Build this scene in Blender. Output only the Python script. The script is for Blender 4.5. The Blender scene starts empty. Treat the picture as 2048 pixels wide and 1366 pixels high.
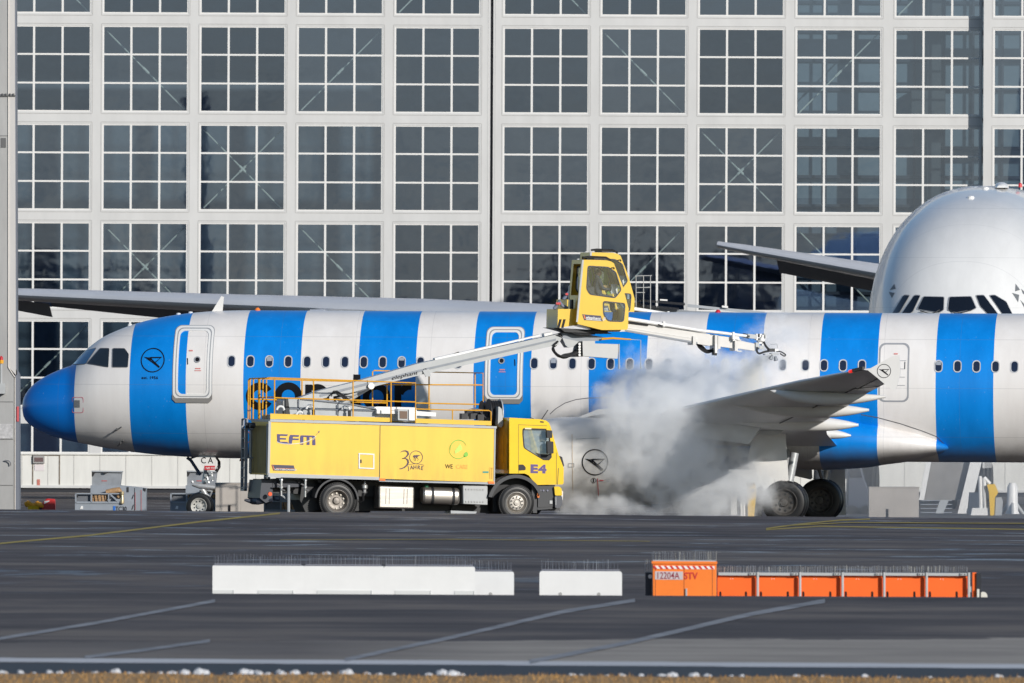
import bpy, math, random
from mathutils import Vector, Matrix
from mathutils.bvhtree import BVHTree
random.seed(7)
R = math.radians
scn = bpy.context.scene
COL = scn.collection

# ---------------------------------------------------------------- camera
F = 31905.0                       # focal length in pixels of a 2048 px wide frame
CAM = Vector((0, 0, 4.0))
pit, rol = 61.0 / F, 0.0047
fwd = Vector((0, math.cos(pit), math.sin(pit)))
up0 = Vector((0, -math.sin(pit), math.cos(pit)))
rt0 = Vector((1, 0, 0))
rt = rt0 * math.cos(rol) + up0 * math.sin(rol)
upv = up0 * math.cos(rol) - rt0 * math.sin(rol)
cd = bpy.data.cameras.new('camera')
cam = bpy.data.objects.new('camera', cd)
COL.objects.link(cam)
mw = Matrix((rt, upv, -fwd)).transposed().to_4x4()
mw.translation = CAM
cam.matrix_world = mw
cd.sensor_width = 36
cd.lens = 36 * F / 2048
cd.clip_start = 1
cd.clip_end = 9000
cd.dof.use_dof = True
cd.dof.focus_distance = 441
cd.dof.aperture_fstop = 7.5
scn.camera = cam

# ---------------------------------------------------------------- light
SUN_AZ, SUN_EL = 35.0, 19.0        # degrees to the right of the line of sight, behind the camera
w = bpy.data.worlds.new('World')
scn.world = w
w.use_nodes = True
nt = w.node_tree
bg = nt.nodes['Background']
sky = nt.nodes.new('ShaderNodeTexSky')
sky.sky_type = 'NISHITA'
sky.sun_disc = False
sd = Vector((math.sin(R(SUN_AZ)) * math.cos(R(SUN_EL)), -math.cos(R(SUN_AZ)) * math.cos(R(SUN_EL)), math.sin(R(SUN_EL))))
sky.sun_elevation = R(SUN_EL)
sky.sun_rotation = math.atan2(sd.x, sd.y)
sky.air_density = 1.0
sky.dust_density = 0.2
sky.ozone_density = 2.5
# low banks of cloud near the horizon (the hangar glass mirrors them)
tcw = nt.nodes.new('ShaderNodeTexCoord'); mpw = nt.nodes.new('ShaderNodeMapping'); nzw = nt.nodes.new('ShaderNodeTexNoise'); rpw = nt.nodes.new('ShaderNodeValToRGB')
mpw.inputs['Scale'].default_value = (330, 330, 1000)
nt.links.new(tcw.outputs['Generated'], mpw.inputs[0]); nt.links.new(mpw.outputs[0], nzw.inputs['Vector'])
nzw.inputs['Scale'].default_value = 1; nzw.inputs['Detail'].default_value = 4; nzw.inputs['Roughness'].default_value = .55
rpw.color_ramp.elements[0].position = .42; rpw.color_ramp.elements[1].position = .66
spw = nt.nodes.new('ShaderNodeSeparateXYZ'); nt.links.new(tcw.outputs['Generated'], spw.inputs[0])
mrw = nt.nodes.new('ShaderNodeMapRange'); mrw.inputs[1].default_value = .011; mrw.inputs[2].default_value = .023; mrw.inputs[3].default_value = 1; mrw.inputs[4].default_value = 0
nt.links.new(spw.outputs[2], mrw.inputs[0]); nt.links.new(nzw.outputs[0], rpw.inputs[0])
adw = nt.nodes.new('ShaderNodeMath'); adw.operation = 'MULTIPLY'; nt.links.new(rpw.outputs[0], adw.inputs[0]); nt.links.new(mrw.outputs[0], adw.inputs[1])
mxw = nt.nodes.new('ShaderNodeMix'); mxw.data_type = 'RGBA'; nt.links.new(adw.outputs[0], mxw.inputs[0]); nt.links.new(sky.outputs[0], mxw.inputs[6])
dkw = nt.nodes.new('ShaderNodeMix'); dkw.data_type = 'RGBA'; dkw.blend_type = 'MULTIPLY'; dkw.inputs[0].default_value = 1; dkw.inputs[7].default_value = (.36, .46, .60, 1)
nt.links.new(sky.outputs[0], dkw.inputs[6]); nt.links.new(dkw.outputs[2], mxw.inputs[7])
nt.links.new(mxw.outputs[2], bg.inputs[0])
bg.inputs[1].default_value = 0.10
ld = bpy.data.lights.new('sun', 'SUN')
ld.energy = 4.0
ld.angle = R(0.53)
ld.color = (1.0, 0.955, 0.89)
lo = bpy.data.objects.new('sun', ld)
COL.objects.link(lo)
lo.rotation_euler = (-sd).to_track_quat('-Z', 'Y').to_euler()
scn.view_settings.view_transform = 'Standard'
scn.view_settings.look = 'None'
scn.view_settings.exposure = 0.0
scn.view_settings.gamma = 1.0
scn.view_settings.use_curve_mapping = False
cy = scn.cycles
cy.volume_bounces = 10
cy.max_bounces = 12
cy.transparent_max_bounces = 12
cy.volume_step_rate = 1.0
cy.volume_max_steps = 256
cy.sample_clamp_indirect = 4
cy.caustics_reflective = False
cy.caustics_refractive = False
cy.use_denoising = True

# ---------------------------------------------------------------- pixel helpers
def D(px, py):
    return fwd * F + rt * (px - 1024) + upv * (683 - py)
def U(px, py, Y):
    d = D(px, py)
    return CAM + d * (Y / d.y)

class Frame:
    """a thing's own axes: L() finds where the sight line of a photo point meets the plane y = lat of these axes"""
    def __init__(s, loc, rz=0.0, ry=0.0):
        s.loc, s.rz, s.ry = Vector(loc), rz, ry
        s.M = Matrix.Translation(loc) @ Matrix.Rotation(rz, 4, 'Z') @ Matrix.Rotation(ry, 4, 'Y')
        s.I = s.M.inverted()
        s.o = s.I @ CAM
    def d(s, px, py):
        return s.I.to_3x3() @ D(px, py)
    def L(s, px, py, lat=0.0):
        d = s.d(px, py)
        return s.o + d * ((lat - s.o.y) / d.y)
    def P(s, pts, lat=0.0):
        return [(q.x, q.z) for q in (s.L(a, b, lat) for a, b in pts)]

def sm(a, b, x):
    t = max(0.0, min(1.0, (x - a) / (b - a)))
    return t * t * (3 - 2 * t)
GP = [(-2000, 0), (250, 0), (262, .05), (275, .147), (282, .05), (290, -.28), (300, -.36), (318, -.34), (335, -.06), (350, 0),
      (395, .09), (412, .185), (425, .217), (434, .04), (440, -.06), (447, -.2), (455, -.22), (620, -.76), (700, -.85), (9000, -.9)]
def G(x, Y):
    z = GP[-1][1]
    for (a, za), (b, zb) in zip(GP, GP[1:]):
        if Y <= b:
            t = (Y - a) / (b - a)
            t = t * t * (3 - 2 * t) if b < 460 else t
            z = za + (zb - za) * t
            break
    k = sm(370, 425, Y) * (1 - sm(426, 440, Y))
    return z - .0045 * max(-22, min(22, x)) * k
def ground_hit(px, py):
    d = D(px, py)
    Y = 200.0
    prev = None
    while Y < 640:
        q = CAM + d * (Y / d.y)
        g = q.z - G(q.x, Y)
        if g <= 0:
            return q.x, Y
        Y += 0.25
    return q.x, Y

# ---------------------------------------------------------------- materials
def mat(name, col, rough=.5, metal=0.0, noise=0.0, nscale=3.0, stretch=(1, 1, 1), bump=0.0, coat=0.0, spec=.5, emit=None, dirt=None):
    m = bpy.data.materials.new(name)
    m.use_nodes = True
    n, l = m.node_tree.nodes, m.node_tree.links
    b = n['Principled BSDF']
    b.inputs['Base Color'].default_value = (*col, 1)
    b.inputs['Roughness'].default_value = rough
    b.inputs['Metallic'].default_value = metal
    b.inputs['Coat Weight'].default_value = coat
    b.inputs['Specular IOR Level'].default_value = spec
    if emit:
        b.inputs['Emission Color'].default_value = (*emit[0], 1)
        b.inputs['Emission Strength'].default_value = emit[1]
    if noise or bump:
        tc = n.new('ShaderNodeTexCoord'); mp = n.new('ShaderNodeMapping'); nz = n.new('ShaderNodeTexNoise')
        mp.inputs['Scale'].default_value = stretch
        nz.inputs['Scale'].default_value = nscale
        nz.inputs['Detail'].default_value = 6
        nz.inputs['Roughness'].default_value = .65
        l.new(tc.outputs['Object'], mp.inputs[0]); l.new(mp.outputs[0], nz.inputs['Vector'])
        if noise:
            rp = n.new('ShaderNodeValToRGB')
            rp.color_ramp.elements[0].position = .3; rp.color_ramp.elements[1].position = .7
            rp.color_ramp.elements[0].color = (*[c * (1 - noise) for c in col], 1)
            rp.color_ramp.elements[1].color = (*[min(1, c * (1 + noise * .4)) for c in col], 1)
            l.new(nz.outputs[0], rp.inputs[0]); l.new(rp.outputs[0], b.inputs['Base Color'])
        if dirt:                                   # road spray that thins out upwards, broken by streaks
            t = NT(m); sz = n.new('ShaderNodeSeparateXYZ'); l.new(tc.outputs['Object'], sz.inputs[0])
            n2 = t.noise(tc.outputs['Object'], 2.2, 5, .7, (2.5, 1, .5))
            a = t.math('DIVIDE', t.math('SUBTRACT', dirt[1], sz.outputs[2]), dirt[1] - dirt[0], clamp=True)
            a = t.math('MULTIPLY', t.math('MULTIPLY', a, t.ramp(n2, [(.35, .1), (.68, 1.0)])), dirt[2])
            cc_ = t.mix(a, rp.outputs[0], (.10, .075, .05)); l.new(cc_, b.inputs['Base Color'])
        if bump:
            bp = n.new('ShaderNodeBump'); bp.inputs['Strength'].default_value = bump; bp.inputs['Distance'].default_value = .02
            l.new(nz.outputs[0], bp.inputs['Height']); l.new(bp.outputs[0], b.inputs['Normal'])
    return m

class NT:
    """tiny helper for node maths"""
    def __init__(s, m): s.n, s.l = m.node_tree.nodes, m.node_tree.links
    def put(s, sock, v):
        if isinstance(v, (int, float)): sock.default_value = v
        elif isinstance(v, tuple): sock.default_value = v
        else: s.l.new(v, sock)
    def math(s, op, a, b=0.0, c=None, clamp=False):
        k = s.n.new('ShaderNodeMath'); k.operation = op; k.use_clamp = clamp
        s.put(k.inputs[0], a); s.put(k.inputs[1], b)
        if c is not None: s.put(k.inputs[2], c)
        return k.outputs[0]
    def noise(s, vec, scale, detail=4, rough=.5, stretch=None, loc=(0, 0, 0)):
        mp = s.n.new('ShaderNodeMapping'); s.l.new(vec, mp.inputs[0])
        mp.inputs['Scale'].default_value = stretch or (1, 1, 1); mp.inputs['Location'].default_value = loc
        k = s.n.new('ShaderNodeTexNoise'); s.l.new(mp.outputs[0], k.inputs['Vector'])
        k.inputs['Scale'].default_value = scale; k.inputs['Detail'].default_value = detail; k.inputs['Roughness'].default_value = rough
        return k.outputs[0]
    def ramp(s, v, stops):
        k = s.n.new('ShaderNodeValToRGB'); s.put(k.inputs[0], v)
        e = k.color_ramp.elements
        while len(e) < len(stops): e.new(.5)
        for i, (p, c) in enumerate(stops):
            e[i].position = p; e[i].color = (*c, 1) if isinstance(c, tuple) else (c, c, c, 1)
        return k.outputs[0]
    def mix(s, f, a, b):
        k = s.n.new('ShaderNodeMix'); k.data_type = 'RGBA'
        s.put(k.inputs[0], f)
        for sock, v in ((k.inputs[6], a), (k.inputs[7], b)):
            if isinstance(v, tuple): sock.default_value = (*v, 1)
            else: s.l.new(v, sock)
        return k.outputs[2]

def glass_mat(name, tint, refl=.1, rough=.03, body=None, body_amt=0.0, bump=0.0, bscale=1.0, gcol=(.7, .85, 1), vary=0.0):
    m = bpy.data.materials.new(name); m.use_nodes = True
    n, l = m.node_tree.nodes, m.node_tree.links
    n.remove(n['Principled BSDF'])
    tr = n.new('ShaderNodeBsdfTransparent'); tr.inputs[0].default_value = (*tint, 1)
    gl = n.new('ShaderNodeBsdfGlossy'); gl.inputs['Roughness'].default_value = rough; gl.inputs[0].default_value = (*gcol, 1)
    mx = n.new('ShaderNodeMixShader'); mx.inputs[0].default_value = refl
    l.new(tr.outputs[0], mx.inputs[1]); l.new(gl.outputs[0], mx.inputs[2])
    out = mx
    if body:
        df = n.new('ShaderNodeBsdfDiffuse'); df.inputs[0].default_value = (*body, 1)
        m2 = n.new('ShaderNodeMixShader'); m2.inputs[0].default_value = body_amt
        l.new(mx.outputs[0], m2.inputs[1]); l.new(df.outputs[0], m2.inputs[2]); out = m2
    if bump:
        tc = n.new('ShaderNodeTexCoord'); nz = n.new('ShaderNodeTexNoise'); nz.inputs['Scale'].default_value = bscale
        nz.inputs['Detail'].default_value = 2
        bp = n.new('ShaderNodeBump'); bp.inputs['Strength'].default_value = 1; bp.inputs['Distance'].default_value = bump
        l.new(tc.outputs['Object'], nz.inputs['Vector']); l.new(nz.outputs[0], bp.inputs['Height']); l.new(bp.outputs[0], gl.inputs['Normal'])
    if vary:
        oi = n.new('ShaderNodeObjectInfo'); mr = n.new('ShaderNodeMapRange'); mr.inputs[3].default_value = refl * (1 - vary); mr.inputs[4].default_value = refl * (1 + vary)
        l.new(oi.outputs['Random'], mr.inputs[0]); l.new(mr.outputs[0], mx.inputs[0])
    l.new(out.outputs[0], n['Material Output'].inputs[0])
    return m

YEL = mat('yellow_paint', (.80, .50, .028), .38, noise=.10, nscale=1.2, stretch=(1, 1, .5), coat=.2)
YELB = mat('box_yellow_paint', (.90, .57, .055), .42, noise=.09, nscale=.8, stretch=(3, 1, .4), dirt=(1.0, 1.9, .30))
YELC = mat('cab_yellow_paint', (.92, .59, .008), .25, noise=.05, nscale=1.5, coat=.6, dirt=(.7, 1.5, .35))
RAILY = mat('railing_yellow_paint', (.78, .38, .02), .45, noise=.15, nscale=6)
BLACK = mat('black_rubber', (.012, .012, .014), .6)
TYRE = mat('tyre_rubber', (.007, .007, .008), .45, noise=.3, nscale=8)
DARK = mat('dark_chassis', (.022, .023, .026), .55, noise=.4, nscale=5)
DGREY = mat('dark_grey_plastic', (.022, .024, .029), .45)
GREY = mat('grey_painted_steel', (.38, .40, .42), .4, noise=.1, nscale=3)
GREY2 = mat('mid_grey_steel', (.24, .26, .29), .45, noise=.15, nscale=3)
LGREY = mat('light_grey_steel', (.44, .45, .45), .38, noise=.08, nscale=4)
WHITE = mat('white_paint', (.78, .77, .75), .4, noise=.06, nscale=3)
ALU = mat('brushed_aluminium', (.55, .51, .46), .35, metal=.85, noise=.2, nscale=4, stretch=(.3, 1, 6))
CHROME = mat('steel_fittings', (.65, .65, .66), .28, metal=.8)
RIM = mat('dirty_wheel_steel', (.28, .25, .22), .5, metal=.4, noise=.5, nscale=10)
HUB = mat('wheel_hub', (.42, .39, .35), .45, metal=.5, noise=.3, nscale=10)
NAVY = mat('navy_lettering', (.055, .045, .16), .5)
INK = mat('black_lettering', (.004, .004, .007), .55, spec=.25)
RED = mat('red_paint', (.55, .02, .03), .4)
ORANGE = mat('orange_paint', (.90, .135, .006), .5, noise=.08, nscale=2)
ORANGE2 = mat('cabinet_orange_paint', (.86, .195, .015), .5, noise=.08, nscale=2)
SIGO = mat('orange_reflector', (.9, .22, .03), .3)
GREEN = mat('green_lettering', (.22, .55, .05), .5)
GREENL = mat('pale_green_leaf', (.55, .72, .12), .5)
FAINT = mat('faded_lettering', (.85, .42, .06), .5)

# ---------------------------------------------------------------- mesh helper
class MB:
    def __init__(s): s.v, s.f, s.m = [], [], []
    def add(s, vs, fs, mi=0):
        o = len(s.v); s.v += [tuple(q) for q in vs]; s.f += [tuple(i + o for i in f) for f in fs]; s.m += [mi] * len(fs)
        return s
    def box(s, x0, x1, y0, y1, z0, z1, mi=0, M=None):
        vs = [Vector((x, y, z)) for x in (x0, x1) for y in (y0, y1) for z in (z0, z1)]
        if M is not None: vs = [M @ q for q in vs]
        return s.add(vs, [(0, 1, 3, 2), (4, 6, 7, 5), (0, 4, 5, 1), (2, 3, 7, 6), (0, 2, 6, 4), (1, 5, 7, 3)], mi)
    def prism(s, poly, y0, y1, mi=0, mi_side=None):
        n = len(poly)
        ar = sum(poly[i][0] * poly[(i + 1) % n][1] - poly[(i + 1) % n][0] * poly[i][1] for i in range(n))
        if ar < 0: poly = poly[::-1]
        vs = [(x, y0, z) for x, z in poly] + [(x, y1, z) for x, z in poly]
        s.add(vs, [tuple(range(n)), tuple(range(2 * n - 1, n - 1, -1))], mi)
        o = len(s.v) - 2 * n
        for i in range(n):
            j = (i + 1) % n
            s.f.append((o + i, o + n + i, o + n + j, o + j)); s.m.append(mi if mi_side is None else mi_side)
        return s
    def lathe(s, prof, org, ax=(0, 1, 0), n=32, mi=0, close=False, sy=1.0):
        ax = Vector(ax).normalized(); org = Vector(org)
        a = ax.orthogonal().normalized()
        if abs(ax.z) < .9:
            a = Vector((0, 0, 1)) - ax * ax.z; a.normalize()
        b = ax.cross(a)
        vs, fs = [], []
        for t, r in prof:
            for k in range(n):
                c = 2 * math.pi * k / n
                vs.append(org + ax * t + a * (r * math.cos(c) * sy) + b * (r * math.sin(c)))
        for i in range(len(prof) - 1):
            for k in range(n):
                j = (k + 1) % n
                fs.append((i * n + k, i * n + j, (i + 1) * n + j, (i + 1) * n + k))
        if close:
            fs.append(tuple(range(n))[::-1]); fs.append(tuple((len(prof) - 1) * n + k for k in range(n)))
        return s.add(vs, fs, mi)
    def cyl(s, p0, p1, r, n=12, mi=0, r2=None):
        p0, p1 = Vector(p0), Vector(p1)
        return s.lathe([(0, r), ((p1 - p0).length, r if r2 is None else r2)], p0, p1 - p0, n, mi, True)
    def tube(s, pts, r, n=6, mi=0):
        pts = [Vector(q) for q in pts]
        vs, fs = [], []
        a = None
        for i, q in enumerate(pts):
            t = (pts[min(i + 1, len(pts) - 1)] - pts[max(i - 1, 0)]).normalized()
            a = t.orthogonal().normalized() if a is None else (a - t * a.dot(t)).normalized()
            b = t.cross(a)
            rr = r[i] if isinstance(r, (list, tuple)) else r
            for k in range(n):
                c = 2 * math.pi * k / n
                vs.append(q + a * (rr * math.cos(c)) + b * (rr * math.sin(c)))
        for i in range(len(pts) - 1):
            for k in range(n):
                j = (k + 1) % n
                fs.append((i * n + k, i * n + j, (i + 1) * n + j, (i + 1) * n + k))
        fs.append(tuple(range(n))[::-1]); fs.append(tuple((len(pts) - 1) * n + k for k in range(n)))
        return s.add(vs, fs, mi)
    def beam(s, p0, p1, up, wd, ht, mi=0):
        """box beam from p0 to p1, ht along up, wd across"""
        p0, p1 = Vector(p0), Vector(p1); t = (p1 - p0).normalized()
        u = Vector(up); u = (u - t * u.dot(t)).normalized(); c = t.cross(u)
        M = Matrix((t, c, u)).transposed().to_4x4(); M.translation = p0
        return s.box(0, (p1 - p0).length, -wd / 2, wd / 2, -ht / 2, ht / 2, mi, M)
    def text(s, txt, org, ux, uz, h, mi=0, bold=0.0, shear=0.0, thick=.0, wscale=1.0, align='LEFT', spacing=1.0):
        vs, fs = text_geo(txt, bold, shear, align, spacing)
        org, ux, uz = Vector(org), Vector(ux).normalized(), Vector(uz).normalized()
        k = h / .7
        return s.add([org + ux * (x * k * wscale) + uz * (y * k) for x, y in vs], fs, mi)
    def build(s, name, mats, parent=None, ang=32, loc=None):
        me = bpy.data.meshes.new(name)
        me.from_pydata(s.v, [], s.f)
        for m_ in (mats if isinstance(mats, (list, tuple)) else [mats]): me.materials.append(m_)
        me.polygons.foreach_set('material_index', s.m)
        me.polygons.foreach_set('use_smooth', [True] * len(s.f))
        me.update()
        me.set_sharp_from_angle(angle=R(ang))
        o = bpy.data.objects.new(name, me)
        COL.objects.link(o)
        if parent: o.parent = parent
        if loc is not None: o.location = loc
        return o

_tc = {}
def text_geo(txt, bold, shear, align, spacing):
    key = (txt, bold, shear, align, spacing)
    if key not in _tc:
        cu = bpy.data.curves.new('lettering', 'FONT'); cu.body = txt; cu.size = 1; cu.offset = bold; cu.shear = shear
        cu.align_x = align; cu.space_character = spacing; cu.resolution_u = 4; cu.fill_mode = 'FRONT'; cu.dimensions = '2D'
        ob = bpy.data.objects.new('lettering', cu); COL.objects.link(ob)
        dg = bpy.context.evaluated_depsgraph_get(); dg.update()
        me = ob.evaluated_get(dg).to_mesh()
        _tc[key] = ([(q.co.x, q.co.y) for q in me.vertices], [tuple(p.vertices) for p in me.polygons])
        ob.evaluated_get(dg).to_mesh_clear()
        bpy.data.objects.remove(ob); bpy.data.curves.remove(cu)
    return _tc[key]

def tag(o, label=None, cat=None, group=None, kind=None):
    if label: o['label'] = label
    if cat: o['category'] = cat
    if group: o['group'] = group
    if kind: o['kind'] = kind
    return o
def empty(name, loc, rz=0.0, ry=0.0, **kw):
    o = bpy.data.objects.new(name, None); COL.objects.link(o)
    o.empty_display_size = .3
    o.rotation_mode = 'XYZ'
    o.matrix_world = Matrix.Translation(loc) @ Matrix.Rotation(rz, 4, 'Z') @ Matrix.Rotation(ry, 4, 'Y')
    return tag(o, **kw)
def copy_tree(o, parent=None):
    c = o.copy(); COL.objects.link(c)
    if parent: c.parent = parent
    for ch in list(o.children): copy_tree(ch, c)
    return c
def cr(pts, n=5):
    """smooth curve through the points"""
    pts = [Vector(p) for p in pts]; P = [pts[0] * 2 - pts[1]] + pts + [pts[-1] * 2 - pts[-2]]; out = []
    for i in range(1, len(P) - 2):
        a, b, c, d = P[i - 1:i + 3]
        for k in range(n):
            t = k / n; out.append(.5 * (2 * b + (c - a) * t + (2 * a - 5 * b + 4 * c - d) * t * t + (3 * b - a - 3 * c + d) * t ** 3))
    return out + [pts[-1]]
def rrect(x0, x1, z0, z1, r, n=5):
    pts = []
    for cx, cz, a in ((x1 - r, z0 + r, -90), (x1 - r, z1 - r, 0), (x0 + r, z1 - r, 90), (x0 + r, z0 + r, 180)):
        for k in range(n + 1):
            t = R(a + 90 * k / n); pts.append((cx + r * math.cos(t), cz + r * math.sin(t)))
    return pts
def roundpoly(pts, r, n=4):
    out = []
    N = len(pts)
    for i in range(N):
        p, a, b = Vector(pts[i]), Vector(pts[i - 1]), Vector(pts[(i + 1) % N])
        da, db = (a - p), (b - p)
        ra = min(r, da.length * .45, db.length * .45)
        q0, q1 = p + da.normalized() * ra, p + db.normalized() * ra
        for k in range(n + 1):
            t = k / n
            q = q0 * (1 - t) ** 2 + p * (2 * t * (1 - t)) + q1 * t * t
            out.append((q.x, q.y))
    return out
def shrink(pts, k):
    cx = sum(p[0] for p in pts) / len(pts); cz = sum(p[1] for p in pts) / len(pts)
    sx = max(abs(p[0] - cx) for p in pts); sz = max(abs(p[1] - cz) for p in pts)
    return [(cx + (p[0] - cx) * (1 - k / sx), cz + (p[1] - cz) * (1 - k / sz)) for p in pts]
def loft(mb, secs, mi=0, cap0=True, cap1=True):
    n = len(secs[0]); vs = [q for s_ in secs for q in s_]; fs = []
    for i in range(len(secs) - 1):
        for k in range(n):
            j = (k + 1) % n
            fs.append((i * n + k, i * n + j, (i + 1) * n + j, (i + 1) * n + k))
    if cap0: fs.append(tuple(range(n))[::-1])
    if cap1: fs.append(tuple((len(secs) - 1) * n + k for k in range(n)))
    return mb.add(vs, fs, mi)
def interp(tab, x):
    if x <= tab[0][0]: return tab[0][1]
    for (a, va), (b, vb) in zip(tab, tab[1:]):
        if x <= b: return va + (vb - va) * (x - a) / (b - a)
    return tab[-1][1]
def smooth_interp(tab, x):
    """monotone-ish cubic through the table"""
    n = len(tab)
    if x <= tab[0][0]: return tab[0][1]
    if x >= tab[-1][0]: return tab[-1][1]
    for i in range(n - 1):
        if x <= tab[i + 1][0]:
            x0, y0 = tab[i]; x1, y1 = tab[i + 1]
            h = x1 - x0; dl = (y1 - y0) / h
            dp = (y0 - tab[i - 1][1]) / (x0 - tab[i - 1][0]) if i > 0 else dl
            dn = (tab[i + 2][1] - y1) / (tab[i + 2][0] - x1) if i < n - 2 else dl
            m0 = 0 if dp * dl <= 0 else 2 * dp * dl / (dp + dl)
            m1 = 0 if dn * dl <= 0 else 2 * dn * dl / (dn + dl)
            if i == 0: m0 = dl * 1.4
            t = (x - x0) / h
            return (2 * t ** 3 - 3 * t * t + 1) * y0 + (t ** 3 - 2 * t * t + t) * h * m0 + (-2 * t ** 3 + 3 * t * t) * y1 + (t ** 3 - t * t) * h * m1

# ================================================================= GROUND
def asphalt_mat():
    m = bpy.data.materials.new('apron_surface'); m.use_nodes = True
    t = NT(m); b = t.n['Principled BSDF']
    g = t.n.new('ShaderNodeNewGeometry').outputs['Position']
    sx = t.n.new('ShaderNodeSeparateXYZ'); t.l.new(g, sx.inputs[0])
    n1 = t.noise(g, 1.0, 6, .66, (.10, .13, 1))
    n2 = t.noise(g, 1.0, 6, .66, (.26, .30, 1), (13, 5, 0))
    n3 = t.noise(g, 14, 3, .6)
    base = t.ramp(n1, [(.36, (.050, .043, .045)), (.5, (.092, .080, .080)), (.63, (.165, .142, .125))])
    base = t.mix(t.math('MULTIPLY', t.ramp(n2, [(.52, 0.0), (.70, 1.0)]), .4), base, (.040, .041, .055))
    # light concrete shoulder beside the white line
    Y = sx.outputs[1]; X = sx.outputs[0]
    edge = t.math('ADD', Y, t.math('MULTIPLY', t.math('SUBTRACT', n2, .5), 9))
    inb = t.math('MULTIPLY', t.math('GREATER_THAN', edge, 219.5), t.math('LESS_THAN', t.math('ADD', edge, t.math('MULTIPLY', X, -.55)), 238.0))
    xr = t.ramp(t.math('ADD', t.math('MULTIPLY', X, .14), .55), [(.12, .25), (.55, 1.0)])
    base = t.mix(t.math('MULTIPLY', inb, t.math('MULTIPLY', xr, t.ramp(n2, [(.3, .55), (.6, 1.0)]))), base, (.36, .325, .285))
    # pale worn pavement beyond the crest
    far = t.ramp(t.math('MULTIPLY', t.math('SUBTRACT', Y, 440), .0125), [(0, 0.0), (.5, .15), (1, 1.0)])
    base = t.mix(t.math('MULTIPLY', far, t.ramp(n2, [(.35, .35), (.62, 1.0)])), base, (.115, .095, .080))
    base = t.mix(t.math('MULTIPLY', t.ramp(n3, [(.4, 0.0), (.7, 1.0)]), .18), base, (.13, .12, .12))
    t.l.new(base, b.inputs['Base Color'])
    rg = t.ramp(n2, [(.35, .9), (.55, .8), (.62, .30)])
    wet = t.ramp(t.math('MULTIPLY', t.math('SUBTRACT', Y, 290), .02), [(0, 0.0), (1, 1.0)])
    rg = t.mix(wet, (.85, .85, .85), rg)
    t.l.new(rg, b.inputs['Roughness'])
    b.inputs['Specular IOR Level'].default_value = .2
    bp = t.n.new('ShaderNodeBump'); bp.inputs['Strength'].default_value = .6; bp.inputs['Distance'].default_value = .01
    t.l.new(n3, bp.inputs['Height']); t.l.new(bp.outputs[0], b.inputs['Normal'])
    return m
ASPH = asphalt_mat()
xs = [-2500, -600, -150, -60] + [-22 + 4.4 * k for k in range(11)] + [60, 150, 600, 2500]
ys = [-2500, -800, -100, 100] + [200 + 1.5 * k for k in range(180)] + [480, 500, 530, 570, 620, 700, 1000, 2500, 6000]
mb = MB()
nv = len(xs)
mb.add([(x, y, G(x, y)) for y in ys for x in xs], [(j * nv + i, j * nv + i + 1, (j + 1) * nv + i + 1, (j + 1) * nv + i) for j in range(len(ys) - 1) for i in range(nv - 1)])
tag(mb.build('ground', ASPH, ang=180), kind='structure')

LINEW = mat('worn_white_marking', (.60, .60, .62), .7, noise=.35, nscale=1.2, stretch=(.3, 2, 1))
LINEB = mat('faded_white_marking', (.27, .27, .285), .7, noise=.55, nscale=1.4, stretch=(.8, .5, 1))
LINEY = mat('yellow_marking', (.34, .25, .03), .7, noise=.3, nscale=1.2)
def marking(name, m, pts, wpx, dz=.006, n=40):
    """painted line on the ground through photo points; wpx is its height in the picture"""
    mb = MB(); vs = []
    full = []
    for (a, b), (c, d) in zip(pts, pts[1:]):
        k = max(2, int(abs(c - a) / 2048 * n * 2) + 2)
        full += [(a + (c - a) * i / k, b + (d - b) * i / k) for i in range(k)]
    full.append(pts[-1])
    for a, b in full:
        for dy in (-wpx / 2, wpx / 2):
            x, Y = ground_hit(a, b + dy)
            vs.append((x, Y, G(x, Y) + dz))
    fs = [(2 * i, 2 * i + 1, 2 * i + 3, 2 * i + 2) for i in range(len(full) - 1)]
    mb.add(vs, fs)
    return tag(mb.build(name, m, ang=180), kind='structure')
marking('road_marking', LINEW, [(-60, 1320.5), (2110, 1334)], 8.5)
marking('road_marking', LINEB, [(-40, 1285), (200, 1246), (430, 1203)], 6, .010)
marking('road_marking', LINEB, [(690, 1321), (900, 1277), (1130, 1224), (1270, 1202)], 7, .010)
marking('road_marking', LINEB, [(1060, 1325), (1250, 1288), (1500, 1230), (1650, 1203)], 8, .010)
marking('road_marking', LINEB, [(170, 1316), (300, 1300), (420, 1283)], 6, .010)
marking('road_marking', LINEY, [(-40, 1091), (180, 1071), (400, 1044), (560, 1027)], 3.2)
marking('road_marking', LINEY, [(1532, 1060), (1640, 1053), (2090, 1060)], 2.2)
marking('road_marking', LINEY, [(1532, 1058), (1600, 1049), (1680, 1041), (1740, 1039)], 2.6, .010)
marking('road_marking', LINEY, [(1580, 1052), (1700, 1046), (2090, 1048)], 1.8, .014)
marking('road_marking', LINEY, [(560, 1080), (900, 1079), (1300, 1083)], 1.2)

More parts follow.
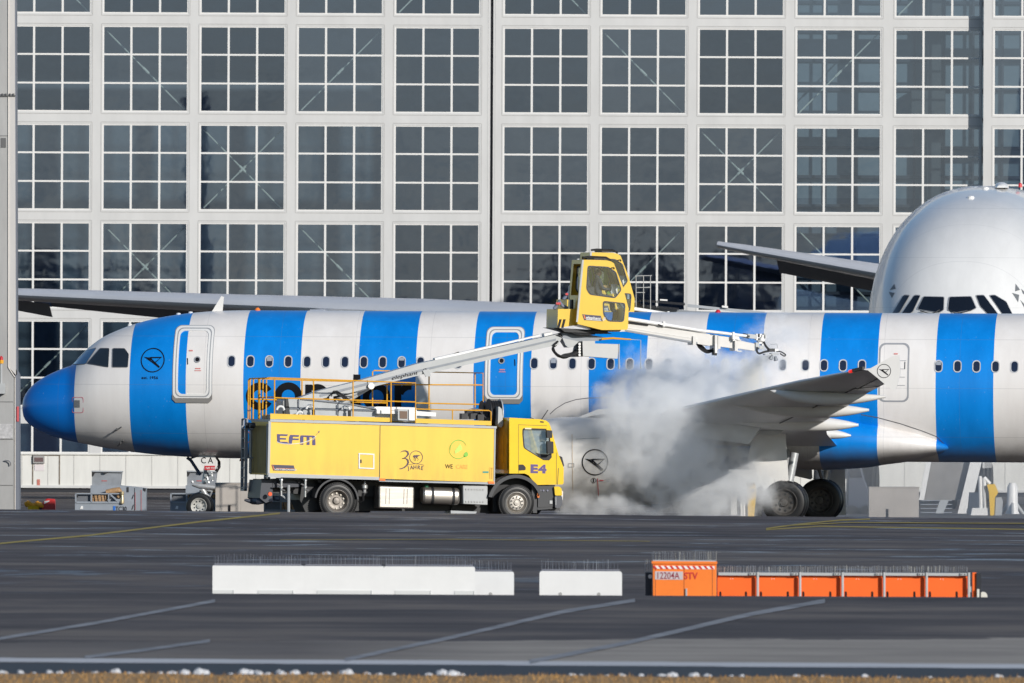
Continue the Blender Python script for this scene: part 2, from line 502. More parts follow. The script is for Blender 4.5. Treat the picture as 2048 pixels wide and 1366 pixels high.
# dark asphalt kerb strip in front of the white line, then dead grass
DARKA = mat('dark_asphalt', (.026, .027, .034), .7, noise=.4, nscale=2, stretch=(.4, 2, 1))
mb = MB()
for i in range(24):
    x0 = -9 + 18 * i / 24; x1 = x0 + .75
    mb.add([(x0, 206, .004), (x1, 206, .004), (x1, 217.4, .004), (x0, 217.4, .004)], [(0, 1, 2, 3)])
tag(mb.build('road_edge', DARKA), kind='structure')
DRY = mat('dry_grass', (.42, .24, .085), .8, noise=.5, nscale=20)
mb = MB()
rg = random.Random(3)
for i in range(9000):
    x = rg.uniform(-7.6, 7.6); Y = rg.uniform(196, 209.6 + .6 * math.sin(x * 2.1) + .4 * math.sin(x * 5.3))
    h = rg.uniform(.02, .07); a = rg.uniform(0, 3.14); wd = .012
    dx, dy = math.cos(a) * wd, math.sin(a) * wd
    lx, ly = rg.uniform(-.03, .03), rg.uniform(-.03, .03)
    mb.add([(x - dx, Y - dy, 0), (x + dx, Y + dy, 0), (x + lx, Y + ly, h)], [(0, 1, 2)])
for i in range(30):
    x0 = -8 + 16 * i / 30; x1 = x0 + 16 / 30
    e0 = 209.6 + .6 * math.sin(x0 * 2.1); e1 = 209.6 + .6 * math.sin(x1 * 2.1)
    mb.add([(x0, 190, .012), (x1, 190, .012), (x1, e1, .012), (x0, e0, .012)], [(0, 1, 2, 3)])
tag(mb.build('dry_grass', DRY, ang=180), 'strip of short brown dead grass along the bottom edge', 'grass', kind='stuff')
SNOW = mat('old_snow', (.66, .67, .70), .7, bump=.6, nscale=30)
def lump(seed):
    r_ = random.Random(seed); mb = MB(); n, mrow = 9, 5
    for c_ in range(6):
        cx, cy_, rr = (r_.uniform(-.65, .65), r_.uniform(-.4, .4), r_.uniform(.35, .6)) if c_ else (0, 0, .7)
        vs, fs = [], []
        for j in range(mrow):
            for k in range(n):
                t = math.pi / 2 * j / (mrow - 1); a = 2 * math.pi * k / n
                q = rr * (1 + r_.uniform(-.22, .22))
                vs.append((cx + math.cos(t) * math.cos(a) * q, cy_ + math.cos(t) * math.sin(a) * q, math.sin(t) * rr * (1.3 + r_.uniform(-.25, .25))))
        for j in range(mrow - 1):
            for k in range(n):
                l_ = (k + 1) % n; fs.append((j * n + k, j * n + l_, (j + 1) * n + l_, (j + 1) * n + k))
        mb.add(vs, fs)
    return mb.build('snow_clump', SNOW, ang=180)
lumps = [lump(s_) for s_ in (1, 2, 3)]
sp = [(4, 1348, 10), (40, 1347, 9), (68, 1344, 5), (98, 1345, 10), (120, 1347, 8), (146, 1346, 6), (193, 1347, 8), (232, 1347, 13), (258, 1347, 8), (283, 1346, 9), (322, 1349, 6),
      (345, 1347, 11), (368, 1345, 15), (400, 1347, 16), (462, 1345, 6), (488, 1346, 17), (515, 1349, 12), (536, 1346, 9), (560, 1350, 14), (590, 1349, 12), (622, 1351, 9), (655, 1352, 10),
      (695, 1350, 15), (733, 1349, 10), (760, 1352, 8), (788, 1353, 6), (858, 1352, 9), (884, 1348, 17), (905, 1350, 14), (925, 1351, 8), (1142, 1352, 8), (1162, 1353, 5), (1215, 1354, 7),
      (1243, 1352, 9), (1282, 1353, 7), (1322, 1349, 9), (1345, 1352, 14), (1390, 1351, 11), (1413, 1350, 10), (1464, 1354, 5), (1484, 1352, 7), (1592, 1353, 10), (1645, 1352, 6), (1729, 1352, 8),
      (1798, 1355, 5), (1860, 1355, 5), (1995, 1350, 10), (2038, 1355, 6)]
for i, (px, py, r_) in enumerate(sp):
    o = lumps[i % 3] if i < 3 else lumps[i % 3].copy()
    if i >= 3: COL.objects.link(o)
    q = U(px, py + 2, 209.9 + (i % 4) * .12)
    k = r_ / F * 210
    o.location = (q.x, q.y, 0.0)
    hh = {0: .75, 1: .9, 2: .62}[i % 3]
    o.scale = (k * 1.15, k * 1.1, k * hh * .95); o.rotation_euler = (0, 0, i * 1.7)
    tag(o, 'clump of dirty white snow on the verge between dark asphalt and dry grass', 'snow clump', 'snow clumps along the grass edge')

# dark wood far behind the photographer: seen only as the dark lower band in the hangar glass
WOODM = mat('dark_wood_foliage', (.09, .13, .18), .9, noise=.5, nscale=.05)  # blue of the distant haze is put into the foliage colour
mb = MB(); r_ = random.Random(5)
for i in range(300):
    x = -600 + 1200 * i / 300 + r_.uniform(-2, 2); Y = -1500 + r_.uniform(0, 25); h = 17 + 7 * math.sin(i * .21) + r_.uniform(-3, 6)
    prof = [(0, .3), (h * .15, 3.5), (h * .4, 4.6), (h * .7, 3.6), (h * .9, 1.8), (h, .2)]
    mb.lathe([(a, b * r_.uniform(.8, 1.2)) for a, b in prof], (x, Y, -.5), (0, 0, 1), 7)
tag(mb.build('distant_wood', WOODM, ang=60), 'dark wood along the horizon behind the photographer, mirrored in the hangar glass', 'wood', kind='stuff')

# ================================================================= HANGAR
YH = 620.0
HF = Frame((0, YH, G(0, YH)))
hangar = empty('hangar_building', HF.loc, label='huge white hangar front of gridded glass door leaves filling the background', cat='hangar')
HW = mat('hangar_white_cladding', (.60, .595, .585), .5, noise=.09, nscale=.5, stretch=(2, 1, .6))
HM = mat('white_mullion', (.72, .71, .69), .5)
HSEAM = mat('door_seam_rubber', (.02, .022, .03), .7)
HGL = glass_mat('hangar_glass', (.62, .70, .72), .27, .02, bump=.0008, bscale=1.1, gcol=(.38, .50, .88), vary=.16)
HIN = mat('hangar_interior', (.11, .15, .20), .8, noise=.5, nscale=.3)
HBR = mat('pale_steel_brace', (.75, .78, .72), .5)
m_px = YH / F
def hx(px): return (px - 2.7 - 1024) * m_px
def hz(y): return (744 - y) * m_px + 4 - HF.loc.z
# windows: 171 px wide, 172 px high in a 195 x 196.7 px grid (values at the centre column after undoing the roll)
WX1 = [-183.5, 11, 205.7, 400.3, 595, 789.7]
WX2 = [1007, 1202, 1397, 1592, 1790]
WX3 = [1986, 2181, 2376]
WY = [-342.3, -145.6, 51.0, 247.7, 444.4, 641.0]   # window tops at px 180 -> shifted below
WY = [y + 4.0 for y in WY]
WW, WH = 171 * m_px, 172 * m_px
def window_mesh(h, rows, seed):
    mb = MB()
    t = 4.2 * m_px
    y0, y1 = -.01, .07
    # rim
    r = 2.6 * m_px
    mb.box(0, WW, y0, y1, 0, r, 0); mb.box(0, WW, y0, y1, h - r, h, 0)
    mb.box(0, r, y0, y1, r, h - r, 0); mb.box(WW - r, WW, y0, y1, r, h - r, 0)
    for k in (1, 2):
        x = WW * k / 3; mb.box(x - t / 2, x + t / 2, y0, y1, r, h - r, 0)
    for k in range(1, rows):
        z = h * k / rows
        for j in range(3):
            a = r if j == 0 else WW * j / 3 + t / 2; b = WW - r if j == 2 else WW * (j + 1) / 3 - t / 2
            mb.box(a, b, y0 + .004, y1, z - t * .42, z + t * .42, 0)
    mb.add([(r, .05, r), (WW - r, .05, r), (WW - r, .05, h - r), (r, .05, h - r)], [(0, 1, 2, 3)], 1)
    o = mb.build('window', [HM, HGL])
    return o
win0 = window_mesh(WH, 3, 1)
low0 = window_mesh(62 * m_px, 1, 2)
used = set(); RW = random.Random(11)
def put_window(src, x, z, par):
    o = src if src.name not in used else src.copy()
    if src.name in used: COL.objects.link(o)
    used.add(src.name)
    o.parent = par; o.location = (x, 0, z); o.rotation_euler = (RW.uniform(-.0005, .0005), 0, RW.uniform(-.0005, .0005))
    return o
def leaf(xa, xb, wxs, yoff):
    """one sliding door leaf: cladding frame as a mesh with openings, its windows are sub-parts"""
    mb = MB()
    x_edges = [hx(xa)]
    for wx in wxs: x_edges += [hx(wx), hx(wx) + WW]
    x_edges.append(max(hx(xb), x_edges[-1]))
    y0, y1 = -.03, .35
    zt = hz(WY[0]) + 1.2
    zb = hz(907 + 3.5)
    zbase = 0.02
    # piers
    for i in range(0, len(x_edges), 2):
        if x_edges[i + 1] - x_edges[i] > .02: mb.box(x_edges[i], x_edges[i + 1], y0, y1, zb, zt, 0)
    # beams between piers
    lv = [zt]
    for y in WY: lv += [hz(y), hz(y) - WH]
    lv += [hz(848 + 3.5), zb]
    for i in range(0, len(lv), 2):
        if i + 1 >= len(lv): break
        for j in range(1, len(x_edges) - 1, 2):
            mb.box(x_edges[j], x_edges[j + 1], y0 + .003, y1, lv[i + 1], lv[i], 0)
    o = mb.build('door_panel', HW, hangar)
    o.location = (0, yoff, 0)
    # thin joint lines round each opening
    jl = MB()
    for wx in wxs:
        for y in WY:
            a, b = hx(wx) - .05, hx(wx) + WW + .05; c, d = hz(y) - WH - .07, hz(y) + .07
            for q in ((a, b, d, d + .018), (a, b, c - .018, c), (a - .018, a, c, d), (b, b + .018, c, d)):
                jl.box(q[0], q[1], y0 - .004, y0 + .01, q[2], q[3], 0)
    jl.build('panel_joint', mat('joint_line_grey', (.36, .35, .34), .7), o)
    for wx in wxs:
        for y in WY: put_window(win0, hx(wx), hz(y) - WH, o)
        put_window(low0, hx(wx), zb, o)
    # lower cladding
    lb = MB(); lb.box(x_edges[0], x_edges[-1], y0 + .05, y1, zbase + .25, zb - .06, 0)
    lb.box(x_edges[0], x_edges[-1], y0 - .02, y1, zb - .06, zb, 0)
    lb.box(x_edges[0], x_edges[-1], y0 - .02, y1, zbase + .15, zbase + .25, 1)
    lb.box(x_edges[0], x_edges[-1], y0 + .1, y1, zbase - .1, zbase + .15, 2)
    x = x_edges[0] + .9
    while x < x_edges[-1]:
        lb.box(x, x + .025, y0 + .04, y0 + .06, zbase + .26, zb - .07, 3); x += 1.01
    lb.build('base_cladding', [mat('lower_cladding', (.70, .69, .65), .5, noise=.10, nscale=1.5, stretch=(2, 1, .3)), HW, HSEAM, mat('cladding_joint', (.45, .44, .42), .7)], o)
    return o
L1 = leaf(-207, 981, WX1, 0)
L2 = leaf(986.5, 1965, WX2, 0)
L3 = leaf(1966, 2580, WX3, -.80)
mb = MB()
zt = hz(WY[0]) + 1.2
mb.box(hx(981), hx(986.5), .1, .3, 0, zt, 0)
mb.build('door_seam', HSEAM, hangar)
# bolt rows beside the seam
mb = MB()
for x in (976.5, 991):
    mb.box(hx(x) - .006, hx(x) + .006, -.04, -.029, 1.8, zt - .2)
mb.build('door_edge_line', mat('bolt_line_grey', (.54, .54, .53), .6), hangar)
# personnel door and notice plates in the lower cladding of the left leaf
mb = MB()
for x in (68, 121.5): mb.box(hx(x), hx(x) + .05, .008, .06, .3, hz(914), 0)
mb.box(hx(68), hx(121.5), .008, .06, hz(914) - .04, hz(914), 0)
mb.build('service_door', mat('stained_door_joint', (.20, .16, .12), .7, noise=.6, nscale=6), L1)
mb = MB(); mb.box(hx(70), hx(93), -.09, .01, hz(931), hz(915.5), 0)
mb.box(hx(72.5), hx(90.5), -.1, -.09, hz(928), hz(919.5), 1)
mb.build('vent_box', [mat('vent_grey', (.33, .32, .31), .6), mat('vent_soot', (.16, .10, .10), .7, noise=.7, nscale=20)], L1)
mb = MB(); mb.box(hx(73), hx(92), 0, .012, hz(946), hz(933), 0); mb.box(hx(78), hx(84), 0, .012, hz(976), hz(963), 1)
mb.build('notice_plate', [mat('notice_white', (.68, .62, .62), .6), mat('notice_red', (.50, .16, .12), .6)], L1)
for a_, b_ in ((-2600, -208), (2582, 5000)):
    mb = MB(); mb.box(hx(a_), hx(b_), -.2, .6, -.5, zt + .3); mb.build('side_wall', HW, hangar)
# inside: dark hall, brace rods, a second glazed wall seen through the right-hand bays
mb = MB()
X0, X1 = hx(-2590), hx(4990)
ZT = zt + .3
mb.add([(X0, .6, 0), (X1, .6, 0), (X1, 26, 0), (X0, 26, 0), (X0, 26, ZT), (X1, 26, ZT), (X1, .6, ZT), (X0, .6, ZT)],
       [(0, 1, 2, 3), (3, 2, 5, 4), (4, 5, 6, 7), (0, 3, 4, 7), (1, 6, 5, 2)])
mb.build('hall_interior', HIN, hangar)
mb = MB(); mb.box(X0, X1, -.05, 62, ZT + .05, ZT + 3.5); mb.build('roof', HW, hangar)
def brace(wx, wy, down, dx=1.0):
    mb = MB()
    x0, x1 = hx(wx) + .15, hx(wx) + WW - .15
    z1 = hz(wy) - .2; z0 = hz(wy) - WH + .1
    a, b = ((x0, z1), (x1, z0)) if down else ((x0, z0), (x1, z1))
    mb.tube([(a[0], .55, a[1]), (b[0], .55, b[1])], .028, 6)
    m_ = Vector(((a[0] + b[0]) / 2, .55, (a[1] + b[1]) / 2)); d_ = (Vector((b[0], .55, b[1])) - Vector((a[0], .55, a[1]))).normalized()
    mb.tube([m_ - d_ * .16, m_ + d_ * .16], .05, 8)
    mb.build('brace_rod', HBR, hangar)
for wx, r_, dn in [(11, 1, True), (205.7, 2, True), (595, 2, False), (789.7, 1, False), (400.3, 3, True), (400.3, 3, False), (595, 4, True), (205.7, 4, True), (205.7, 4, False), (11, 5, False),
                   (1007, 1, True), (1202, 2, True), (1592, 2, False), (1790, 1, False), (1397, 3, True), (1397, 3, False), (1202, 4, False), (1592, 4, True), (789.7, 5, True)]:
    brace(wx, WY[r_], dn)
# second glazed wall behind leaf 2's right bays and leaf 3
HG2 = mat('lit_inner_glazing', (.20, .26, .32), .35, noise=.25, nscale=.25, stretch=(1, 1, .8))  # opaque panel, the bright sky behind is put into its pale blue
mb = MB()
xa, xb = hx(1596), hx(2600); zlo = hz(392)
mb.box(xa, xb, 2.3, 2.35, zlo, ZT - .1, 0)
mb.box(xa, xb, 2.3, 2.35, .4, zlo, 3)
for i in range(22):
    x = xa + i * .565 * 2.03; mb.box(x - .04, x + .04, 2.1, 2.29, .4, ZT - .1, 1)
for i in range(24):
    z = hz(51 + 4) - 3.5 * 0 + .0 - i * 1.135 + 4.5
    if z > .5: mb.box(xa, xb, 2.14, 2.288, z - .06, z + .06, 1)
mb.box(hx(1857), hx(1884), 1.2, 2.0, hz(172), ZT - .1, 2)
mb.box(hx(1825), hx(1893), 1.2, 2.0, hz(256), hz(176), 2)
mb.box(hx(1857), hx(1884), 1.2, 2.0, .4, hz(256), 2)
mb.build('inner_glazing', [HG2, mat('inner_dark_frames', (.035, .045, .065), .6), mat('inner_steel_column', (.06, .07, .08), .6), HIN], hangar)

# steel tower at the left edge
YT = 470.0
TF = Frame((U(10, 900, YT).x, YT, G(-15, YT)))
tower = empty('light_mast', TF.loc, label='grey steel clad mast rising past the left picture edge beside the aircraft nose', cat='mast')
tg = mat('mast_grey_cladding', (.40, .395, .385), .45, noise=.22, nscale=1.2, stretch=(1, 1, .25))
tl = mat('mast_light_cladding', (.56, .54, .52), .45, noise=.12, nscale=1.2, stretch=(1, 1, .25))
tdk = mat('mast_dark_edge', (.16, .175, .21), .5)  # the mast's own dark blue-grey side face
mb = MB()
def P_(pts, lat=0.0): return TF.P(pts, lat)
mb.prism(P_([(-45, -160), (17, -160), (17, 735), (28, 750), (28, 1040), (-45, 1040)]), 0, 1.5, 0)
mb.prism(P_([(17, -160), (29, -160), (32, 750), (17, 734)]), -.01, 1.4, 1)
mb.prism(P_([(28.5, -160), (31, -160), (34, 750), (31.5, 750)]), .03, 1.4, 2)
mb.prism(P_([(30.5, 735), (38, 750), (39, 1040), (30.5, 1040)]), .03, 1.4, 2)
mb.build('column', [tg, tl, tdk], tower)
mb = MB()
for pts in ([(16.3, -160), (17.6, -160), (17.6, 735), (16.3, 735)], [(16.3, 735), (17.6, 734), (31, 754), (30, 756)], [(29.3, 754), (31, 754), (31, 1040), (29.3, 1040)]):
    mb.prism(P_(pts), -.035, 0.0, 0)
mb.build('edge_trim', mat('mast_bright_trim', (.75, .70, .64), .4), tower)
mb = MB()
for y in (803, 878, 970, 190, 271): mb.prism(P_([(-45, y), (26 if y > 700 else 16, y), (26 if y > 700 else 16, y + 1.2), (-45, y + 1.2)]), -.012, 0.0, 0)
mb.prism(P_([(-20, 190), (31, 190), (31, 193), (-20, 193)]), -.05, 0, 0)
for x in (5, 12, 20, 27): mb.cyl(TF.L(x, 187, -.05), TF.L(x, 191.5, -.05), .03, 6, 0)
mb.prism(P_([(2, 276), (12, 276), (12, 295), (2, 295)]), -.02, 0, 0)
mb.build('panel_joint', mat('mast_joint', (.12, .12, .12), .6), tower)
mb = MB(); mb.prism(P_([(-45, 848), (25, 848), (25, 877), (-45, 877)]), -.02, 0, 0); mb.build('repaired_panel', mat('worn_panel', (.52, .51, .51), .45, noise=.4, nscale=8), tower)
mb = MB(); mb.tube([TF.L(9, 921, -.06), TF.L(17, 921.5, -.09), TF.L(21, 925, -.09), TF.L(20.5, 931, -.06)], .018, 6); mb.build('door_handle', CHROME, tower)
mb = MB(); mb.prism(P_([(33.5, 813), (38, 813), (38, 843), (33.5, 843)]), .0, .03, 0); mb.build('warning_plate', mat('mast_red_plate', (.55, .09, .10), .5), tower)
mb = MB()
mb.lathe([(0, .001), (.0, .07), (.10, .075), (.10, .055)], TF.L(2.5, 727, -.25), (0, 0, 1), 12, 1)
mb.lathe([(.10, .055), (.18, .05), (.22, .02), (.225, .001)], TF.L(2.5, 727, -.25), (0, 0, 1), 12, 0)
mb.cyl(TF.L(2.5, 768, -.25), TF.L(2.5, 727, -.25), .03, 8, 2)
mb.box(*(lambda q: (q.x - .12, q.x + .12, -.32, -.012, q.z - .3, q.z))(TF.L(2.5, 767, -.2)), 2)
mb.build('warning_lamp', [RED, RAILY, LGREY], tower)

# ================================================================= STRIPED AIRLINER
AF = Frame((0, 450, -.22), -.096)
jet = empty('striped_airliner', AF.loc, AF.rz, label='long airliner in broad blue and white stripes being sprayed beside the yellow truck', cat='airliner')
S = 70.9
def lx(px, lat=0.0, py=760): return AF.L(px, py, lat).x
# fuselage outline read from the photo: (px, top y, bottom y)
OUT = [(45.4, 812, 817), (46.6, 800, 829), (49.8, 791, 838), (58.6, 777.5, 848), (73, 764, 858), (96.7, 749.5, 869), (126, 736.5, 878.5), (143.6, 730, 882.5), (160, 712, 886), (176, 696.5, 889),
       (204, 675.5, 894.5), (234, 661, 899), (275, 646, 905), (322, 634.6, 910), (381, 626, 914), (439, 621.8, 916), (498, 620.6, 917)]
top, bot, wid = [], [], []
for px, a, b in OUT:
    c = (a + b) / 2
    x = lx(px, 0, c) ; za = AF.L(px, a, 0).z; zb = AF.L(px, b, 0).z
    top.append((x, za)); bot.append((x, zb))
NOSEX = top[0][0] - .01
ZT, ZB = top[-1][1], bot[-1][1]
HT, ZC = (ZT - ZB) / 2, (ZT + ZB) / 2
TAILX = NOSEX + 44.5
for (x, a), (_, b) in zip(top, bot): wid.append((x, 1.975 * min(1, ((a - b) / 2 / HT) ** .93)))
top += [(TAILX - 14, ZT), (TAILX - 6, ZT - .25), (TAILX, ZT - .9)]
bot += [(TAILX - 15, ZB), (TAILX - 10, ZB + .7), (TAILX - 4, ZB + 2.0), (TAILX, ZT - 1.4)]
wid += [(TAILX - 13, 1.975), (TAILX - 6, 1.3), (TAILX, .25)]
def f_top(x): return smooth_interp(top, x)
def f_bot(x): return smooth_interp(bot, x)
def f_w(x): return smooth_interp(wid, x)
def SL(x, z, off=0.0, side=-1):
    """point of the skin at station x and height z"""
    t_, b_ = f_top(x), f_bot(x); c = (t_ + b_) / 2; h = max(.02, (t_ - b_) / 2); w_ = f_w(x)
    k = max(-1, min(1, (z - c) / h)); y = math.sqrt(max(0, 1 - k * k))
    n_ = Vector((0, side * y / w_, k / h)).normalized()
    return Vector((x, side * w_ * y, c + h * k)) + n_ * off
def SX(px, py):
    """station and height of the photo point on the near side of the skin"""
    lat = -1.9
    for _ in range(6):
        q = AF.L(px, py, lat); lat = SL(q.x, q.z).y
    return q.x, q.z
# stripe period in stations
xb = lx(718.3, -1.97, 720); PER = (SX(1871.5, 735)[0] - SX(487.3, 722)[0]) / 6.0
X0S = SX(487.3, 722)[0]
def livery(name, rough=.32):
    m = bpy.data.materials.new(name); m.use_nodes = True
    t = NT(m); b = t.n['Principled BSDF']
    g = t.n.new('ShaderNodeTexCoord').outputs['Object']
    sx = t.n.new('ShaderNodeSeparateXYZ'); t.l.new(g, sx.inputs[0])
    u = t.math('DIVIDE', t.math('SUBTRACT', sx.outputs[0], X0S - 40 * PER), PER)
    fr = t.math('FRACT', u)
    blue = t.math('LESS_THAN', fr, .4985)
    nz = t.noise(g, 1.4, 5, .65, (1.2, 1, .16))
    nz2 = t.noise(g, 22, 3, .6, (1, 1, .35))
    bl = t.mix(t.ramp(nz, [(.35, 0.0), (.7, 1.0)]), (.000, .195, .62), (.002, .240, .74))
    nose = t.math('LESS_THAN', sx.outputs[0], SX(150, 800)[0] + .15)
    bl = t.mix(nose, bl, (.000, .150, .55))
    wh = t.mix(t.ramp(nz, [(.35, 0.0), (.72, 1.0)]), (.72, .69, .665), (.80, .775, .755))
    c = t.mix(blue, wh, bl)
    # frost flecks and thin skin joints
    c = t.mix(t.math('MULTIPLY', t.ramp(nz2, [(.70, 0.0), (.74, 1.0)]), .28), c, (.6, .66, .74))
    jx = t.math('LESS_THAN', t.math('FRACT', t.math('DIVIDE', sx.outputs[0], 2.13)), .005)
    jz = t.math('LESS_THAN', t.math('FRACT', t.math('DIVIDE', t.math('ADD', sx.outputs[2], .3), 1.37)), .010)
    c = t.mix(t.math('MULTIPLY', t.math('MAXIMUM', jx, jz), .26), c, (.10, .11, .13))
    # darker tone towards the belly, edge broken by noise
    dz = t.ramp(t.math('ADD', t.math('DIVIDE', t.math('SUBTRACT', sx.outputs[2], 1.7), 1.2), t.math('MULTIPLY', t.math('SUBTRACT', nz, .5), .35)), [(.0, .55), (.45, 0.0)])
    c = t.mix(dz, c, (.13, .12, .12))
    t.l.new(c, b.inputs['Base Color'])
    b.inputs['Roughness'].default_value = rough
    b.inputs['Coat Weight'].default_value = .15
    b.inputs['Coat Roughness'].default_value = .2
    bp = t.n.new('ShaderNodeBump'); bp.inputs['Strength'].default_value = .5; bp.inputs['Distance'].default_value = .006
    nb = t.noise(g, .9, 2, .5, (1, 1, .6))
    t.l.new(nb, bp.inputs['Height']); t.l.new(bp.outputs[0], b.inputs['Normal'])
    return m
LIV = livery('striped_livery')
AWHITE = mat('airliner_white', (.74, .725, .70), .35, noise=.05, nscale=1.5, stretch=(1, 1, .3))
AGREY = mat('wing_grey', (.72, .72, .72), .4, noise=.12, nscale=1.0, stretch=(1, .3, 1))
WINF = mat('window_surround', (.50, .51, .53), .4)
WING = mat('cabin_window_glass', (.012, .020, .045), .12, coat=.5)
mb = MB()
st = [NOSEX + t_ for t_ in (0, .02, .05, .1, .18, .3, )] + [NOSEX + .4 + .11 * k for k in range(56)]
x = NOSEX + 7.5
while x < TAILX - .5: st.append(x); x += 1.0
st.append(TAILX)
secs = []
NS = 72
for x in st:
    t_, b_ = f_top(x), f_bot(x); c = (t_ + b_) / 2; h = max(.01, (t_ - b_) / 2); w_ = max(.01, f_w(x))
    secs.append([(x, w_ * math.sin(2 * math.pi * k / NS), c + h * math.cos(2 * math.pi * k / NS)) for k in range(NS)])
loft(mb, secs)
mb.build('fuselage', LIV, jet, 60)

def skin_fan(mb, pts, off, mi=0):
    """filled patch on the skin from (x, z) points, with a middle loop so it follows the curve"""
    cx = sum(p[0] for p in pts) / len(pts); cz = sum(p[1] for p in pts) / len(pts); n = len(pts)
    K = 2 if max(abs(p[0] - cx) for p in pts) < .13 else 6
    vs = [SL(cx + (p[0] - cx) * (1 - j / K), cz + (p[1] - cz) * (1 - j / K), off) for j in range(K) for p in pts] + [SL(cx, cz, off)]
    fs = [(j * n + i, j * n + (i + 1) % n, (j + 1) * n + (i + 1) % n, (j + 1) * n + i) for j in range(K - 1) for i in range(n)] + [((K - 1) * n + i, (K - 1) * n + (i + 1) % n, K * n) for i in range(n)]
    mb.add(vs, fs, mi)
def skin_ring(mb, outer, inner, o0, o1, mi=0):
    n = len(outer)
    vs = [SL(*p, 0) for p in outer] + [SL(*p, o0) for p in outer] + [SL(*p, o1) for p in inner] + [SL(*p, 0) for p in inner]
    fs = []
    for a in range(3):
        for i in range(n):
            j = (i + 1) % n; fs.append((a * n + i, a * n + j, (a + 1) * n + j, (a + 1) * n + i))
    mb.add(vs, fs, mi)
def skin_strip(mb, pts, wd, off, mi=0, sub=.12):
    """a painted stroke along (x, z) points"""
    q = []
    for (a, b), (c, d) in zip(pts, pts[1:]):
        k = max(1, int(math.hypot(c - a, d - b) / sub)); q += [(a + (c - a) * i / k, b + (d - b) * i / k) for i in range(k)]
    q.append(pts[-1]); vs = []
    for i, p in enumerate(q):
        a, b = q[max(i - 1, 0)], q[min(i + 1, len(q) - 1)]
        tx, tz = b[0] - a[0], b[1] - a[1]; l_ = math.hypot(tx, tz) or 1
        nx, nz_ = -tz / l_ * wd / 2, tx / l_ * wd / 2
        vs += [SL(p[0] + nx, p[1] + nz_, off), SL(p[0], p[1], off), SL(p[0] - nx, p[1] - nz_, off)]
    fs = []
    for i in range(len(q) - 1): fs += [(3 * i, 3 * i + 1, 3 * i + 4, 3 * i + 3), (3 * i + 1, 3 * i + 2, 3 * i + 5, 3 * i + 4)]
    mb.add(vs, fs, mi)
# cabin windows
wpx = [463 + 37.8 * k for k in range(13)] + [1068.5 + 38.2 * k for k in range(14)] + [1611, 1648, 1686, 1724] + [1877 + 38 * k for k in range(12)]
for i, px in enumerate(wpx):
    x, z = SX(px, 722.5 + (px - 463) * .0071)
    mb = MB(); a, b = .118, .172
    outer = rrect(x - a, x + a, z - b, z + b, .105, 4); inner = rrect(x - a + .028, x + a - .028, z - b + .028, z + b - .028, .082, 4)
    skin_ring(mb, outer, inner, .014, .010, 0)
    skin_fan(mb, inner, .008, 1)
    if i in (2, 9, 14, 21, 31, 38):                                    # a pulled shade behind the pane
        zz = z + b - .03; skin_fan(mb, [(x - .07, zz - .09 - .02 * (i % 3)), (x + .07, zz - .09 - .02 * (i % 3)), (x + .07, zz - .01), (x - .07, zz - .01)], .0105, 2)
    mb.build('window', [WINF, WING, mat('window_shade', (.30, .33, .38), .5) if i == 0 else bpy.data.materials.get('window_shade') or WINF], jet, 60)
# cockpit windows
mb = MB()
def pxs(pts): return [SX(*p) for p in pts]
CG = mat('cockpit_glass', (.015, .022, .03), .08, coat=1)
CGB = mat('windshield_glass', (.03, .11, .24), .08, coat=1)
CF = mat('cockpit_frame', (.10, .10, .11), .5)
def cockpit(name, pts, m_):
    mb = MB(); q = roundpoly(pxs([(a + (c - a) * j / 4, b + (d - b) * j / 4) for (a, b), (c, d) in zip(pts, pts[1:] + pts[:1]) for j in range(4)]), .03, 2); cx = sum(p[0] for p in q) / len(q); cz = sum(p[1] for p in q) / len(q)
    o_ = [(cx + (p[0] - cx) * 1.05, cz + (p[1] - cz) * 1.05) for p in q]
    skin_ring(mb, o_, q, .022, .016, 0); skin_fan(mb, q, .016, 1)
    mb.build(name, [CF, m_], jet, 60)
cockpit('windshield', [(146, 729), (174, 702), (192, 697), (171, 728)], CGB)
cockpit('cockpit_window', [(175, 727), (200, 698), (218, 698), (216, 734), (208, 733)], CG)
cockpit('cockpit_window', [(226, 698), (249, 698), (257, 709), (255, 734), (225, 734)], CG)
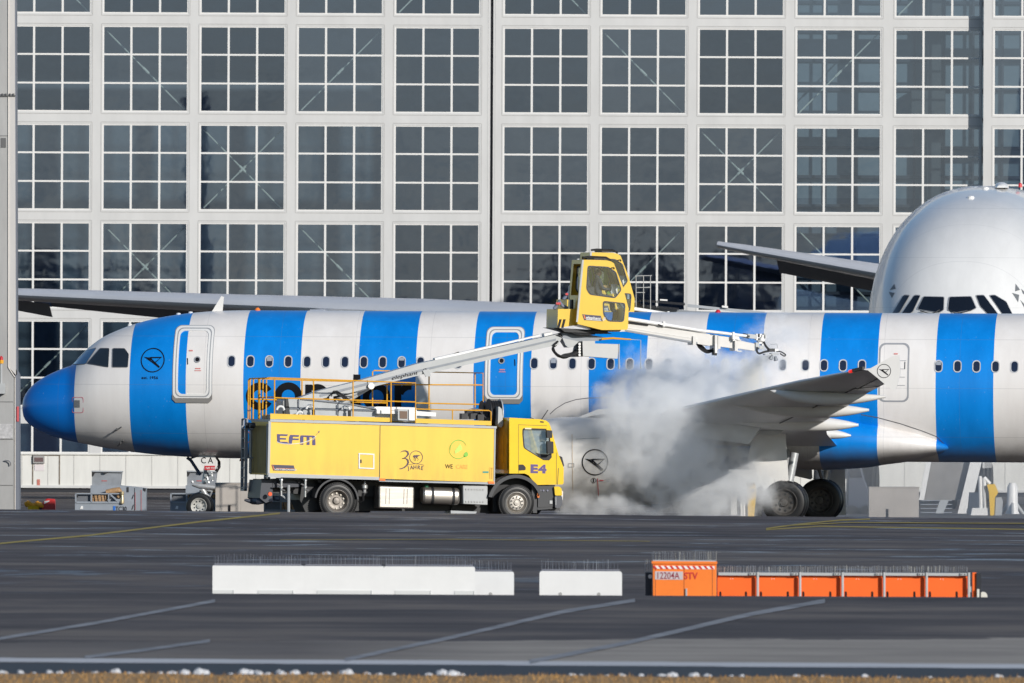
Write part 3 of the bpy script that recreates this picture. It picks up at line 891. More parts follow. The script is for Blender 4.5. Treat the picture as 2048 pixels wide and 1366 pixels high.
# doors: a raised white rim, inner edge line, sill plate, porthole and handle
DW = mat('door_rim_white', (.76, .75, .73), .35)
DG = mat('door_gap_grey', (.30, .31, .33), .5)
def door(px0, px1, py0, py1, rim, line, thin=False):
    mb = MB()
    xa, za = SX(px0, (py0 + py1) / 2)[0], SX((px0 + px1) / 2, py0)[1]; xb_, zb = SX(px1, (py0 + py1) / 2)[0], SX((px0 + px1) / 2, py1)[1]
    O = rrect(xa, xb_, zb, za, .17, 5)
    def dens(p):
        q = []
        for i in range(len(p)):
            a, b = p[i], p[(i + 1) % len(p)]; k = max(1, int(math.hypot(b[0] - a[0], b[1] - a[1]) / .15))
            q += [(a[0] + (b[0] - a[0]) * j / k, a[1] + (b[1] - a[1]) * j / k) for j in range(k)]
        return q
    if thin:
        for w0, w1, mi in ((0, .03, 1),):
            I = rrect(xa + w1, xb_ - w1, zb + w1, za - w1, .15, 5)
            n_ = len(O)
            mb2 = dens(O); cx, cz = (xa + xb_) / 2, (za + zb) / 2
            inn = [(cx + (p[0] - cx) * (1 - .045 / (xb_ - cx)), cz + (p[1] - cz) * (1 - .045 / (za - cz))) for p in mb2]
            skin_ring(mb, mb2, inn, .006, .006, 1)
    else:
        o1 = dens(O); cx, cz = (xa + xb_) / 2, (za + zb) / 2
        def sc(p, d): return [(cx + (q[0] - cx) * (1 - d / (xb_ - cx)), cz + (q[1] - cz) * (1 - d / (za - cz))) for q in p]
        skin_ring(mb, o1, sc(o1, rim), .014, .014, 0)
        skin_ring(mb, sc(o1, rim), sc(o1, rim + .03), .012, .012, 1)
        skin_ring(mb, sc(o1, rim + .03), sc(o1, rim + .085), .016, .016, 0)
        skin_ring(mb, sc(o1, -.02), sc(o1, 0), .01, .012, 1)
        for a, b in ((xa - .03, xa + .12), (xb_ - .12, xb_ + .03)): pass
        n_ = 12; vs = []
        for k in range(n_ + 1):
            xx = xa - .02 + (xb_ - xa + .04) * k / n_
            dr = .10 if 1 <= k <= n_ - 1 else .0
            vs += [SL(xx, zb + (.03 if dr else .14), .024), SL(xx, zb - dr, .03)]
        mb.add(vs, [(2 * k, 2 * k + 1, 2 * k + 3, 2 * k + 2) for k in range(n_)], 2)
    o = mb.build('cabin_door', [DW, DG, mat('sill_plate', (.22, .21, .20), .6)], jet, 50)
    h = MB(); zc_ = (za + zb) / 2
    if not thin:
        hx_ = xb_ - .42 if line else xa + .45
        skin_ring(h, [(hx_ + .09 * math.cos(t), zc_ + .08 + .09 * math.sin(t)) for t in [k * math.pi / 8 for k in range(16)]], [(hx_ + .06 * math.cos(t), zc_ + .08 + .06 * math.sin(t)) for t in [k * math.pi / 8 for k in range(16)]], .02, .016, 1)
        skin_fan(h, [(hx_ + .06 * math.cos(t), zc_ + .08 + .06 * math.sin(t)) for t in [k * math.pi / 8 for k in range(16)]], .016, 0)
        hh = hx_ - .28 if line else xb_ - .22
        skin_strip(h, [(hh, zc_ + .12), (hh + .015, zc_ - .06)], .022, .02, 0)
        skin_strip(h, [(hx_ - .05, zc_ - .17), (hx_ + .1, zc_ - .17)], .03, .014, 2); skin_strip(h, [(hx_ - .07, zc_ - .23), (hx_ + .12, zc_ - .23)], .02, .014, 2)
        skin_strip(h, [(hx_ - .25, zc_ + .33), (hx_ - .14, zc_ + .33)], .035, .014, 2)
    else:
        for pz, a, b in ((.33, .0, .12), (.10, -.05, .1), (-.13, -.05, .1), (-.36, -.05, .1)):
            skin_strip(h, [(xa + .55 + a, zc_ + pz), (xa + .55 + b + .1, zc_ + pz)], .014, .01, 1)
        skin_strip(h, [(xb_ - .12, zc_ + .3), (xb_ - .12, zc_ + .10)], .02, .012, 0)
        skin_strip(h, [(xa + .42, zc_ + .52), (xa + .53, zc_ + .52)], .035, .012, 2)
    h.build('door_marking', [INK, DG, mat('door_notice', (.62, .22, .20), .5)], o, 60)
    return o
door(347, 424, 652, 798, .055, True)
door(971, 1045, 655, 800, .055, False)
door(1757, 1818, 686, 804, .07, False, True)
# lettering on the forward fuselage, partly hidden by the truck
def ring_arc(px, py, r, wd, a0=0, a1=360, name=None, mb=None):
    cx, cz = SX(px, py); k = r / S
    n_ = max(8, int(abs(a1 - a0) / 7))
    pts = [(cx + k * math.cos(R(a0 + (a1 - a0) * i / n_)), cz + k * math.sin(R(a0 + (a1 - a0) * i / n_))) for i in range(n_ + 1)]
    skin_strip(mb, pts, wd / S, .009)
mb = MB()
ring_arc(519.5, 792.5, 20.3, 14.5, 30, 330, mb=mb)
ring_arc(577, 792.5, 20.6, 14.5, 0, 360, mb=mb)
def vbar(px, y0, y1, wd): skin_strip(mb, [SX(px, y0), SX(px, y1)], wd / S, .009)
vbar(617.5, 769, 815, 13.5); vbar(652, 792, 815, 13.5); ring_arc(635, 792, 17.5, 13, 0, 130, mb=mb)
vbar(714, 749, 816, 14); ring_arc(694, 793.5, 20.5, 13, 0, 360, mb=mb)
ring_arc(753, 794, 21, 13, 0, 360, mb=mb)
vbar(796, 770, 818, 13.5)
ring_arc(821, 795, 22, 13, 84, 160, mb=mb)
mb.build('lettering', INK, jet, 40)
def bird(mb, P, off, r):
    """the stylised bird in its ring; P maps unit (u, v) to the surface"""
    n_ = 40
    vs = []
    for k in range(n_):
        t = 2 * math.pi * k / n_
        vs += [P(math.cos(t), math.sin(t)), P(.915 * math.cos(t), .915 * math.sin(t))]
    mb.add(vs, [(2 * k, 2 * ((k + 1) % n_), 2 * ((k + 1) % n_) + 1, 2 * k + 1) for k in range(n_)])
    for q in ([(-.77, .27), (-.38, .22), (-.30, .12), (-.12, .05), (-.16, -.03), (-.38, .02)], [(-.38, .22), (-.22, .24), (.62, -.52), (.55, -.64)], [(-.16, -.03), (-.38, .02), (.55, -.64), (.62, -.52)],
              [(-.22, .26), (.76, .27), (.70, .17), (-.16, .16)], [(.76, .27), (.60, .17), (.20, -.14), (.30, -.17)], [(-.22, .26), (-.10, .18), (-.04, .0), (-.16, .02)]):
        vs = []; m_ = len(q)
        mb.add([P(*p) for p in q], [tuple(range(m_))])
mb = MB(); cx, cz = SX(305.5, 720.5)
bird(mb, lambda u, v: SL(cx + u * .345, cz + v * .345, .010), 0, 1)
mb.build('bird_emblem', INK, jet, 40)
def skin_text(name, txt, px, py, h, m_, par=jet, bold=.0):
    vs, fs = text_geo(txt, bold, 0, 'CENTER', 1.15); mb = MB(); cx, cz = SX(px, py); k = h / S / .7
    mb.add([SL(cx + a * k, cz + b * k, .010) for a, b in vs], fs); return mb.build(name, m_, par, 40)
skin_text('founding_date', 'est. 1956', 299.5, 758, 5.5, INK, bold=.02)
# small fittings on the nose
mb = MB()
q = roundpoly(pxs([(144, 794), (167, 794), (167, 826), (144, 826)]), .06, 3); skin_ring(mb, q, shrink(q, .018), .006, .006, 0)
mb.build('static_port_outline', mat('pink_outline', (.60, .22, .26), .5), jet, 60)
mb = MB(); skin_fan(mb, pxs([(147.5, 800.5), (159.5, 800.5), (159.5, 815), (147.5, 815)]), .008, 0); mb.build('static_port', mat('port_grey', (.22, .23, .24), .6, noise=.6, nscale=60), jet, 60)
mb = MB()
for a, b in (((225, 861), (243, 853)), ((236, 886), (247, 880))):
    xa, za = SX(*a); xb_, zb = SX(*b)
    mb.tube([SL(xa, za, .10), SL((xa + xb_) / 2, (za + zb) / 2 + .03, .10), SL((xa + xb_) / 2, (za + zb) / 2 - .02, .04), SL(xb_, zb, .02)], .018, 6)
    mb.tube([SL((xa + xb_) / 2, (za + zb) / 2, .10), SL((xa + xb_) / 2, (za + zb) / 2, .0)], .02, 6)
mb.build('pitot_probe', mat('probe_steel', (.2, .2, .2), .4, metal=.6), jet)
for px, sz in ((438, 1.0),):
    mb = MB(); b0 = [AF.L(a, b, 0) for a, b in ((424, 623), (445, 623), (448, 594), (443, 592))]
    mb.prism([(q.x, q.z) for q in b0], -.03, .03, 0); mb.build('blade_antenna', AWHITE, jet)
for px, py, c_ in ((515, 622.5, SIGO), (485, 914, SIGO), (1436, 625, RED)):
    q = AF.L(px, py, 0); mb = MB(); mb.lathe([(-.03, .09), (.02, .08), (.07, .04), (.08, .001)], (q.x, 0, (f_top(q.x) if py < 700 else f_bot(q.x) - .05)), (0, 0, 1), 10); mb.build('beacon_lamp', c_, jet)
for px in (260, 357, 381):
    q = AF.L(px, 640, 0); mb = MB(); mb.lathe([(-.05, .07), (.035, .06), (.05, .001)], (q.x, 0, f_top(q.x)), (0, 0, 1), 10); mb.build('roof_antenna', AWHITE, jet)
mb = MB()
q = roundpoly(pxs([(484, 862), (500, 862), (500, 886), (484, 886)]), .1, 3); skin_ring(mb, q, shrink(q, .014), .005, .005, 0); mb.build('hatch_outline', mat('hatch_red_line', (.6, .25, .25), .5), jet, 60)

# belly fairing
mb = MB(); secs = []
FT = [(1118, 1.4, 908, 850), (1145, 1.85, 917, 812), (1200, 2.08, 928, 797), (1300, 2.18, 936, 795), (1500, 2.2, 940, 797), (1640, 2.16, 940, 810), (1722, 2.1, 936, 829), (1760, 2.04, 930, 837), (1800, 1.95, 925, 848), (1845, 1.78, 917, 862), (1872, 1.60, 911, 874), (1888, 1.38, 905, 884), (1897, 1.0, 898, 893)]
ft = []
for px, hw, lo_, hi_ in FT:
    x = AF.L(px, 880, -1.9).x; ft.append((x, hw, AF.L(px, lo_, -1.2).z, AF.L(px, hi_, -1.9).z))
fw_, fl_, fh_ = [(q[0], q[1]) for q in ft], [(q[0], q[2]) for q in ft], [(q[0], q[3]) for q in ft]
for k in range(81):
    t = 1 - (1 - k / 80) ** 1.5; x = ft[0][0] + (ft[-1][0] - ft[0][0]) * t
    hw, low, hi = smooth_interp(fw_, x), smooth_interp(fl_, x), smooth_interp(fh_, x)
    n_ = 40; sec = []
    for j in range(n_):
        a = 2 * math.pi * j / n_
        cx_, cz_ = math.sin(a), math.cos(a)
        e = 2 / 2.4
        yy = hw * math.copysign(abs(cx_) ** e, cx_); zz = (hi + low) / 2 + (hi - low) / 2 * math.copysign(abs(cz_) ** e, cz_)
        sec.append((x, yy, zz))
    secs.append(sec)
loft(mb, secs); mb.build('belly_fairing', LIV, jet, 60)
mb = MB()
l1 = [(1100, 828), (1112, 817), (1130, 806), (1152, 799), (1176, 796), (1230, 795)]
skin_strip(mb, [SX(*p) for p in l1], .02, .006)
l2 = [(1722, 829), (1755, 835), (1800, 847), (1845, 862), (1873, 873), (1893, 893)]
skin_strip(mb, [SX(*p) for p in l2], .02, .006)
mb.build('fairing_joint', mat('joint_dark', (.10, .10, .11), .6), jet, 60)

# wings
def airfoil(c, tk, n_=14):
    pts = []
    for i in range(n_ + 1):
        x = .5 * (1 - math.cos(math.pi * i / n_)); y = 5 * tk * (.2969 * x ** .5 - .126 * x - .3516 * x * x + .2843 * x ** 3 - .1036 * x ** 4)
        pts.append((x * c, y * c * 1.05))
    low_ = [(x, -y * .8) for x, y in pts[1:-1]][::-1]
    return pts + low_
XN = NOSEX
def wing_z(l): return interp([(0, 2.5), (1.9, 2.62), (4, 2.86), (6.4, 3.12), (9.4, 3.47), (13.5, 3.97), (17, 4.34)], l)
WS = [(0.0, 15.4, 7.9, .085), (1.9, 16.4, 6.9, .09), (4.0, 17.55, 5.6, .095), (6.4, 18.9, 4.35, .10), (9.4, 20.6, 3.5, .11), (12, 22.1, 2.75, .105), (13.5, 23.0, 2.35, .105), (15.5, 24.2, 1.75, .10), (16.6, 24.9, 1.15, .09), (16.95, 25.12, .85, .08)]
def wing(side):
    mb = MB(); secs = []
    for l, s_, c, tk in WS:
        tw = R(4.2 - 3.0 * l / 17); sec = []
        for x, z in airfoil(c, tk):
            xx = x * math.cos(tw) + z * math.sin(tw); zz = z * math.cos(tw) - x * math.sin(tw)
            sec.append((XN + s_ + xx, side * l, wing_z(l) + zz))
        secs.append(sec)
    loft(mb, secs)
    return mb.build('wing', AGREY, jet, 40)
wing(-1); wing(1)
def wing_p(l, fc, dz, side=-1):
    s_ = interp([(a, b) for a, b, c, t in WS], l); c = interp([(a, c_) for a, b, c_, t in WS], l)
    tw = R(4.2 - 3.0 * l / 17)
    return Vector((XN + s_ + fc * c, side * l, wing_z(l) + dz - fc * c * math.sin(tw)))
# flap joint lines and access panels under the near wing
mb = MB()
for l0, l1_, fc, dz in ((6.6, 13.5, .70, -.09), (13.5, 16.6, .72, -.055)):
    a, b = wing_p(l0, fc, dz - .06), wing_p(l1_, fc, dz)
    mb.beam(a, b, (0, 0, 1), .03, .02)
for l0 in (13.5, 10.0):
    mb.beam(wing_p(l0, .70, -.11), wing_p(l0, .98, -.02), (0, 0, 1), .03, .02)
mb.build('flap_joint', mat('flap_joint_dark', (.07, .07, .08), .6), jet)
# red navigation lamp on the leading edge near the tip
mb = MB(); q = wing_p(16.3, .01, .02); mb.lathe([(-.14, .02), (-.1, .045), (.1, .045), (.14, .02)], q, (.45, -.9, .08), 8, 0, True); mb.build('wingtip_lamp', mat('lamp_red', (.7, .02, .02), .3, emit=((1, .03, .02), .8)), jet)
mb = MB(); mb.beam(wing_p(16.45, -.012, .02), wing_p(16.95, -.01, .03), (0, 0, 1), .07, .09); mb.build('lamp_cover', DGREY, jet)
# wingtip fence
FL = -17.05
mb = MB()
fe = AF.P([(1735, 740), (1751, 731), (1772, 719), (1788, 711), (1799, 711), (1800, 726), (1801, 748), (1792, 779), (1784, 779), (1768, 767), (1754, 755)], FL)
mb.prism(fe, FL - .03, FL + .04, 0)
fence = mb.build('wingtip_fence', AWHITE, jet)
mb = MB(); q = AF.L(1768, 742, FL - .036)
bird(mb, lambda u, v: (q.x + u * .19, FL - .036, q.z + v * .19), 0, 1); mb.build('bird_emblem', INK, fence, 40)
# flap track fairings: pointed canoes below the wing
def canoe(name, lat, nose, mid, tail, h, wd, m_=AWHITE, side=-1):
    a, b, c = AF.L(*nose, lat), AF.L(*mid, lat), AF.L(*tail, lat); mb = MB(); secs = []
    for k in range(25):
        t = k / 24; p = a * (1 - t) ** 2 + (b * 2 - (a + c) * .5) * 2 * t * (1 - t) + c * t * t
        g = (math.sin(math.pi * min(1, t ** 1.05)) ** .62) if 0 < t < 1 else .02
        g = max(g, .16 * sm(.8, 1, t) if t > .8 else .02)
        secs.append([(p.x, lat * (1 if side < 0 else -1) + wd * g * math.sin(2 * math.pi * j / 16), p.z + h * g * (.5 + .5 * math.cos(2 * math.pi * j / 16)) - h * g * .5) for j in range(16)])
    loft(mb, secs); return mb.build(name, m_, jet, 60)
for side in (-1, 1):
    canoe('flap_track_fairing', -12.6, (1540, 781), (1640, 797), (1772, 793), .37, .2, side=side)
    canoe('flap_track_fairing', -9.4, (1440, 800), (1590, 818), (1738, 820), .46, .24, side=side)
    canoe('flap_track_fairing', -6.2, (1425, 836), (1590, 846), (1717, 850), .44, .24, side=side)
    canoe('flap_track_fairing', -3.2, (1570, 858), (1640, 866), (1702, 871), .30, .2, side=side)
# engines
def engine(side):
    c = AF.L(1190, 926, -5.75); oz = c.z; lat = 5.75 * side
    x0 = XN + 14.9
    prof = [(.95, .86), (.3, .92), (.05, .97), (.0, 1.03), (.06, 1.10), (.3, 1.19), (.9, 1.27), (1.8, 1.29), (2.8, 1.22), (3.5, 1.08), (3.55, 1.0)]
    mb = MB(); mb.lathe(prof, (x0, lat, oz), (1, 0, 0), 48)
    n_ = mb.build('engine_nacelle', AWHITE, jet, 50)
    mb = MB(); mb.lathe([(.95, .87), (.97, .1), (.6, .02)], (x0, lat, oz), (1, 0, 0), 32); mb.build('fan_disc', DARK, n_)
    mb = MB(); mb.lathe([(3.2, .98), (3.9, .72), (4.6, .52), (4.65, .45), (4.4, .2)], (x0, lat, oz), (1, 0, 0), 32); mb.build('core_nozzle', mat('burnt_nozzle', (.25, .23, .22), .4, metal=.7), n_)
    mb = MB()
    lo_ = [(x0 + 1.3, oz + 1.22), (x0 + 3.4, oz + .9), (x0 + 6.2, oz + .55), (x0 + 6.6, wing_z(5.75) - .25), (x0 + 3.6, wing_z(5.75) + .22), (x0 + 2.0, oz + 1.5)]
    mb.prism(lo_, lat - .2, lat + .2, 0); mb.build('engine_pylon', AGREY, jet)
    return n_, oz, x0, lat
nac, oz, ex0, elat = engine(-1)
engine(1)
def NL(px, py, off):
    """photo point on the near nacelle"""
    q = AF.L(px, py, elat - 1.27)
    for _ in range(4):
        k = max(-1, min(1, (q.z - oz) / 1.28)); q = AF.L(px, py, elat - 1.28 * math.sqrt(1 - k * k) - off)
    return q
mb = MB()
bird(mb, lambda u, v: NL(1190 + 26.5 * u, 924.5 - 26.5 * v, .02), 0, 1)
mb.build('bird_emblem', INK, nac, 40)
mb = MB()
def nline(a, b, wd=.025, mi=0):
    n_ = 6; vs = []
    for k in range(n_ + 1):
        q = NL(a[0] + (b[0] - a[0]) * k / n_, a[1] + (b[1] - a[1]) * k / n_, .02)
        hor = abs(a[0] - b[0]) > abs(a[1] - b[1])
        vs += [(q.x - (0 if hor else wd / 2), q.y, q.z - (wd / 2 if hor else 0)), (q.x + (0 if hor else wd / 2), q.y, q.z + (wd / 2 if hor else 0))]
    mb.add(vs, [(2 * k, 2 * k + 1, 2 * k + 3, 2 * k + 2) for k in range(n_)], mi)
nline((1195, 957), (1197, 992), .02, 1)
nline((1199, 961), (1207, 961), .03, 1)
for a, b in (((1137, 927), (1148, 927)), ((1137, 934), (1148, 934)), ((1137, 927), (1137, 934)), ((1148, 927), (1148, 934)), ((1219, 930), (1229, 930)), ((1219, 935), (1229, 935)), ((1219, 930), (1219, 935)), ((1229, 930), (1229, 935)), ((1209, 959), (1220, 959)), ((1209, 963), (1218, 963))): nline(a, b, .012, 2)
for k in range(12):
    t = math.pi * 2 * k / 12; t2 = math.pi * 2 * (k + 1) / 12
    nline((1187 + 5 * math.cos(t), 961 + 5 * math.sin(t)), (1187 + 5 * math.cos(t2), 961 + 5 * math.sin(t2)), .014, 0)
nline((1187, 957.5), (1187, 964.5), .03, 0)
nline((1144, 868), (1146, 1000), .012, 3)
nline((1292, 860), (1293, 990), .012, 2)
nline((1152, 878), (1200, 876), .012, 2)
mb.build('cowl_marking', [INK, RED, DG, mat('stain_tan', (.55, .42, .28), .6)], nac, 40)

# nose gear
ng = MB()
c1 = AF.L(398.5, 1012, -.17)
def wheel(lat_c, c, r, wd, par, rim_m, rr, name='wheel', dish=.05):
    mb = MB(); e = wd / 2
    mb.lathe([(-e * .92, r * .62), (-e, r * .78), (-e * .86, r * .93), (-e * .5, r), (e * .5, r), (e * .86, r * .93), (e, r * .78), (e * .92, r * .62), (e * .5, r * .58), (-e * .5, r * .58), (-e * .92, r * .62)], (c.x, lat_c, c.z), (0, 1, 0), 40)
    w_ = mb.build(name, TYRE, par, 40)
    mb = MB()
    mb.lathe([(-e * .9, r * .625), (-e * .98, r * .60), (-e * .9, r * .56), (-e * .9 + dish, r * .48), (-e * .9 + dish * 1.4, r * .2), (-e * .9 + dish * .4, r * .17), (-e * .9 + dish * .3, .001)], (c.x, lat_c, c.z), (0, 1, 0), 32, 0)
    n_ = 9
    for k in range(n_):
        t = 2 * math.pi * k / n_; mb.cyl((c.x + r * .38 * math.cos(t), lat_c - e * .9 + dish * .9, c.z + r * .38 * math.sin(t)), (c.x + r * .38 * math.cos(t), lat_c - e * .9 + dish * 1.3, c.z + r * .38 * math.sin(t)), r * .06, 8, 1)
    mb.lathe([(e * .9, r * .62), (e * .8, r * .3), (e * .8, .001)], (c.x, lat_c, c.z), (0, 1, 0), 24, 0)
    mb.build('rim', [rim_m, DARK], w_, 40)
    return w_
gear = ng
NGM = mat('gear_light_metal', (.55, .56, .57), .35, metal=.4, noise=.2, nscale=12)
mb = MB()
zt_ = 1.95
p_top = AF.L(418, 915, 0); p_ax = Vector((c1.x, 0, c1.z))
mb.tube([p_top, AF.L(409, 965, 0)], .085, 12, 0)
mb.tube([AF.L(409, 962, 0), p_ax + Vector((0, 0, .02))], .06, 12, 0)
mb.tube([p_ax + Vector((0, -.22, 0)), p_ax + Vector((0, .22, 0))], .05, 10, 0)
mb.tube([AF.L(385, 968, -.05), AF.L(400, 972, -.08), AF.L(430, 975, -.05)], [.06, .085, .06], 12, 0)
mb.tube([AF.L(384, 962, -.05), AF.L(388, 969, -.05)], .04, 8, 0)
mb.tube([AF.L(404, 978, 0), AF.L(411, 989, 0)], [.10, .07], 12, 0)
mb.tube([AF.L(414, 980, 0), AF.L(424, 983, -.03), AF.L(420, 992, 0), AF.L(412, 988, 0)], .035, 8, 0)
for a, b in (((408, 943), (424, 950)), ((410, 955), (426, 946)), ((412, 948), (418, 966)), ((423, 944), (425, 962))): mb.tube([AF.L(*a, -.1), AF.L(*b, -.1)], .03, 8, 0)
for a in ((412, 951), (421, 947), (425, 956), (414, 962)): mb.lathe([(-.06, .05), (.06, .05)], AF.L(*a, -.15), (0, 1, 0), 10, 1, True)
ngear = mb.build('nose_gear_leg', [NGM, CHROME], jet)
mb = MB(); mb.tube([AF.L(374, 915, -.05), AF.L(382, 921, -.05), AF.L(401, 950, -.02)], .045, 8, 0); mb.tube([AF.L(381, 917, -.05), AF.L(398, 911, -.05)], .025, 8, 0); mb.build('drag_strut', mat('strut_dark_blue', (.05, .07, .12), .4), jet)
mb = MB(); hs = [(424, 905), (430, 912), (437, 922), (437, 932), (431, 942)]
for k in range(3): mb.tube([AF.L(a + k * 1.2, b + k, .1 * k) for a, b in hs], .03, 6, 0)
mb.build('brake_hose', BLACK, jet)
wheel(-.19, c1, .37, .22, jet, mat('nose_wheel_rim', (.62, .61, .57), .35, metal=.3, noise=.15, nscale=10), 0)
wheel(.19, c1, .37, .22, jet, bpy.data.materials['nose_wheel_rim'], 0)
mb = MB(); nd = AF.P(roundpoly([(396, 908), (422, 908), (432, 914), (431, 940), (409, 940), (402, 929)], 6), -.42)
mb.prism(nd, -.44, -.40, 0); d1 = mb.build('nose_gear_door', AWHITE, jet)
mb = MB(); q = AF.L(401.5, 926.5, -.446); mb.text('CA', q, (1, 0, 0), (0, 0, 1), .17, 0, bold=.006, wscale=.9, spacing=1.45); mb.build('lettering', INK, d1, 40)
mb = MB(); mb.prism(AF.P([(409, 931.5), (430, 931.5), (430, 940), (409, 940)], -.44), -.45, -.441, 0)
q = AF.L(411.5, 938, -.455); mb.text('NO TOW', q, (1, 0, 0), (0, 0, 1), .055, 1, bold=.02); mb.build('warning_plate', [RED, WHITE], d1, 40)
# main gear
for side in (-1, 1):
    c2 = AF.L(1568.5, 1004.5, -4.2)
    if side > 0: c2.x += .42
    mb = MB()
    mb.tube([(c2.x + .25, side * 3.7, 2.0), (c2.x, side * 3.8, c2.z)], .12, 12)
    mb.tube([(c2.x, side * 3.8 - .5, c2.z), (c2.x, side * 3.8 + .5, c2.z)], .07, 10)
    mb.tube([(c2.x + .1, side * 3.75, 1.0), (c2.x - .1, side * 2.0, 2.1)], .06, 8)
    mb.build('main_gear_leg', NGM, jet)
    rm = mat('main_wheel_rim', (.10, .095, .09), .5, metal=.3, noise=.4, nscale=10) if side < 0 else bpy.data.materials['main_wheel_rim']
    wheel(side * 3.8 - .42, c2, .615, .42, jet, rm, 0, dish=.09)
    wheel(side * 3.8 + .42, c2, .615, .42, jet, rm, 0, dish=.09)
    mb = MB()
    gd = AF.P([(1512, 852), (1570, 846), (1577, 960), (1573, 963), (1515, 950), (1498, 938), (1496, 918), (1499, 900)], -4.35)
    mb.prism(gd, side * 4.30 if side > 0 else -4.35, side * 4.35 if side > 0 else -4.30, 0)
    mb.build('main_gear_door', AWHITE, jet)
mb = MB(); mb.prism(AF.P([(1476, 842), (1600, 840), (1572, 856), (1556, 869), (1540, 871), (1476, 862)], -5.0), -5.0, -4.9, 0); mb.prism(AF.P([(1507, 852.5), (1532, 852.5), (1532, 853.8), (1507, 853.8)], -5.0), -5.02, -5.0, 1); mb.build('inner_flap', [mat('flap_pale_grey', (.62, .63, .62), .4, noise=.06, nscale=2), DG], jet)
mb = MB(); mb.prism(AF.P([(1158, 840.5), (1172, 834.5), (1200, 829), (1240, 826), (1300, 824), (1330, 842), (1190, 842)], -5.9), -5.95, -5.6, 0); mb.build('pylon_fairing', mat('pylon_dark_grey', (.20, .22, .27), .4), jet)  # fairing in its own dark blue-grey
mb = MB(); mb.prism(AF.P([(1645, 938), (1690, 938), (1692, 1030), (1640, 1030)], 4.9), 4.88, 4.92, 0); mb.build('belly_gear_door', AWHITE, jet)
mb = MB(); a, b = AF.L(1560, 931, -2.4), AF.L(1583, 927, -2.4); mb.tube([a, b], [.01, .075], 10); mb.build('drain_mast', AWHITE, jet)
# fin and tailplane (out of the frame)
mb = MB()
mb.prism([(TAILX - 8.5, ZT - .3), (TAILX - 3.2, ZT + 5.6), (TAILX - .9, ZT + 5.6), (TAILX - 1.6, ZT - .6)], -.16, .16, 0); mb.build('tail_fin', LIV, jet)
mb = MB(); secs = []
for y, s_, c in ((-6.2, 3.3, 1.5), (0, 0, 4.0), (6.2, 3.3, 1.5)): secs.append([(TAILX - 5.2 + s_ + x, y, ZC + .9 + abs(y) * .1 + z) for x, z in airfoil(c, .1)])
loft(mb, secs); mb.build('tailplane', AGREY, jet)

# ================================================================= WHITE DOUBLE DECK AIRLINER
BF = Frame((U(1905, 900, 520).x, 520, G(15, 520)), math.pi / 2 - .112)
big = empty('double_deck_airliner', BF.loc, BF.rz, label='huge plain white airliner seen nose on behind the striped aircraft', cat='airliner')
BW = mat('airliner_gloss_white', (.72, .715, .70), .22, coat=.5, noise=.03, nscale=.6)
_t = NT(BW); _g = _t.n.new('ShaderNodeTexCoord').outputs['Object']; _s = _t.n.new('ShaderNodeSeparateXYZ'); _t.l.new(_g, _s.inputs[0])
_j = _t.math('MAXIMUM', _t.math('LESS_THAN', _t.math('FRACT', _t.math('DIVIDE', _t.math('ADD', _s.outputs[0], .35), 1.9)), .012), _t.math('LESS_THAN', _t.math('FRACT', _t.math('DIVIDE', _s.outputs[2], 1.65)), .012))
_n = _t.noise(_g, 1.3, 5, .65, (.5, 1.5, .5))
_c = _t.mix(_t.ramp(_n, [(.35, 0.0), (.7, 1.0)]), (.74, .735, .72), (.80, .795, .78))
_c = _t.mix(_t.math('MULTIPLY', _j, .16), _c, (.2, .2, .22))
_t.l.new(_c, BW.node_tree.nodes['Principled BSDF'].inputs['Base Color'])
BG = mat('big_wing_grey', (.66, .67, .70), .35, noise=.08, nscale=.5)
BD = mat('wing_underside_shade', (.20, .215, .25), .5)
BS = [(0, 4.75, 4.65, .04), (.08, 5.0, 4.35, .42), (.25, 5.25, 4.05, .72), (.6, 5.6, 3.65, 1.12), (1.1, 5.98, 3.3, 1.52), (1.7, 6.42, 3.0, 1.90), (2.3, 6.98, 2.8, 2.24), (2.9, 7.62, 2.65, 2.52),
      (3.6, 8.25, 2.52, 2.78), (4.4, 8.82, 2.42, 3.02), (5.4, 9.38, 2.32, 3.22), (6.6, 9.86, 2.26, 3.38), (8, 10.25, 2.2, 3.49), (10, 10.58, 2.18, 3.56), (12, 10.72, 2.18, 3.57), (46, 10.72, 2.18, 3.57),
      (55, 10.6, 3.2, 3.3), (63, 10.2, 5.2, 2.3), (70, 9.5, 7.4, .9), (72.5, 9.0, 8.2, .2)]
bt, bb, bw_ = [(a, b) for a, b, c, d in BS], [(a, c) for a, b, c, d in BS], [(a, d) for a, b, c, d in BS]
mb = MB(); secs = []; NS2 = 80
us = [0, .04, .08, .16, .25, .4] + [.6 + .25 * k for k in range(46)] + [14, 20, 30, 40, 46, 48, 50, 52, 55, 58, 61, 64, 67, 70, 72.5]
for u in us:
    t_, b_, w_ = smooth_interp(bt, u), smooth_interp(bb, u), smooth_interp(bw_, u)
    fr_ = .46; c = b_ + (t_ - b_) * fr_; sec = []
    for k in range(NS2):
        a = 2 * math.pi * k / NS2; s_, c_ = math.sin(a), math.cos(a); e = 2 / 2.25
        hh = (t_ - c) if c_ > 0 else (c - b_)
        sec.append((u, w_ * math.copysign(abs(s_) ** e, s_), c + hh * math.copysign(abs(c_) ** e, c_)))
    secs.append(sec)
loft(mb, secs)
bigbody = mb.build('fuselage', BW, big, 70)
bvh = BVHTree.FromPolygons(mb.v, mb.f)
def BR(px, py, off=.012):
    d = BF.d(px, py).normalized(); h = bvh.ray_cast(BF.o, d)
    if h[0] is None: h = bvh.find_nearest(BF.o + d * (521 if False else 521.5))
    n_ = h[1] if h[1].dot(d) < 0 else -h[1]
    return h[0] + n_ * off
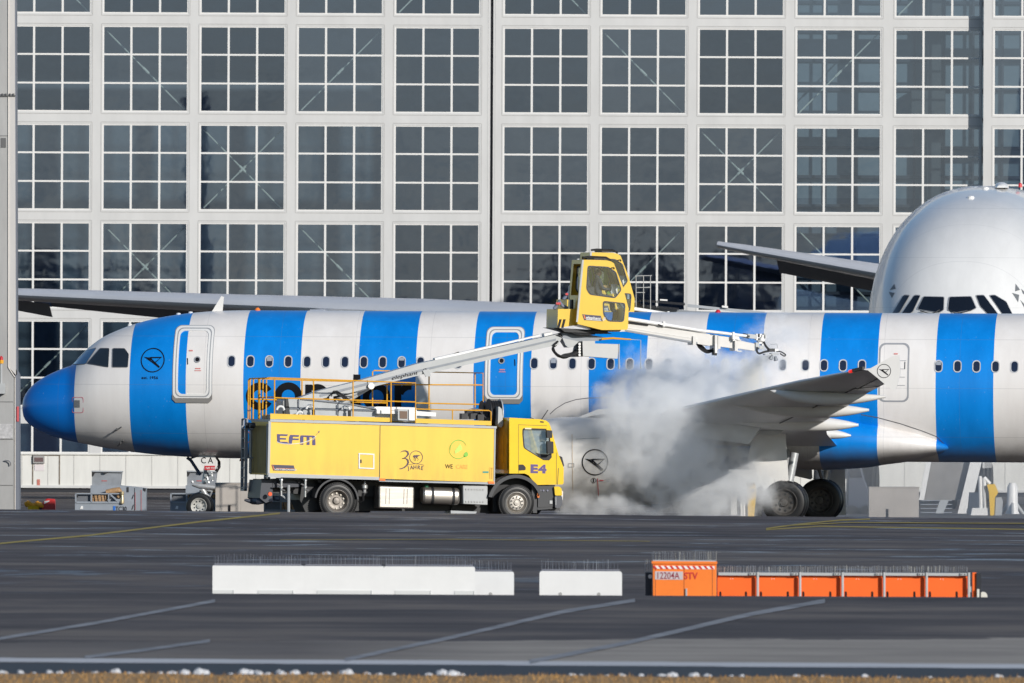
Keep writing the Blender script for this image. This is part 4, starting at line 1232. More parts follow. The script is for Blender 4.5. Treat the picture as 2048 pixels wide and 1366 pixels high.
def big_patch(name, pts, m_, fr=None, rr=3):
    pts = roundpoly(pts, rr, 3)
    q = []
    for i in range(len(pts)):
        a, b = pts[i], pts[(i + 1) % len(pts)]; k = max(1, int(math.hypot(b[0] - a[0], b[1] - a[1]) / 6)); q += [(a[0] + (b[0] - a[0]) * j / k, a[1] + (b[1] - a[1]) * j / k) for j in range(k)]
    cx = sum(p[0] for p in q) / len(q); cy_ = sum(p[1] for p in q) / len(q); n_ = len(q); mb = MB()
    loops = [1.0, .8, .6, .4, .2]
    vs = []
    for s_ in loops: vs += [BR(cx + (p[0] - cx) * s_, cy_ + (p[1] - cy_) * s_, .02) for p in q]
    vs.append(BR(cx, cy_, .02)); fs = []
    for a in range(len(loops) - 1): fs += [(a * n_ + i, a * n_ + (i + 1) % n_, (a + 1) * n_ + (i + 1) % n_, (a + 1) * n_ + i) for i in range(n_)]
    a = len(loops) - 1; fs += [(a * n_ + i, a * n_ + (i + 1) % n_, len(vs) - 1) for i in range(n_)]
    mb.add(vs, fs, 0)
    if fr:
        vs = []
        for s_ in (1.0, 1.06): vs += [BR(cx + (p[0] - cx) * s_, cy_ + (p[1] - cy_) * s_, .026) for p in q]
        mb.add(vs, [(i, (i + 1) % n_, n_ + (i + 1) % n_, n_ + i) for i in range(n_)], 1)
    return mb.build(name, [m_, fr or m_], big, 60)
CGL = mat('black_cockpit_glass', (.006, .008, .013), .06, coat=1)
CFR = mat('cockpit_seal', (.30, .31, .33), .5)
for pts in ([(1848, 594), (1888, 595), (1887, 621), (1878, 626), (1836, 619)], [(1899, 595), (1942, 594), (1952, 617), (1946, 620), (1912, 626), (1896, 621)],
            [(1952, 592), (1968, 591.5), (1998, 632), (1980, 634), (1960, 613)], [(1979, 592), (1990, 591), (2012, 604), (2026, 633), (2008, 634)],
            [(1829, 591.5), (1841, 592), (1826, 624), (1812, 632), (1800, 634)], [(1808, 591), (1820, 591.5), (1800, 625), (1782, 633)]):
    big_patch('cockpit_window', pts, CGL, CFR)
mb = MB()
for p in ([(1842, 624), (1864, 629), (1880, 622)], [(1900, 622), (1914, 629), (1944, 622)]):
    mb.tube(cr([BR(a_, b_, .05) for a_, b_ in p]), .018, 5)
mb.build('windshield_wiper', DARK, big)
mb = MB()
for a, b, c in (((2031, 568), (2040, 580), (2030, 583)), ((2024, 586), (2038, 590), (2036, 605)), ((2042, 578), (2056, 590), (2046, 588)), ((2040, 600), (2052, 612), (2048, 615)), ((1789, 568), (1780, 580), (1792, 578)), ((1778, 584), (1784, 596), (1790, 586))):
    mb.add([BR(*a), BR(*b), BR(*c)], [(0, 1, 2)])
mb.build('sensor_vanes', mat('sensor_grey', (.16, .17, .18), .5), big, 40)
q = BF.L(2000, 372, 0)
mb = MB()
for px, py, l_, h in ((2003, 372, 1.3, .20), (1951, 372.5, .5, .06)):
    p = U(px, py, 531); p = BF.I @ p; u0 = p.x; z0 = smooth_interp(bt, u0) - .05
    secs = []
    for k in range(9):
        t = k / 8; g = math.sin(math.pi * min(1, t * .9 + .05)) ** .5
        secs.append([(u0 + (t - .5) * l_, p.y + .19 * l_ * g * math.cos(a), z0 + h * g * max(0, math.sin(a))) for a in [math.pi * j / 8 for j in range(9)]])
    loft(mb, secs)
mb.build('radome_blister', BW, big, 60)
for px, py in ((1971, 378), (1942, 396)):
    mb = MB(); p = BR(px, py, 0); n_ = BR(px, py, 1) - p; mb.lathe([(0, .12), (.06, .10), (.08, .001)], p, n_, 10); mb.build('roof_lamp', WHITE, big)
mb = MB(); p = BF.I @ U(2040.5, 372, 532); mb.lathe([(0, .07), (.12, .06), (.16, .001)], (p.x, p.y, smooth_interp(bt, p.x) - .05), (0, 0, 1), 10); mb.build('beacon_lamp', RED, big)
def big_wing(name, tab, side, tk, zfun):
    mb = MB(); secs = []
    for l, s_, c in tab:
        secs.append([(s_ + x, side * l, zfun(l) + z) for x, z in airfoil(c, tk)])
    loft(mb, secs); return mb.build(name, BG, big, 40)
wt = [(2.5, 22.5, 17.5), (7, 26.0, 14.0), (13.5, 31.2, 9.8), (22, 37.2, 7.6), (30, 42.8, 5.8), (37, 47.7, 4.2), (39.9, 50.0, 3.2)]
def wz(l): return interp([(0, 4.3), (2.5, 4.7), (7, 5.35), (13.5, 6.05), (20, 6.45), (30, 6.8), (40, 7.2)], l)
for s_ in (-1, 1): big_wing('wing', wt, s_, .12, wz)
tt = [(1.2, 60.5, 10.0), (7, 64.5, 6.6), (13.6, 69.1, 3.4), (14.75, 70.3, 2.4)]
def tz(l): return 6.75 + .165 * l
for s_ in (-1, 1): big_wing('tailplane', tt, s_, .11, tz)
# dark panels painting the shade under wing and tailplane, shaped as drooped flaps
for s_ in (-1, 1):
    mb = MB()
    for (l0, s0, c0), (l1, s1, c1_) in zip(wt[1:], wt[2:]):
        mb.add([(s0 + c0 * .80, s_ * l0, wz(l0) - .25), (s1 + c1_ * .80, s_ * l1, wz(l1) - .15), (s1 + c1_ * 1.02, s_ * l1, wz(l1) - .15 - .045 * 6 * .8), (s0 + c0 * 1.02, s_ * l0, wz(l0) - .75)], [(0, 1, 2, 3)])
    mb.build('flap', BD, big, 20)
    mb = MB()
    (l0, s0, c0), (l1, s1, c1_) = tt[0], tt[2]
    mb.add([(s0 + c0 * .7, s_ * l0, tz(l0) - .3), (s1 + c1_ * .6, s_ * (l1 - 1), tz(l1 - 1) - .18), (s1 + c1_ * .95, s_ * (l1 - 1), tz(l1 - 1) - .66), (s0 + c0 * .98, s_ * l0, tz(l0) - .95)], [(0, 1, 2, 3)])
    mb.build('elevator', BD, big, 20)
mb = MB(); mb.prism([(56, 10.2), (64, 20.5), (69, 20.5), (69.5, 9.8)], -.3, .3, 0); mb.build('tail_fin', BW, big)
def beng(l, u, z):
    mb = MB(); mb.lathe([(1.0, 1.42), (.2, 1.48), (0, 1.55), (.15, 1.66), (1.4, 1.9), (3.2, 1.85), (4.6, 1.5)], (u, l, z), (1, 0, 0), 32)
    n_ = mb.build('engine_nacelle', BW, big, 50); mb = MB(); mb.lathe([(1.0, 1.45), (1.1, .3), (.5, .02)], (u, l, z), (1, 0, 0), 32); mb.build('fan_disc', DARK, n_)
    mb = MB(); mb.prism([(u + 2, z + 1.7), (u + 4.5, z + 1.3), (u + 8.5, z + 1.5), (u + 8.5, z + 2.3), (u + 4, z + 2.6)], l - .25, l + .25, 0); mb.build('engine_pylon', BG, big)
for s_ in (-1, 1): beng(s_ * 14.8, 26.5, 3.4); beng(s_ * 25.7, 34.5, 4.0)
mb = MB()
mb.tube([(5.0, 0, 2.6), (4.6, 0, .7)], .17, 12); mb.tube([(6.6, 0, 2.4), (4.7, 0, 1.2)], .09, 8)
mb.build('nose_gear_leg', LGREY, big)
for y in (-.42, .42):
    mb = MB(); mb.lathe([(-.2, .40), (-.22, .5), (-.12, .62), (.12, .62), (.22, .5), (.2, .40)], (4.6, y, .62), (0, 1, 0), 28, 0, True); mb.build('wheel', TYRE, big)
for s_ in (-1, 1):
    mb = MB(); mb.box(3.2, 6.2, s_ * .75 - .03, s_ * .75 + .03, 1.35, 2.5); mb.build('nose_gear_door', BW, big)
    for u, l in ((30, 6.2), (33.5, 2.6)):
        mb = MB(); mb.tube([(u, s_ * l, 3.2), (u, s_ * l, .8)], .28, 12); mb.build('main_gear_leg', LGREY, big)
        for du in (-1.7, 0, 1.7) if l < 4 else (-.9, .9):
            for dy in (-.75, .75):
                mb = MB(); mb.lathe([(-.24, .4), (-.26, .6), (-.14, .7), (.14, .7), (.26, .6), (.24, .4)], (u + du, s_ * l + dy, .7), (0, 1, 0), 24, 0, True); mb.build('wheel', TYRE, big)

# ================================================================= DE-ICING TRUCK
q0 = U(541, 1000, 437)
TK = Frame((q0.x, 437, -.055), .23, .0093)
truck = empty('deicing_truck', TK.loc, TK.rz, TK.ry, label='yellow de-icing truck with E4 on its cab and its boom raised over the striped aircraft', cat='de-icing truck', group='yellow de-icing trucks at the striped aircraft')
T = TK.L
def TP(pts, lat=0.0): return TK.P(pts, lat)
W_ = 2.45

def plate(outer, holes, y, mb, mi=0, th=.03):
    """flat plate in the x-z plane with openings, th thick"""
    cu = bpy.data.curves.new('plate', 'CURVE'); cu.dimensions = '2D'; cu.fill_mode = 'BOTH'; cu.extrude = th / 2; cu.resolution_u = 1
    for lp in [outer] + holes:
        sp_ = cu.splines.new('POLY'); sp_.points.add(len(lp) - 1); sp_.use_cyclic_u = True
        for p_, (a, b) in zip(sp_.points, lp): p_.co = (a, b, 0, 1)
    ob = bpy.data.objects.new('plate', cu); COL.objects.link(ob)
    dg = bpy.context.evaluated_depsgraph_get(); dg.update(); me = ob.evaluated_get(dg).to_mesh()
    mb.add([(v_.co.x, y - v_.co.z, v_.co.y) for v_ in me.vertices], [tuple(p_.vertices) for p_ in me.polygons], mi)
    ob.evaluated_get(dg).to_mesh_clear(); bpy.data.objects.remove(ob); bpy.data.curves.remove(cu)
def band(mb, poly, y0, y1, mi=0, skip=()):
    n_ = len(poly); ar = sum(poly[i][0] * poly[(i + 1) % n_][1] - poly[(i + 1) % n_][0] * poly[i][1] for i in range(n_))
    vs = [(x, y0, z) for x, z in poly] + [(x, y1, z) for x, z in poly]
    fs = [(i, n_ + i, n_ + (i + 1) % n_, (i + 1) % n_) if ar > 0 else (i, (i + 1) % n_, n_ + (i + 1) % n_, n_ + i) for i in range(n_) if i not in skip]
    mb.add(vs, fs, mi)
def bevel(o, w_=.03, seg=2):
    m_ = o.modifiers.new('edge', 'BEVEL'); m_.width = w_; m_.segments = seg; m_.limit_method = 'ANGLE'; m_.angle_limit = R(40); return o

# chassis
mb = MB()
mb.prism(TP([(520, 958), (1010, 968), (1112, 985), (1112, 1003), (1010, 1003), (520, 985)], .8), .75, 1.7, 0)
mb.prism(TP([(700, 962), (990, 968), (990, 1022), (705, 1022)], 1.0), 1.0, 1.5, 0)
mb.prism(TP([(605, 960), (640, 962), (645, 1018), (612, 1026), (600, 1000)], .6), .6, 1.9, 0)
for a in (560, 600, 640): mb.box(*(lambda q: (q.x - .05, q.x + .05, .3, 2.1, q.z - .1, q.z))(T(a, 958, .3)), 0)
mb.prism(TP([(905, 1010), (950, 1012), (990, 1026), (900, 1026)], .9), .9, 1.6, 0)
mb.build('chassis', DARK, truck)
# box body
mb = MB()
mb.prism(TP([(541, 843), (991, 856), (988, 965), (537, 950)]), 0, W_, 0)
body = mb.build('tank_body', YELB, truck)
mb = MB()
mb.prism(TP([(540, 838.5), (993, 852.5), (993, 857), (540, 843.5)]), -.03, W_ + .03, 0)
mb.prism(TP([(537, 946), (758, 954), (758, 960), (536, 954)]), -.035, .2, 0)
mb.prism(TP([(758, 960.5), (990, 965), (989, 969), (758, 963)]), -.02, .2, 1)
mb.prism(TP([(537, 842), (542, 842), (539, 950), (535, 950)]), -.02, .03, 0)
mb.prism(TP([(988.5, 857), (991.5, 857), (989.5, 965), (987, 965)]), -.015, .03, 1)
mb.build('edge_rail', [LGREY, GREY], truck)
mb = MB()
mb.prism(TP([(759.6, 851), (760.8, 851), (759.6, 960), (758.4, 960)]), -.008, .01, 0)
mb.build('panel_joint', DARK, truck)
for a, b in ((758, 770), (976, 988)):
    mb = MB(); mb.prism(TP([(a, 956.5 + (6 if a > 900 else 0)), (b, 957 + (6 if a > 900 else 0)), (b, 961.5 + (6 if a > 900 else 0)), (a, 961 + (6 if a > 900 else 0))]), -.045, -.02, 0); mb.build('side_reflector', SIGO, truck)
# rear shutter and corner posts
xr = T(541, 900, 0).x
mb = MB()
za, zb = T(541, 848, 0).z, T(537, 948, 0).z
for k in range(14):
    y = .32 + k * .125
    mb.box(xr - .07, xr - .0, y, y + .10, zb + .02, za - .05, 0)
mb.box(xr - .075, xr, .05, .22, zb, za, 1); mb.box(xr - .075, xr, W_ - .25, W_ - .03, zb, za, 1)
mb.build('rear_shutter', [mat('shaded_dirty_shutter', (.34, .23, .05), .6, noise=.4, nscale=4, stretch=(1, 4, .5)), GREY2], truck)  # shade of the rear end is mixed into the shutter's dirty yellow
# ladder
mb = MB(); zt_, zl = T(497, 838, 2.2).z, T(497, 982, 2.2).z
for y in (1.95, 2.42): mb.box(xr - .30, xr - .22, y - .03, y + .03, zl, zt_, 0)
k = zl + .08
while k < zt_: mb.box(xr - .29, xr - .23, 1.97, 2.40, k, k + .03, 0); k += .27
mb.box(xr - .30, xr - .26, 1.92, 2.45, zl, zl + .06, 0)
for y in (1.95, 2.42):
    for z in (zt_ - .3, zl + .9): mb.box(xr - .22, xr - .05, y - .02, y + .02, z, z + .04, 0)
mb.build('rear_ladder', GREY2, truck)
mb = MB()
for px in (512, 521): mb.lathe([(-.12, .07), (.0, .085), (.03, .06)], T(px, 851, (541 - px) / 16.7) - Vector((.18, 0, 0)), (1, 0, 0), 14, 0, True)
mb.build('work_lamp', DGREY, truck)
# walkway kick plates
mb = MB()
mb.prism(TP([(541, 827), (780, 835.5), (780, 844), (541, 838)]), .02, .05, 0)
mb.prism(TP([(832, 837), (983, 842), (983, 851), (832, 846)]), .02, .05, 0)
mb.prism(TP([(541, 827), (983, 842), (983, 850), (541, 838)], W_), W_ - .05, W_ - .02, 0)
mb.box(xr - .0, xr + .03, .05, 1.0, za + .03, za + .26, 1)
mb.build('kick_plate', [YEL, GREY2], truck)
# railings
def rail(name, runs, r=.019):
    mb = MB()
    for pts in runs: mb.tube([T(*p) for p in pts], r, 6)
    return mb.build(name, RAILY, truck)
N0 = .04; FR = W_ - .04
rail('railing', [[(549, 843, N0), (549, 757.5, N0)], [(627, 842, N0), (627, 760, N0)], [(706, 842, N0), (706, 763, N0)], [(782, 845, N0), (782, 765, N0)],
     [(534, 756, .1), (540, 755.5, N0), (700, 761, N0), (831, 766, N0), (831, 847, N0)], [(549, 795.5, N0), (831, 804, N0)]])
rail('railing', [[(831, 818, N0), (905, 820, N0), (978, 821, N0), (982, 824, N0), (982, 850, N0)], [(905, 820, N0), (905, 849, N0)]], .017)
rail('railing', [[(500, 840, FR), (500, 760, FR), (503, 757, FR), (620, 761, FR), (774, 765, FR), (774, 815, FR)], [(604, 830, FR), (604, 760, FR)], [(500, 798, FR), (774, 806, FR)], [(774, 765, FR), (774, 842, FR)]])
rail('railing', [[(745, 815, FR), (745, 744, FR), (748, 741, FR), (860, 744, FR), (966, 746, FR), (966, 835, FR)], [(858, 744, FR), (858, 820, FR)], [(950, 746, FR), (950, 815, FR)], [(760, 769, FR), (966, 770, FR)], [(831, 806, FR), (966, 809, FR)]])
rail('rear_gate_railing', [[(496, 838, 2.44), (497, 760, 2.44), (500, 757, 2.3), (540, 755.5, .1)], [(506, 838, 1.9), (507, 757, 1.9)], [(517, 838, 1.35), (517, 757, 1.35)], [(519.5, 838, 1.25), (519.5, 757, 1.25)], [(525, 838, .9), (526, 758, .9), (530, 756.5, .7)], [(532, 838, .5), (533, 760, .5)], [(517, 795, 1.35), (549, 794, N0)]])
# roof equipment
mb = MB()
mb.prism(TP(roundpoly([(746, 832), (746, 815), (752, 813), (832, 815), (832, 842), (810, 843), (746, 840)], 4), 1.0), .9, 2.0, 0)
mb.prism(TP([(832, 822), (872, 825), (872, 833), (832, 831)], 1.0), 1.0, 1.9, 0)
mb.prism(TP([(752, 820), (795, 822), (795, 828), (752, 827)], .6), .5, .9, 0)
mb.build('roof_housing', WHITE, truck)
mb = MB(); mb.prism(TP([(796, 818), (818, 819), (818, 841), (796, 840)], .35), .35, .8, 0); mb.prism(TP([(799.5, 822), (814.5, 822.5), (814.5, 837.5), (799.5, 837)], .34), .335, .355, 1); mb.build('vent_box', [LGREY, mat('rusty_grille', (.20, .13, .09), .7, noise=.4, nscale=30, stretch=(8, 1, 1))], truck)
mb = MB()
for px, py, a in ((930, 832, .9), (940, 826, 1.3), (948, 832, 1.0), (955, 824, 1.4), (962, 834, .9), (970, 828, 1.2)): mb.box(*(lambda q: (q.x - .09, q.x + .09, a, a + .3, q.z - .09, q.z + .07))(T(px, py, a)), 0)
mb.tube([T(926, 838, 1), T(935, 824, 1), T(956, 820, 1.1), (T(972, 836, 1))], .02, 6, 0)
mb.tube([T(938, 820, 1.2), T(946, 817, 1.2), T(968, 821, 1.2)], .018, 6, 1)
mb.build('valve_block', [DARK, CHROME], truck)
def reel(px, py, r, lat):
    c = T(px, py, lat); mb = MB()
    for y0 in (0, .32): mb.lathe([(0, r), (.03, r), (.03, r * .3), (0, r * .3), (0, r)], (c.x, c.y, c.z), (1, 0, 0), 28, 0) if False else mb.lathe([(y0, r), (y0 + .03, r), (y0 + .03, .02), (y0, .02), (y0, r)], (c.x, c.y, c.z), (1, 0, 0), 28, 1 if y0 else 0)
    for k in range(4): mb.lathe([(.05 + k * .065, r * .86), (.08 + k * .065, r * .9), (.11 + k * .065, r * .86)], (c.x, c.y, c.z), (1, 0, 0), 28, 0)
    mb.build('hose_reel', [BLACK, GREY], truck)
reel(976, 828, .42, 1.2); reel(962, 826, .34, 1.9)
mb = MB(); q = T(988, 806, 1.0); mb.prism(TP(roundpoly([(996, 812), (1003, 818), (1006, 850), (1001, 856), (995, 850)], 3), .6), .55, .9, 0); mb.build('reel_cover', LGREY, truck)
# turret
mb = MB()
mb.prism(TP([(566, 802), (571, 797), (576, 796), (580, 828), (566, 830)], .8), .75, 1.7, 1)
mb.prism(TP([(575, 798), (600, 797), (634, 797.5), (690, 807), (754, 819), (754, 835), (579, 831)], .75), .72, 1.75, 0)
mb.prism(TP([(571, 797), (576, 797), (580, 830), (571, 830)], .7), .68, 1.8, 2)
turret = mb.build('boom_turret', [mat('turret_grey', (.42, .44, .45), .45, noise=.12, nscale=4), LGREY, DARK], truck)
mb = MB()
mb.tube([T(*p) for p in ((579, 817, .69), (660, 819, .69), (752, 822, .69))], .016, 6)
for px in (597, 674): mb.tube([T(px, 799 + (px - 597) * .14, .69), T(px, 829, .69)], .018, 6)
mb.tube([T(602, 798, .69), T(700, 808, .69), T(752, 818, .69)], .02, 6)
mb.build('turret_pipe', GREY2, truck)
for px, py in ((561, 820), (620, 818), (692, 819), (600, 831)):
    mb = MB(); c = T(px, py, .5); mb.tube([c + Vector((.10 * math.cos(t), 0, .10 * math.sin(t))) for t in [math.pi * k / 10 for k in range(11)]], .032, 8, 0)
    mb.cyl(c + Vector((.10, 0, -.22)), c + Vector((.10, 0, -.02)), .045, 10, 1)
    mb.build('vent_hook', [mat('white_pipe', (.75, .75, .74), .4) if px == 561 else bpy.data.materials['white_pipe'], DARK], truck)
# lower boom
BL = 1.25
def TB(px, py, lat=BL): return T(px, py, lat)
mb = MB()
def slab(poly, y0, y1, mi=0): mb.prism(TP(poly, y0), y0, y1, mi)
slab([(598, 796), (640, 781), (709, 764), (835, 727.5), (1040, 684.5), (1122, 667), (1126, 672), (1116, 690), (1040, 706), (835, 751.5), (760, 770), (700, 786), (640, 798)], 1.0, 1.5, 0)
slab([(640, 789), (835, 740), (1040, 693.5), (1112, 677), (1112, 681), (1040, 697.5), (835, 744.5), (640, 794)], .985, 1.0, 1)
slab([(870, 716), (1010, 685), (1080, 669), (1080, 672), (1010, 689), (870, 721)], 1.05, 1.3, 2)
slab([(1088, 667), (1104, 664), (1105, 669), (1089, 673)], 1.0, 1.3, 2)
slab([(845, 741), (858, 738), (862, 752), (852, 754)], .96, 1.02, 0)
slab([(735, 760), (745, 757), (747, 773), (738, 777)], .96, 1.0, 0)
lower = mb.build('lower_boom', [LGREY, GREY2, WHITE], truck)
mb = MB()
mb.tube([TB(672, 803, 1.25), TB(712, 784, 1.25)], .085, 12, 0); mb.tube([TB(712, 784, 1.25), TB(742, 771, 1.25)], .05, 10, 1)
mb.build('lift_cylinder', [LGREY, CHROME, DARK], truck); mb = MB()
mb.tube([TB(684, 807, 1.5), TB(740, 772, 1.5)], .08, 12, 0)
mb.lathe([(-.3, .09), (.3, .09)], TB(738, 772, 1.2), (0, 1, 0), 14, 1, True)
mb.build('lift_cylinder', [LGREY, CHROME, DARK], truck); mb = MB()
mb.tube([TB(868, 722, 1.1), TB(905, 711, 1.1), TB(918, 706, 1.1)], .04, 8, 2)
mb.build('lift_cylinder', [LGREY, CHROME, DARK], truck)
mb = MB(); q = T(783, 760, .975); mb.text('elephant  β', q, Vector((1, 0, .235)), Vector((-.23, 0, 1)), .10, 0, bold=.0, shear=.25, wscale=1.55); mb.build('lettering', INK, lower, 40)
mb = MB()
for k in range(4): mb.tube([TB(655 + k, 795 - k, 1.0), TB(668 + k * 2, 782, .97), TB(680 + k * 2, 790, .95), TB(690 + k * 3, 800, .98)], .02, 6)
mb.build('boom_hose', BLACK, truck)
# knuckle under the cabin
mb = MB()
slab([(1110, 671), (1128, 665), (1165, 667), (1212, 675), (1212, 678), (1200, 681.5), (1158, 683), (1146, 694), (1136, 695), (1124, 676)], 1.0, 1.5, 0)
slab([(1125, 676), (1158, 683), (1146, 694), (1137, 696), (1131, 690)], .96, 1.0, 1)
slab([(1165, 682), (1190, 682), (1190, 687), (1238, 688.5), (1235, 717.5), (1166, 712)], .95, 1.6, 2)
slab([(1157, 684), (1165, 682), (1166, 713), (1150, 714)], 1.05, 1.5, 3)
kn = mb.build('boom_knuckle', [GREY2, LGREY, mat('knuckle_box_grey', (.52, .52, .51), .5, noise=.05, nscale=4), DARK], truck)
mb = MB()
for k in range(5): mb.lathe([(-.02, .035), (.08, .035)], T(1159, 688 + k * 5.5, .98), (0, 1, 0), 10, 0, True)
mb.build('pipe_fitting', CHROME, kn)
mb = MB()
for k in range(9):
    d_ = k * 1.6
    mb.tube(cr([TB(1116 - k * .4, 682 + k, .96 + k * .03), TB(1107 - k * .3, 692 + d_ * .5, .93 + k * .03), TB(1112 + k * .6, 706 + d_ * .55, .92 + k * .03), TB(1128, 714 + (k % 4) * 1.3 - k * .6, .92 + k * .03), TB(1145, 711 - d_ * .45, .95 + k * .03), TB(1158, 706 - d_ * 1.1, 1.0 + k * .03)]), .026, 6)
mb.build('knuckle_hose', BLACK, truck)
mb = MB()
slab([(1098, 655), (1216, 661), (1214, 668), (1140, 667), (1125, 662)], .9, 1.7, 0)
slab([(1120, 656), (1215, 664), (1225, 668), (1130, 664)], .75, .9, 0)
for k in range(6): mb.tube([TB(1130 + k * 3, 660, .8 + k * .04), TB(1150 + k * 2, 667 + k % 3, .78), TB(1190 - k, 668, .8)], .02, 6, 0)
mb.build('slewing_ring', DARK, truck)
mb = MB(); mb.tube([T(1203, 678, .9), T(1225, 676.5, .9), T(1262, 679, .9)], [.03, .03, .02], 6, 0); mb.tube([T(1262, 679, .9), T(1281.5, 680, .9), T(1281.5, 738, .9)], .012, 6, 1)
mb.tube([T(1238, 688, .95), T(1238, 738, .95)], .02, 6, 1); mb.build('safety_bracket', [RAILY, LGREY], truck)
# operator cabin
CN, CFA = .45, 1.75
outer = [(1166, 519.5), (1212, 520.5), (1222, 523), (1227.5, 526.6), (1244.6, 571), (1257, 617), (1255.5, 657), (1253, 659.5), (1203.7, 660), (1155, 648), (1154, 644), (1159, 600)]
oc = TP(outer, CN)
w1 = roundpoly(TP([(1175, 531), (1217, 533.5), (1232, 544), (1243, 580), (1230.5, 596.5), (1179, 589.5), (1172, 578)], CN), .06, 3)
w2 = roundpoly(TP([(1205, 601.5), (1249, 606), (1250.5, 612), (1247.5, 644), (1215, 643), (1206, 630)], CN), .08, 3)
mb = MB(); plate(oc, [w1, w2], CN, mb, 0, .04); plate(oc, [w1, w2], CFA, mb, 0, .04)
band(mb, oc, CN + .02, CFA - .02, 0, skip=(4, 11))
cabin = mb.build('operator_cabin', YEL, truck)
mb = MB(); rz0 = T(1160, 600, CN)
a_, b_ = oc[11], oc[0]
# rear frame of the cabin (in shade) with its tall window
def rear_bar(y0, y1, t0, t1, mi=0):
    p0 = (a_[0] + (b_[0] - a_[0]) * t0, a_[1] + (b_[1] - a_[1]) * t0); p1 = (a_[0] + (b_[0] - a_[0]) * t1, a_[1] + (b_[1] - a_[1]) * t1)
    mb.add([(p0[0], y0, p0[1]), (p1[0], y0, p1[1]), (p1[0], y1, p1[1]), (p0[0], y1, p0[1])], [(0, 1, 2, 3)], mi)
rear_bar(CN, CN + .22, 0, 1); rear_bar(CFA - .22, CFA, 0, 1); rear_bar(CN + .22, CFA - .22, 0, .12); rear_bar(CN + .22, CFA - .22, .9, 1)
mb.prism([(oc[0][0] - .03, oc[0][1]), (oc[0][0] + .02, oc[0][1]), (oc[10][0] + .02, oc[10][1]), (oc[10][0] - .03, oc[10][1])], CN - .028, CN + .02, 1)
mb.build('cabin_frame', [YEL, LGREY], cabin)
CAG = glass_mat('cabin_glass', (.82, .87, .88), .08, .03, (.45, .50, .52), .03)
CAGB = glass_mat('cabin_windshield', (.45, .58, .70), .2, .03)
for lp, nm in ((w1, 'window'), (w2, 'window')):
    for y in (CN - .005, CFA):
        mb = MB(); mb.add([(x, y, z) for x, z in lp], [tuple(range(len(lp)))], 0)
        n_ = len(lp); iw = shrink(lp, .035); yy = y - .026
        mb.add([(x, yy, z) for x, z in lp] + [(x, yy, z) for x, z in iw], [(i, (i + 1) % n_, n_ + (i + 1) % n_, n_ + i) for i in range(n_)], 1)
        mb.build(nm, [CAG, DGREY], cabin)
mb = MB(); mb.add([(oc[4][0], CN + .1, oc[4][1]), (oc[5][0], CN + .1, oc[5][1]), (oc[5][0], CFA - .1, oc[5][1]), (oc[4][0], CFA - .1, oc[4][1])], [(0, 1, 2, 3)]); mb.build('windshield', CAGB, cabin)
mb = MB()
mb.prism(TP([(1164, 628.5), (1201, 631.5), (1205, 642.5), (1168, 640)], CN), CN - .03, CN - .018, 0)
mb.prism(TP([(1172, 638.2), (1202, 640.6), (1202, 641.6), (1172, 639.4)], CN), CN - .033, CN - .03, 1)
mb.prism(TP([(1166.5, 630), (1168.5, 630.2), (1171, 638), (1169, 637.6)], CN), CN - .033, CN - .03, 2)
mb.text('elephant  β', T(1171.5, 637, CN - .034), (1, 0, -.07), (0, 0, 1), .072, 1, bold=.02, shear=.2, wscale=1.18)
mb.build('name_plate', [mat('plate_navy', (.035, .035, .075), .4), WHITE, SIGO], cabin, 40)
mb = MB()
mb.prism(TP([(1187, 514.5), (1206, 515.5), (1206, 519.5), (1187, 519)], .7), .6, 1.5, 0)
mb.tube([T(1166, 515, .6), T(1178, 513.5, .6), T(1212, 515, .6), T(1222, 521, .6)], .03, 6, 0)
mb.tube([T(1222, 536, CN - .05), T(1228, 535, CN - .05), T(1229, 538, CN - .05)], .014, 6, 0)
mb.build('roof_rack', DARK, cabin)
mb = MB(); mb.lathe([(0, .035), (.02, .035), (.02, .001)], T(1156, 519, .6) - Vector((0, 0, 0)), (0, 0, 1), 8); mb.tube([T(1137.5, 600, 1.2), T(1138.5, 573, 1.2), T(1140, 571, 1.2)], .022, 6); mb.build('grab_handle', WHITE, cabin)
mb = MB(); mb.prism(TP([(1143, 599), (1147, 599), (1147, 640), (1142, 640)], .9), .9, 1.1, 0); mb.build('door_handle', BLACK, cabin)
mb = MB()   # controls, seat and hi-vis jackets on hooks
mb.prism(TP([(1166, 570), (1186, 574), (1188, 612), (1168, 610)], 1.0), .85, 1.4, 0)
mb.prism(TP([(1166, 545), (1173, 545), (1180, 575), (1168, 575)], 1.0), .85, 1.4, 0)
mb.prism(TP([(1203, 570), (1222, 573), (1222, 582), (1204, 580)], 1.1), .9, 1.4, 1)
mb.prism(TP([(1222, 568), (1234, 568.5), (1234, 588), (1222, 587)], .8), .75, .79, 2)
mb.prism(TP([(1160, 648), (1253, 658), (1253, 655), (1160, 645)], CN), CN + .03, CFA - .03, 0)
mb.tube([T(1222, 545, 1.2), T(1230, 575, 1.2)], .03, 6, 1); mb.tube([T(1216, 545, 1.3), T(1224, 575, 1.3)], .02, 6, 1)
mb.build('seat_and_console', [mat('seat_charcoal', (.06, .062, .07), .7), mat('console_tan', (.42, .27, .10), .6), WHITE], cabin)
mb = MB(); HV = mat('hi_vis_yellow', (.55, .75, .12), .6); HVS = mat('reflective_stripe', (.6, .62, .6), .4)
for k, (px, lat) in enumerate(((1177, 1.45), (1184, 1.5), (1212, 1.55))):
    pts = [T(px - 1, 536, lat), T(px + 3, 552, lat), T(px - 1, 570, lat), T(px + 5, 588, lat)]
    mb.tube(pts, [.06, .10, .085, .06], 8, 0); mb.tube([p + Vector((.06, -.09, 0)) for p in pts], .016, 5, 1)
mb.build('hanging_jacket', [HV, HVS], cabin)
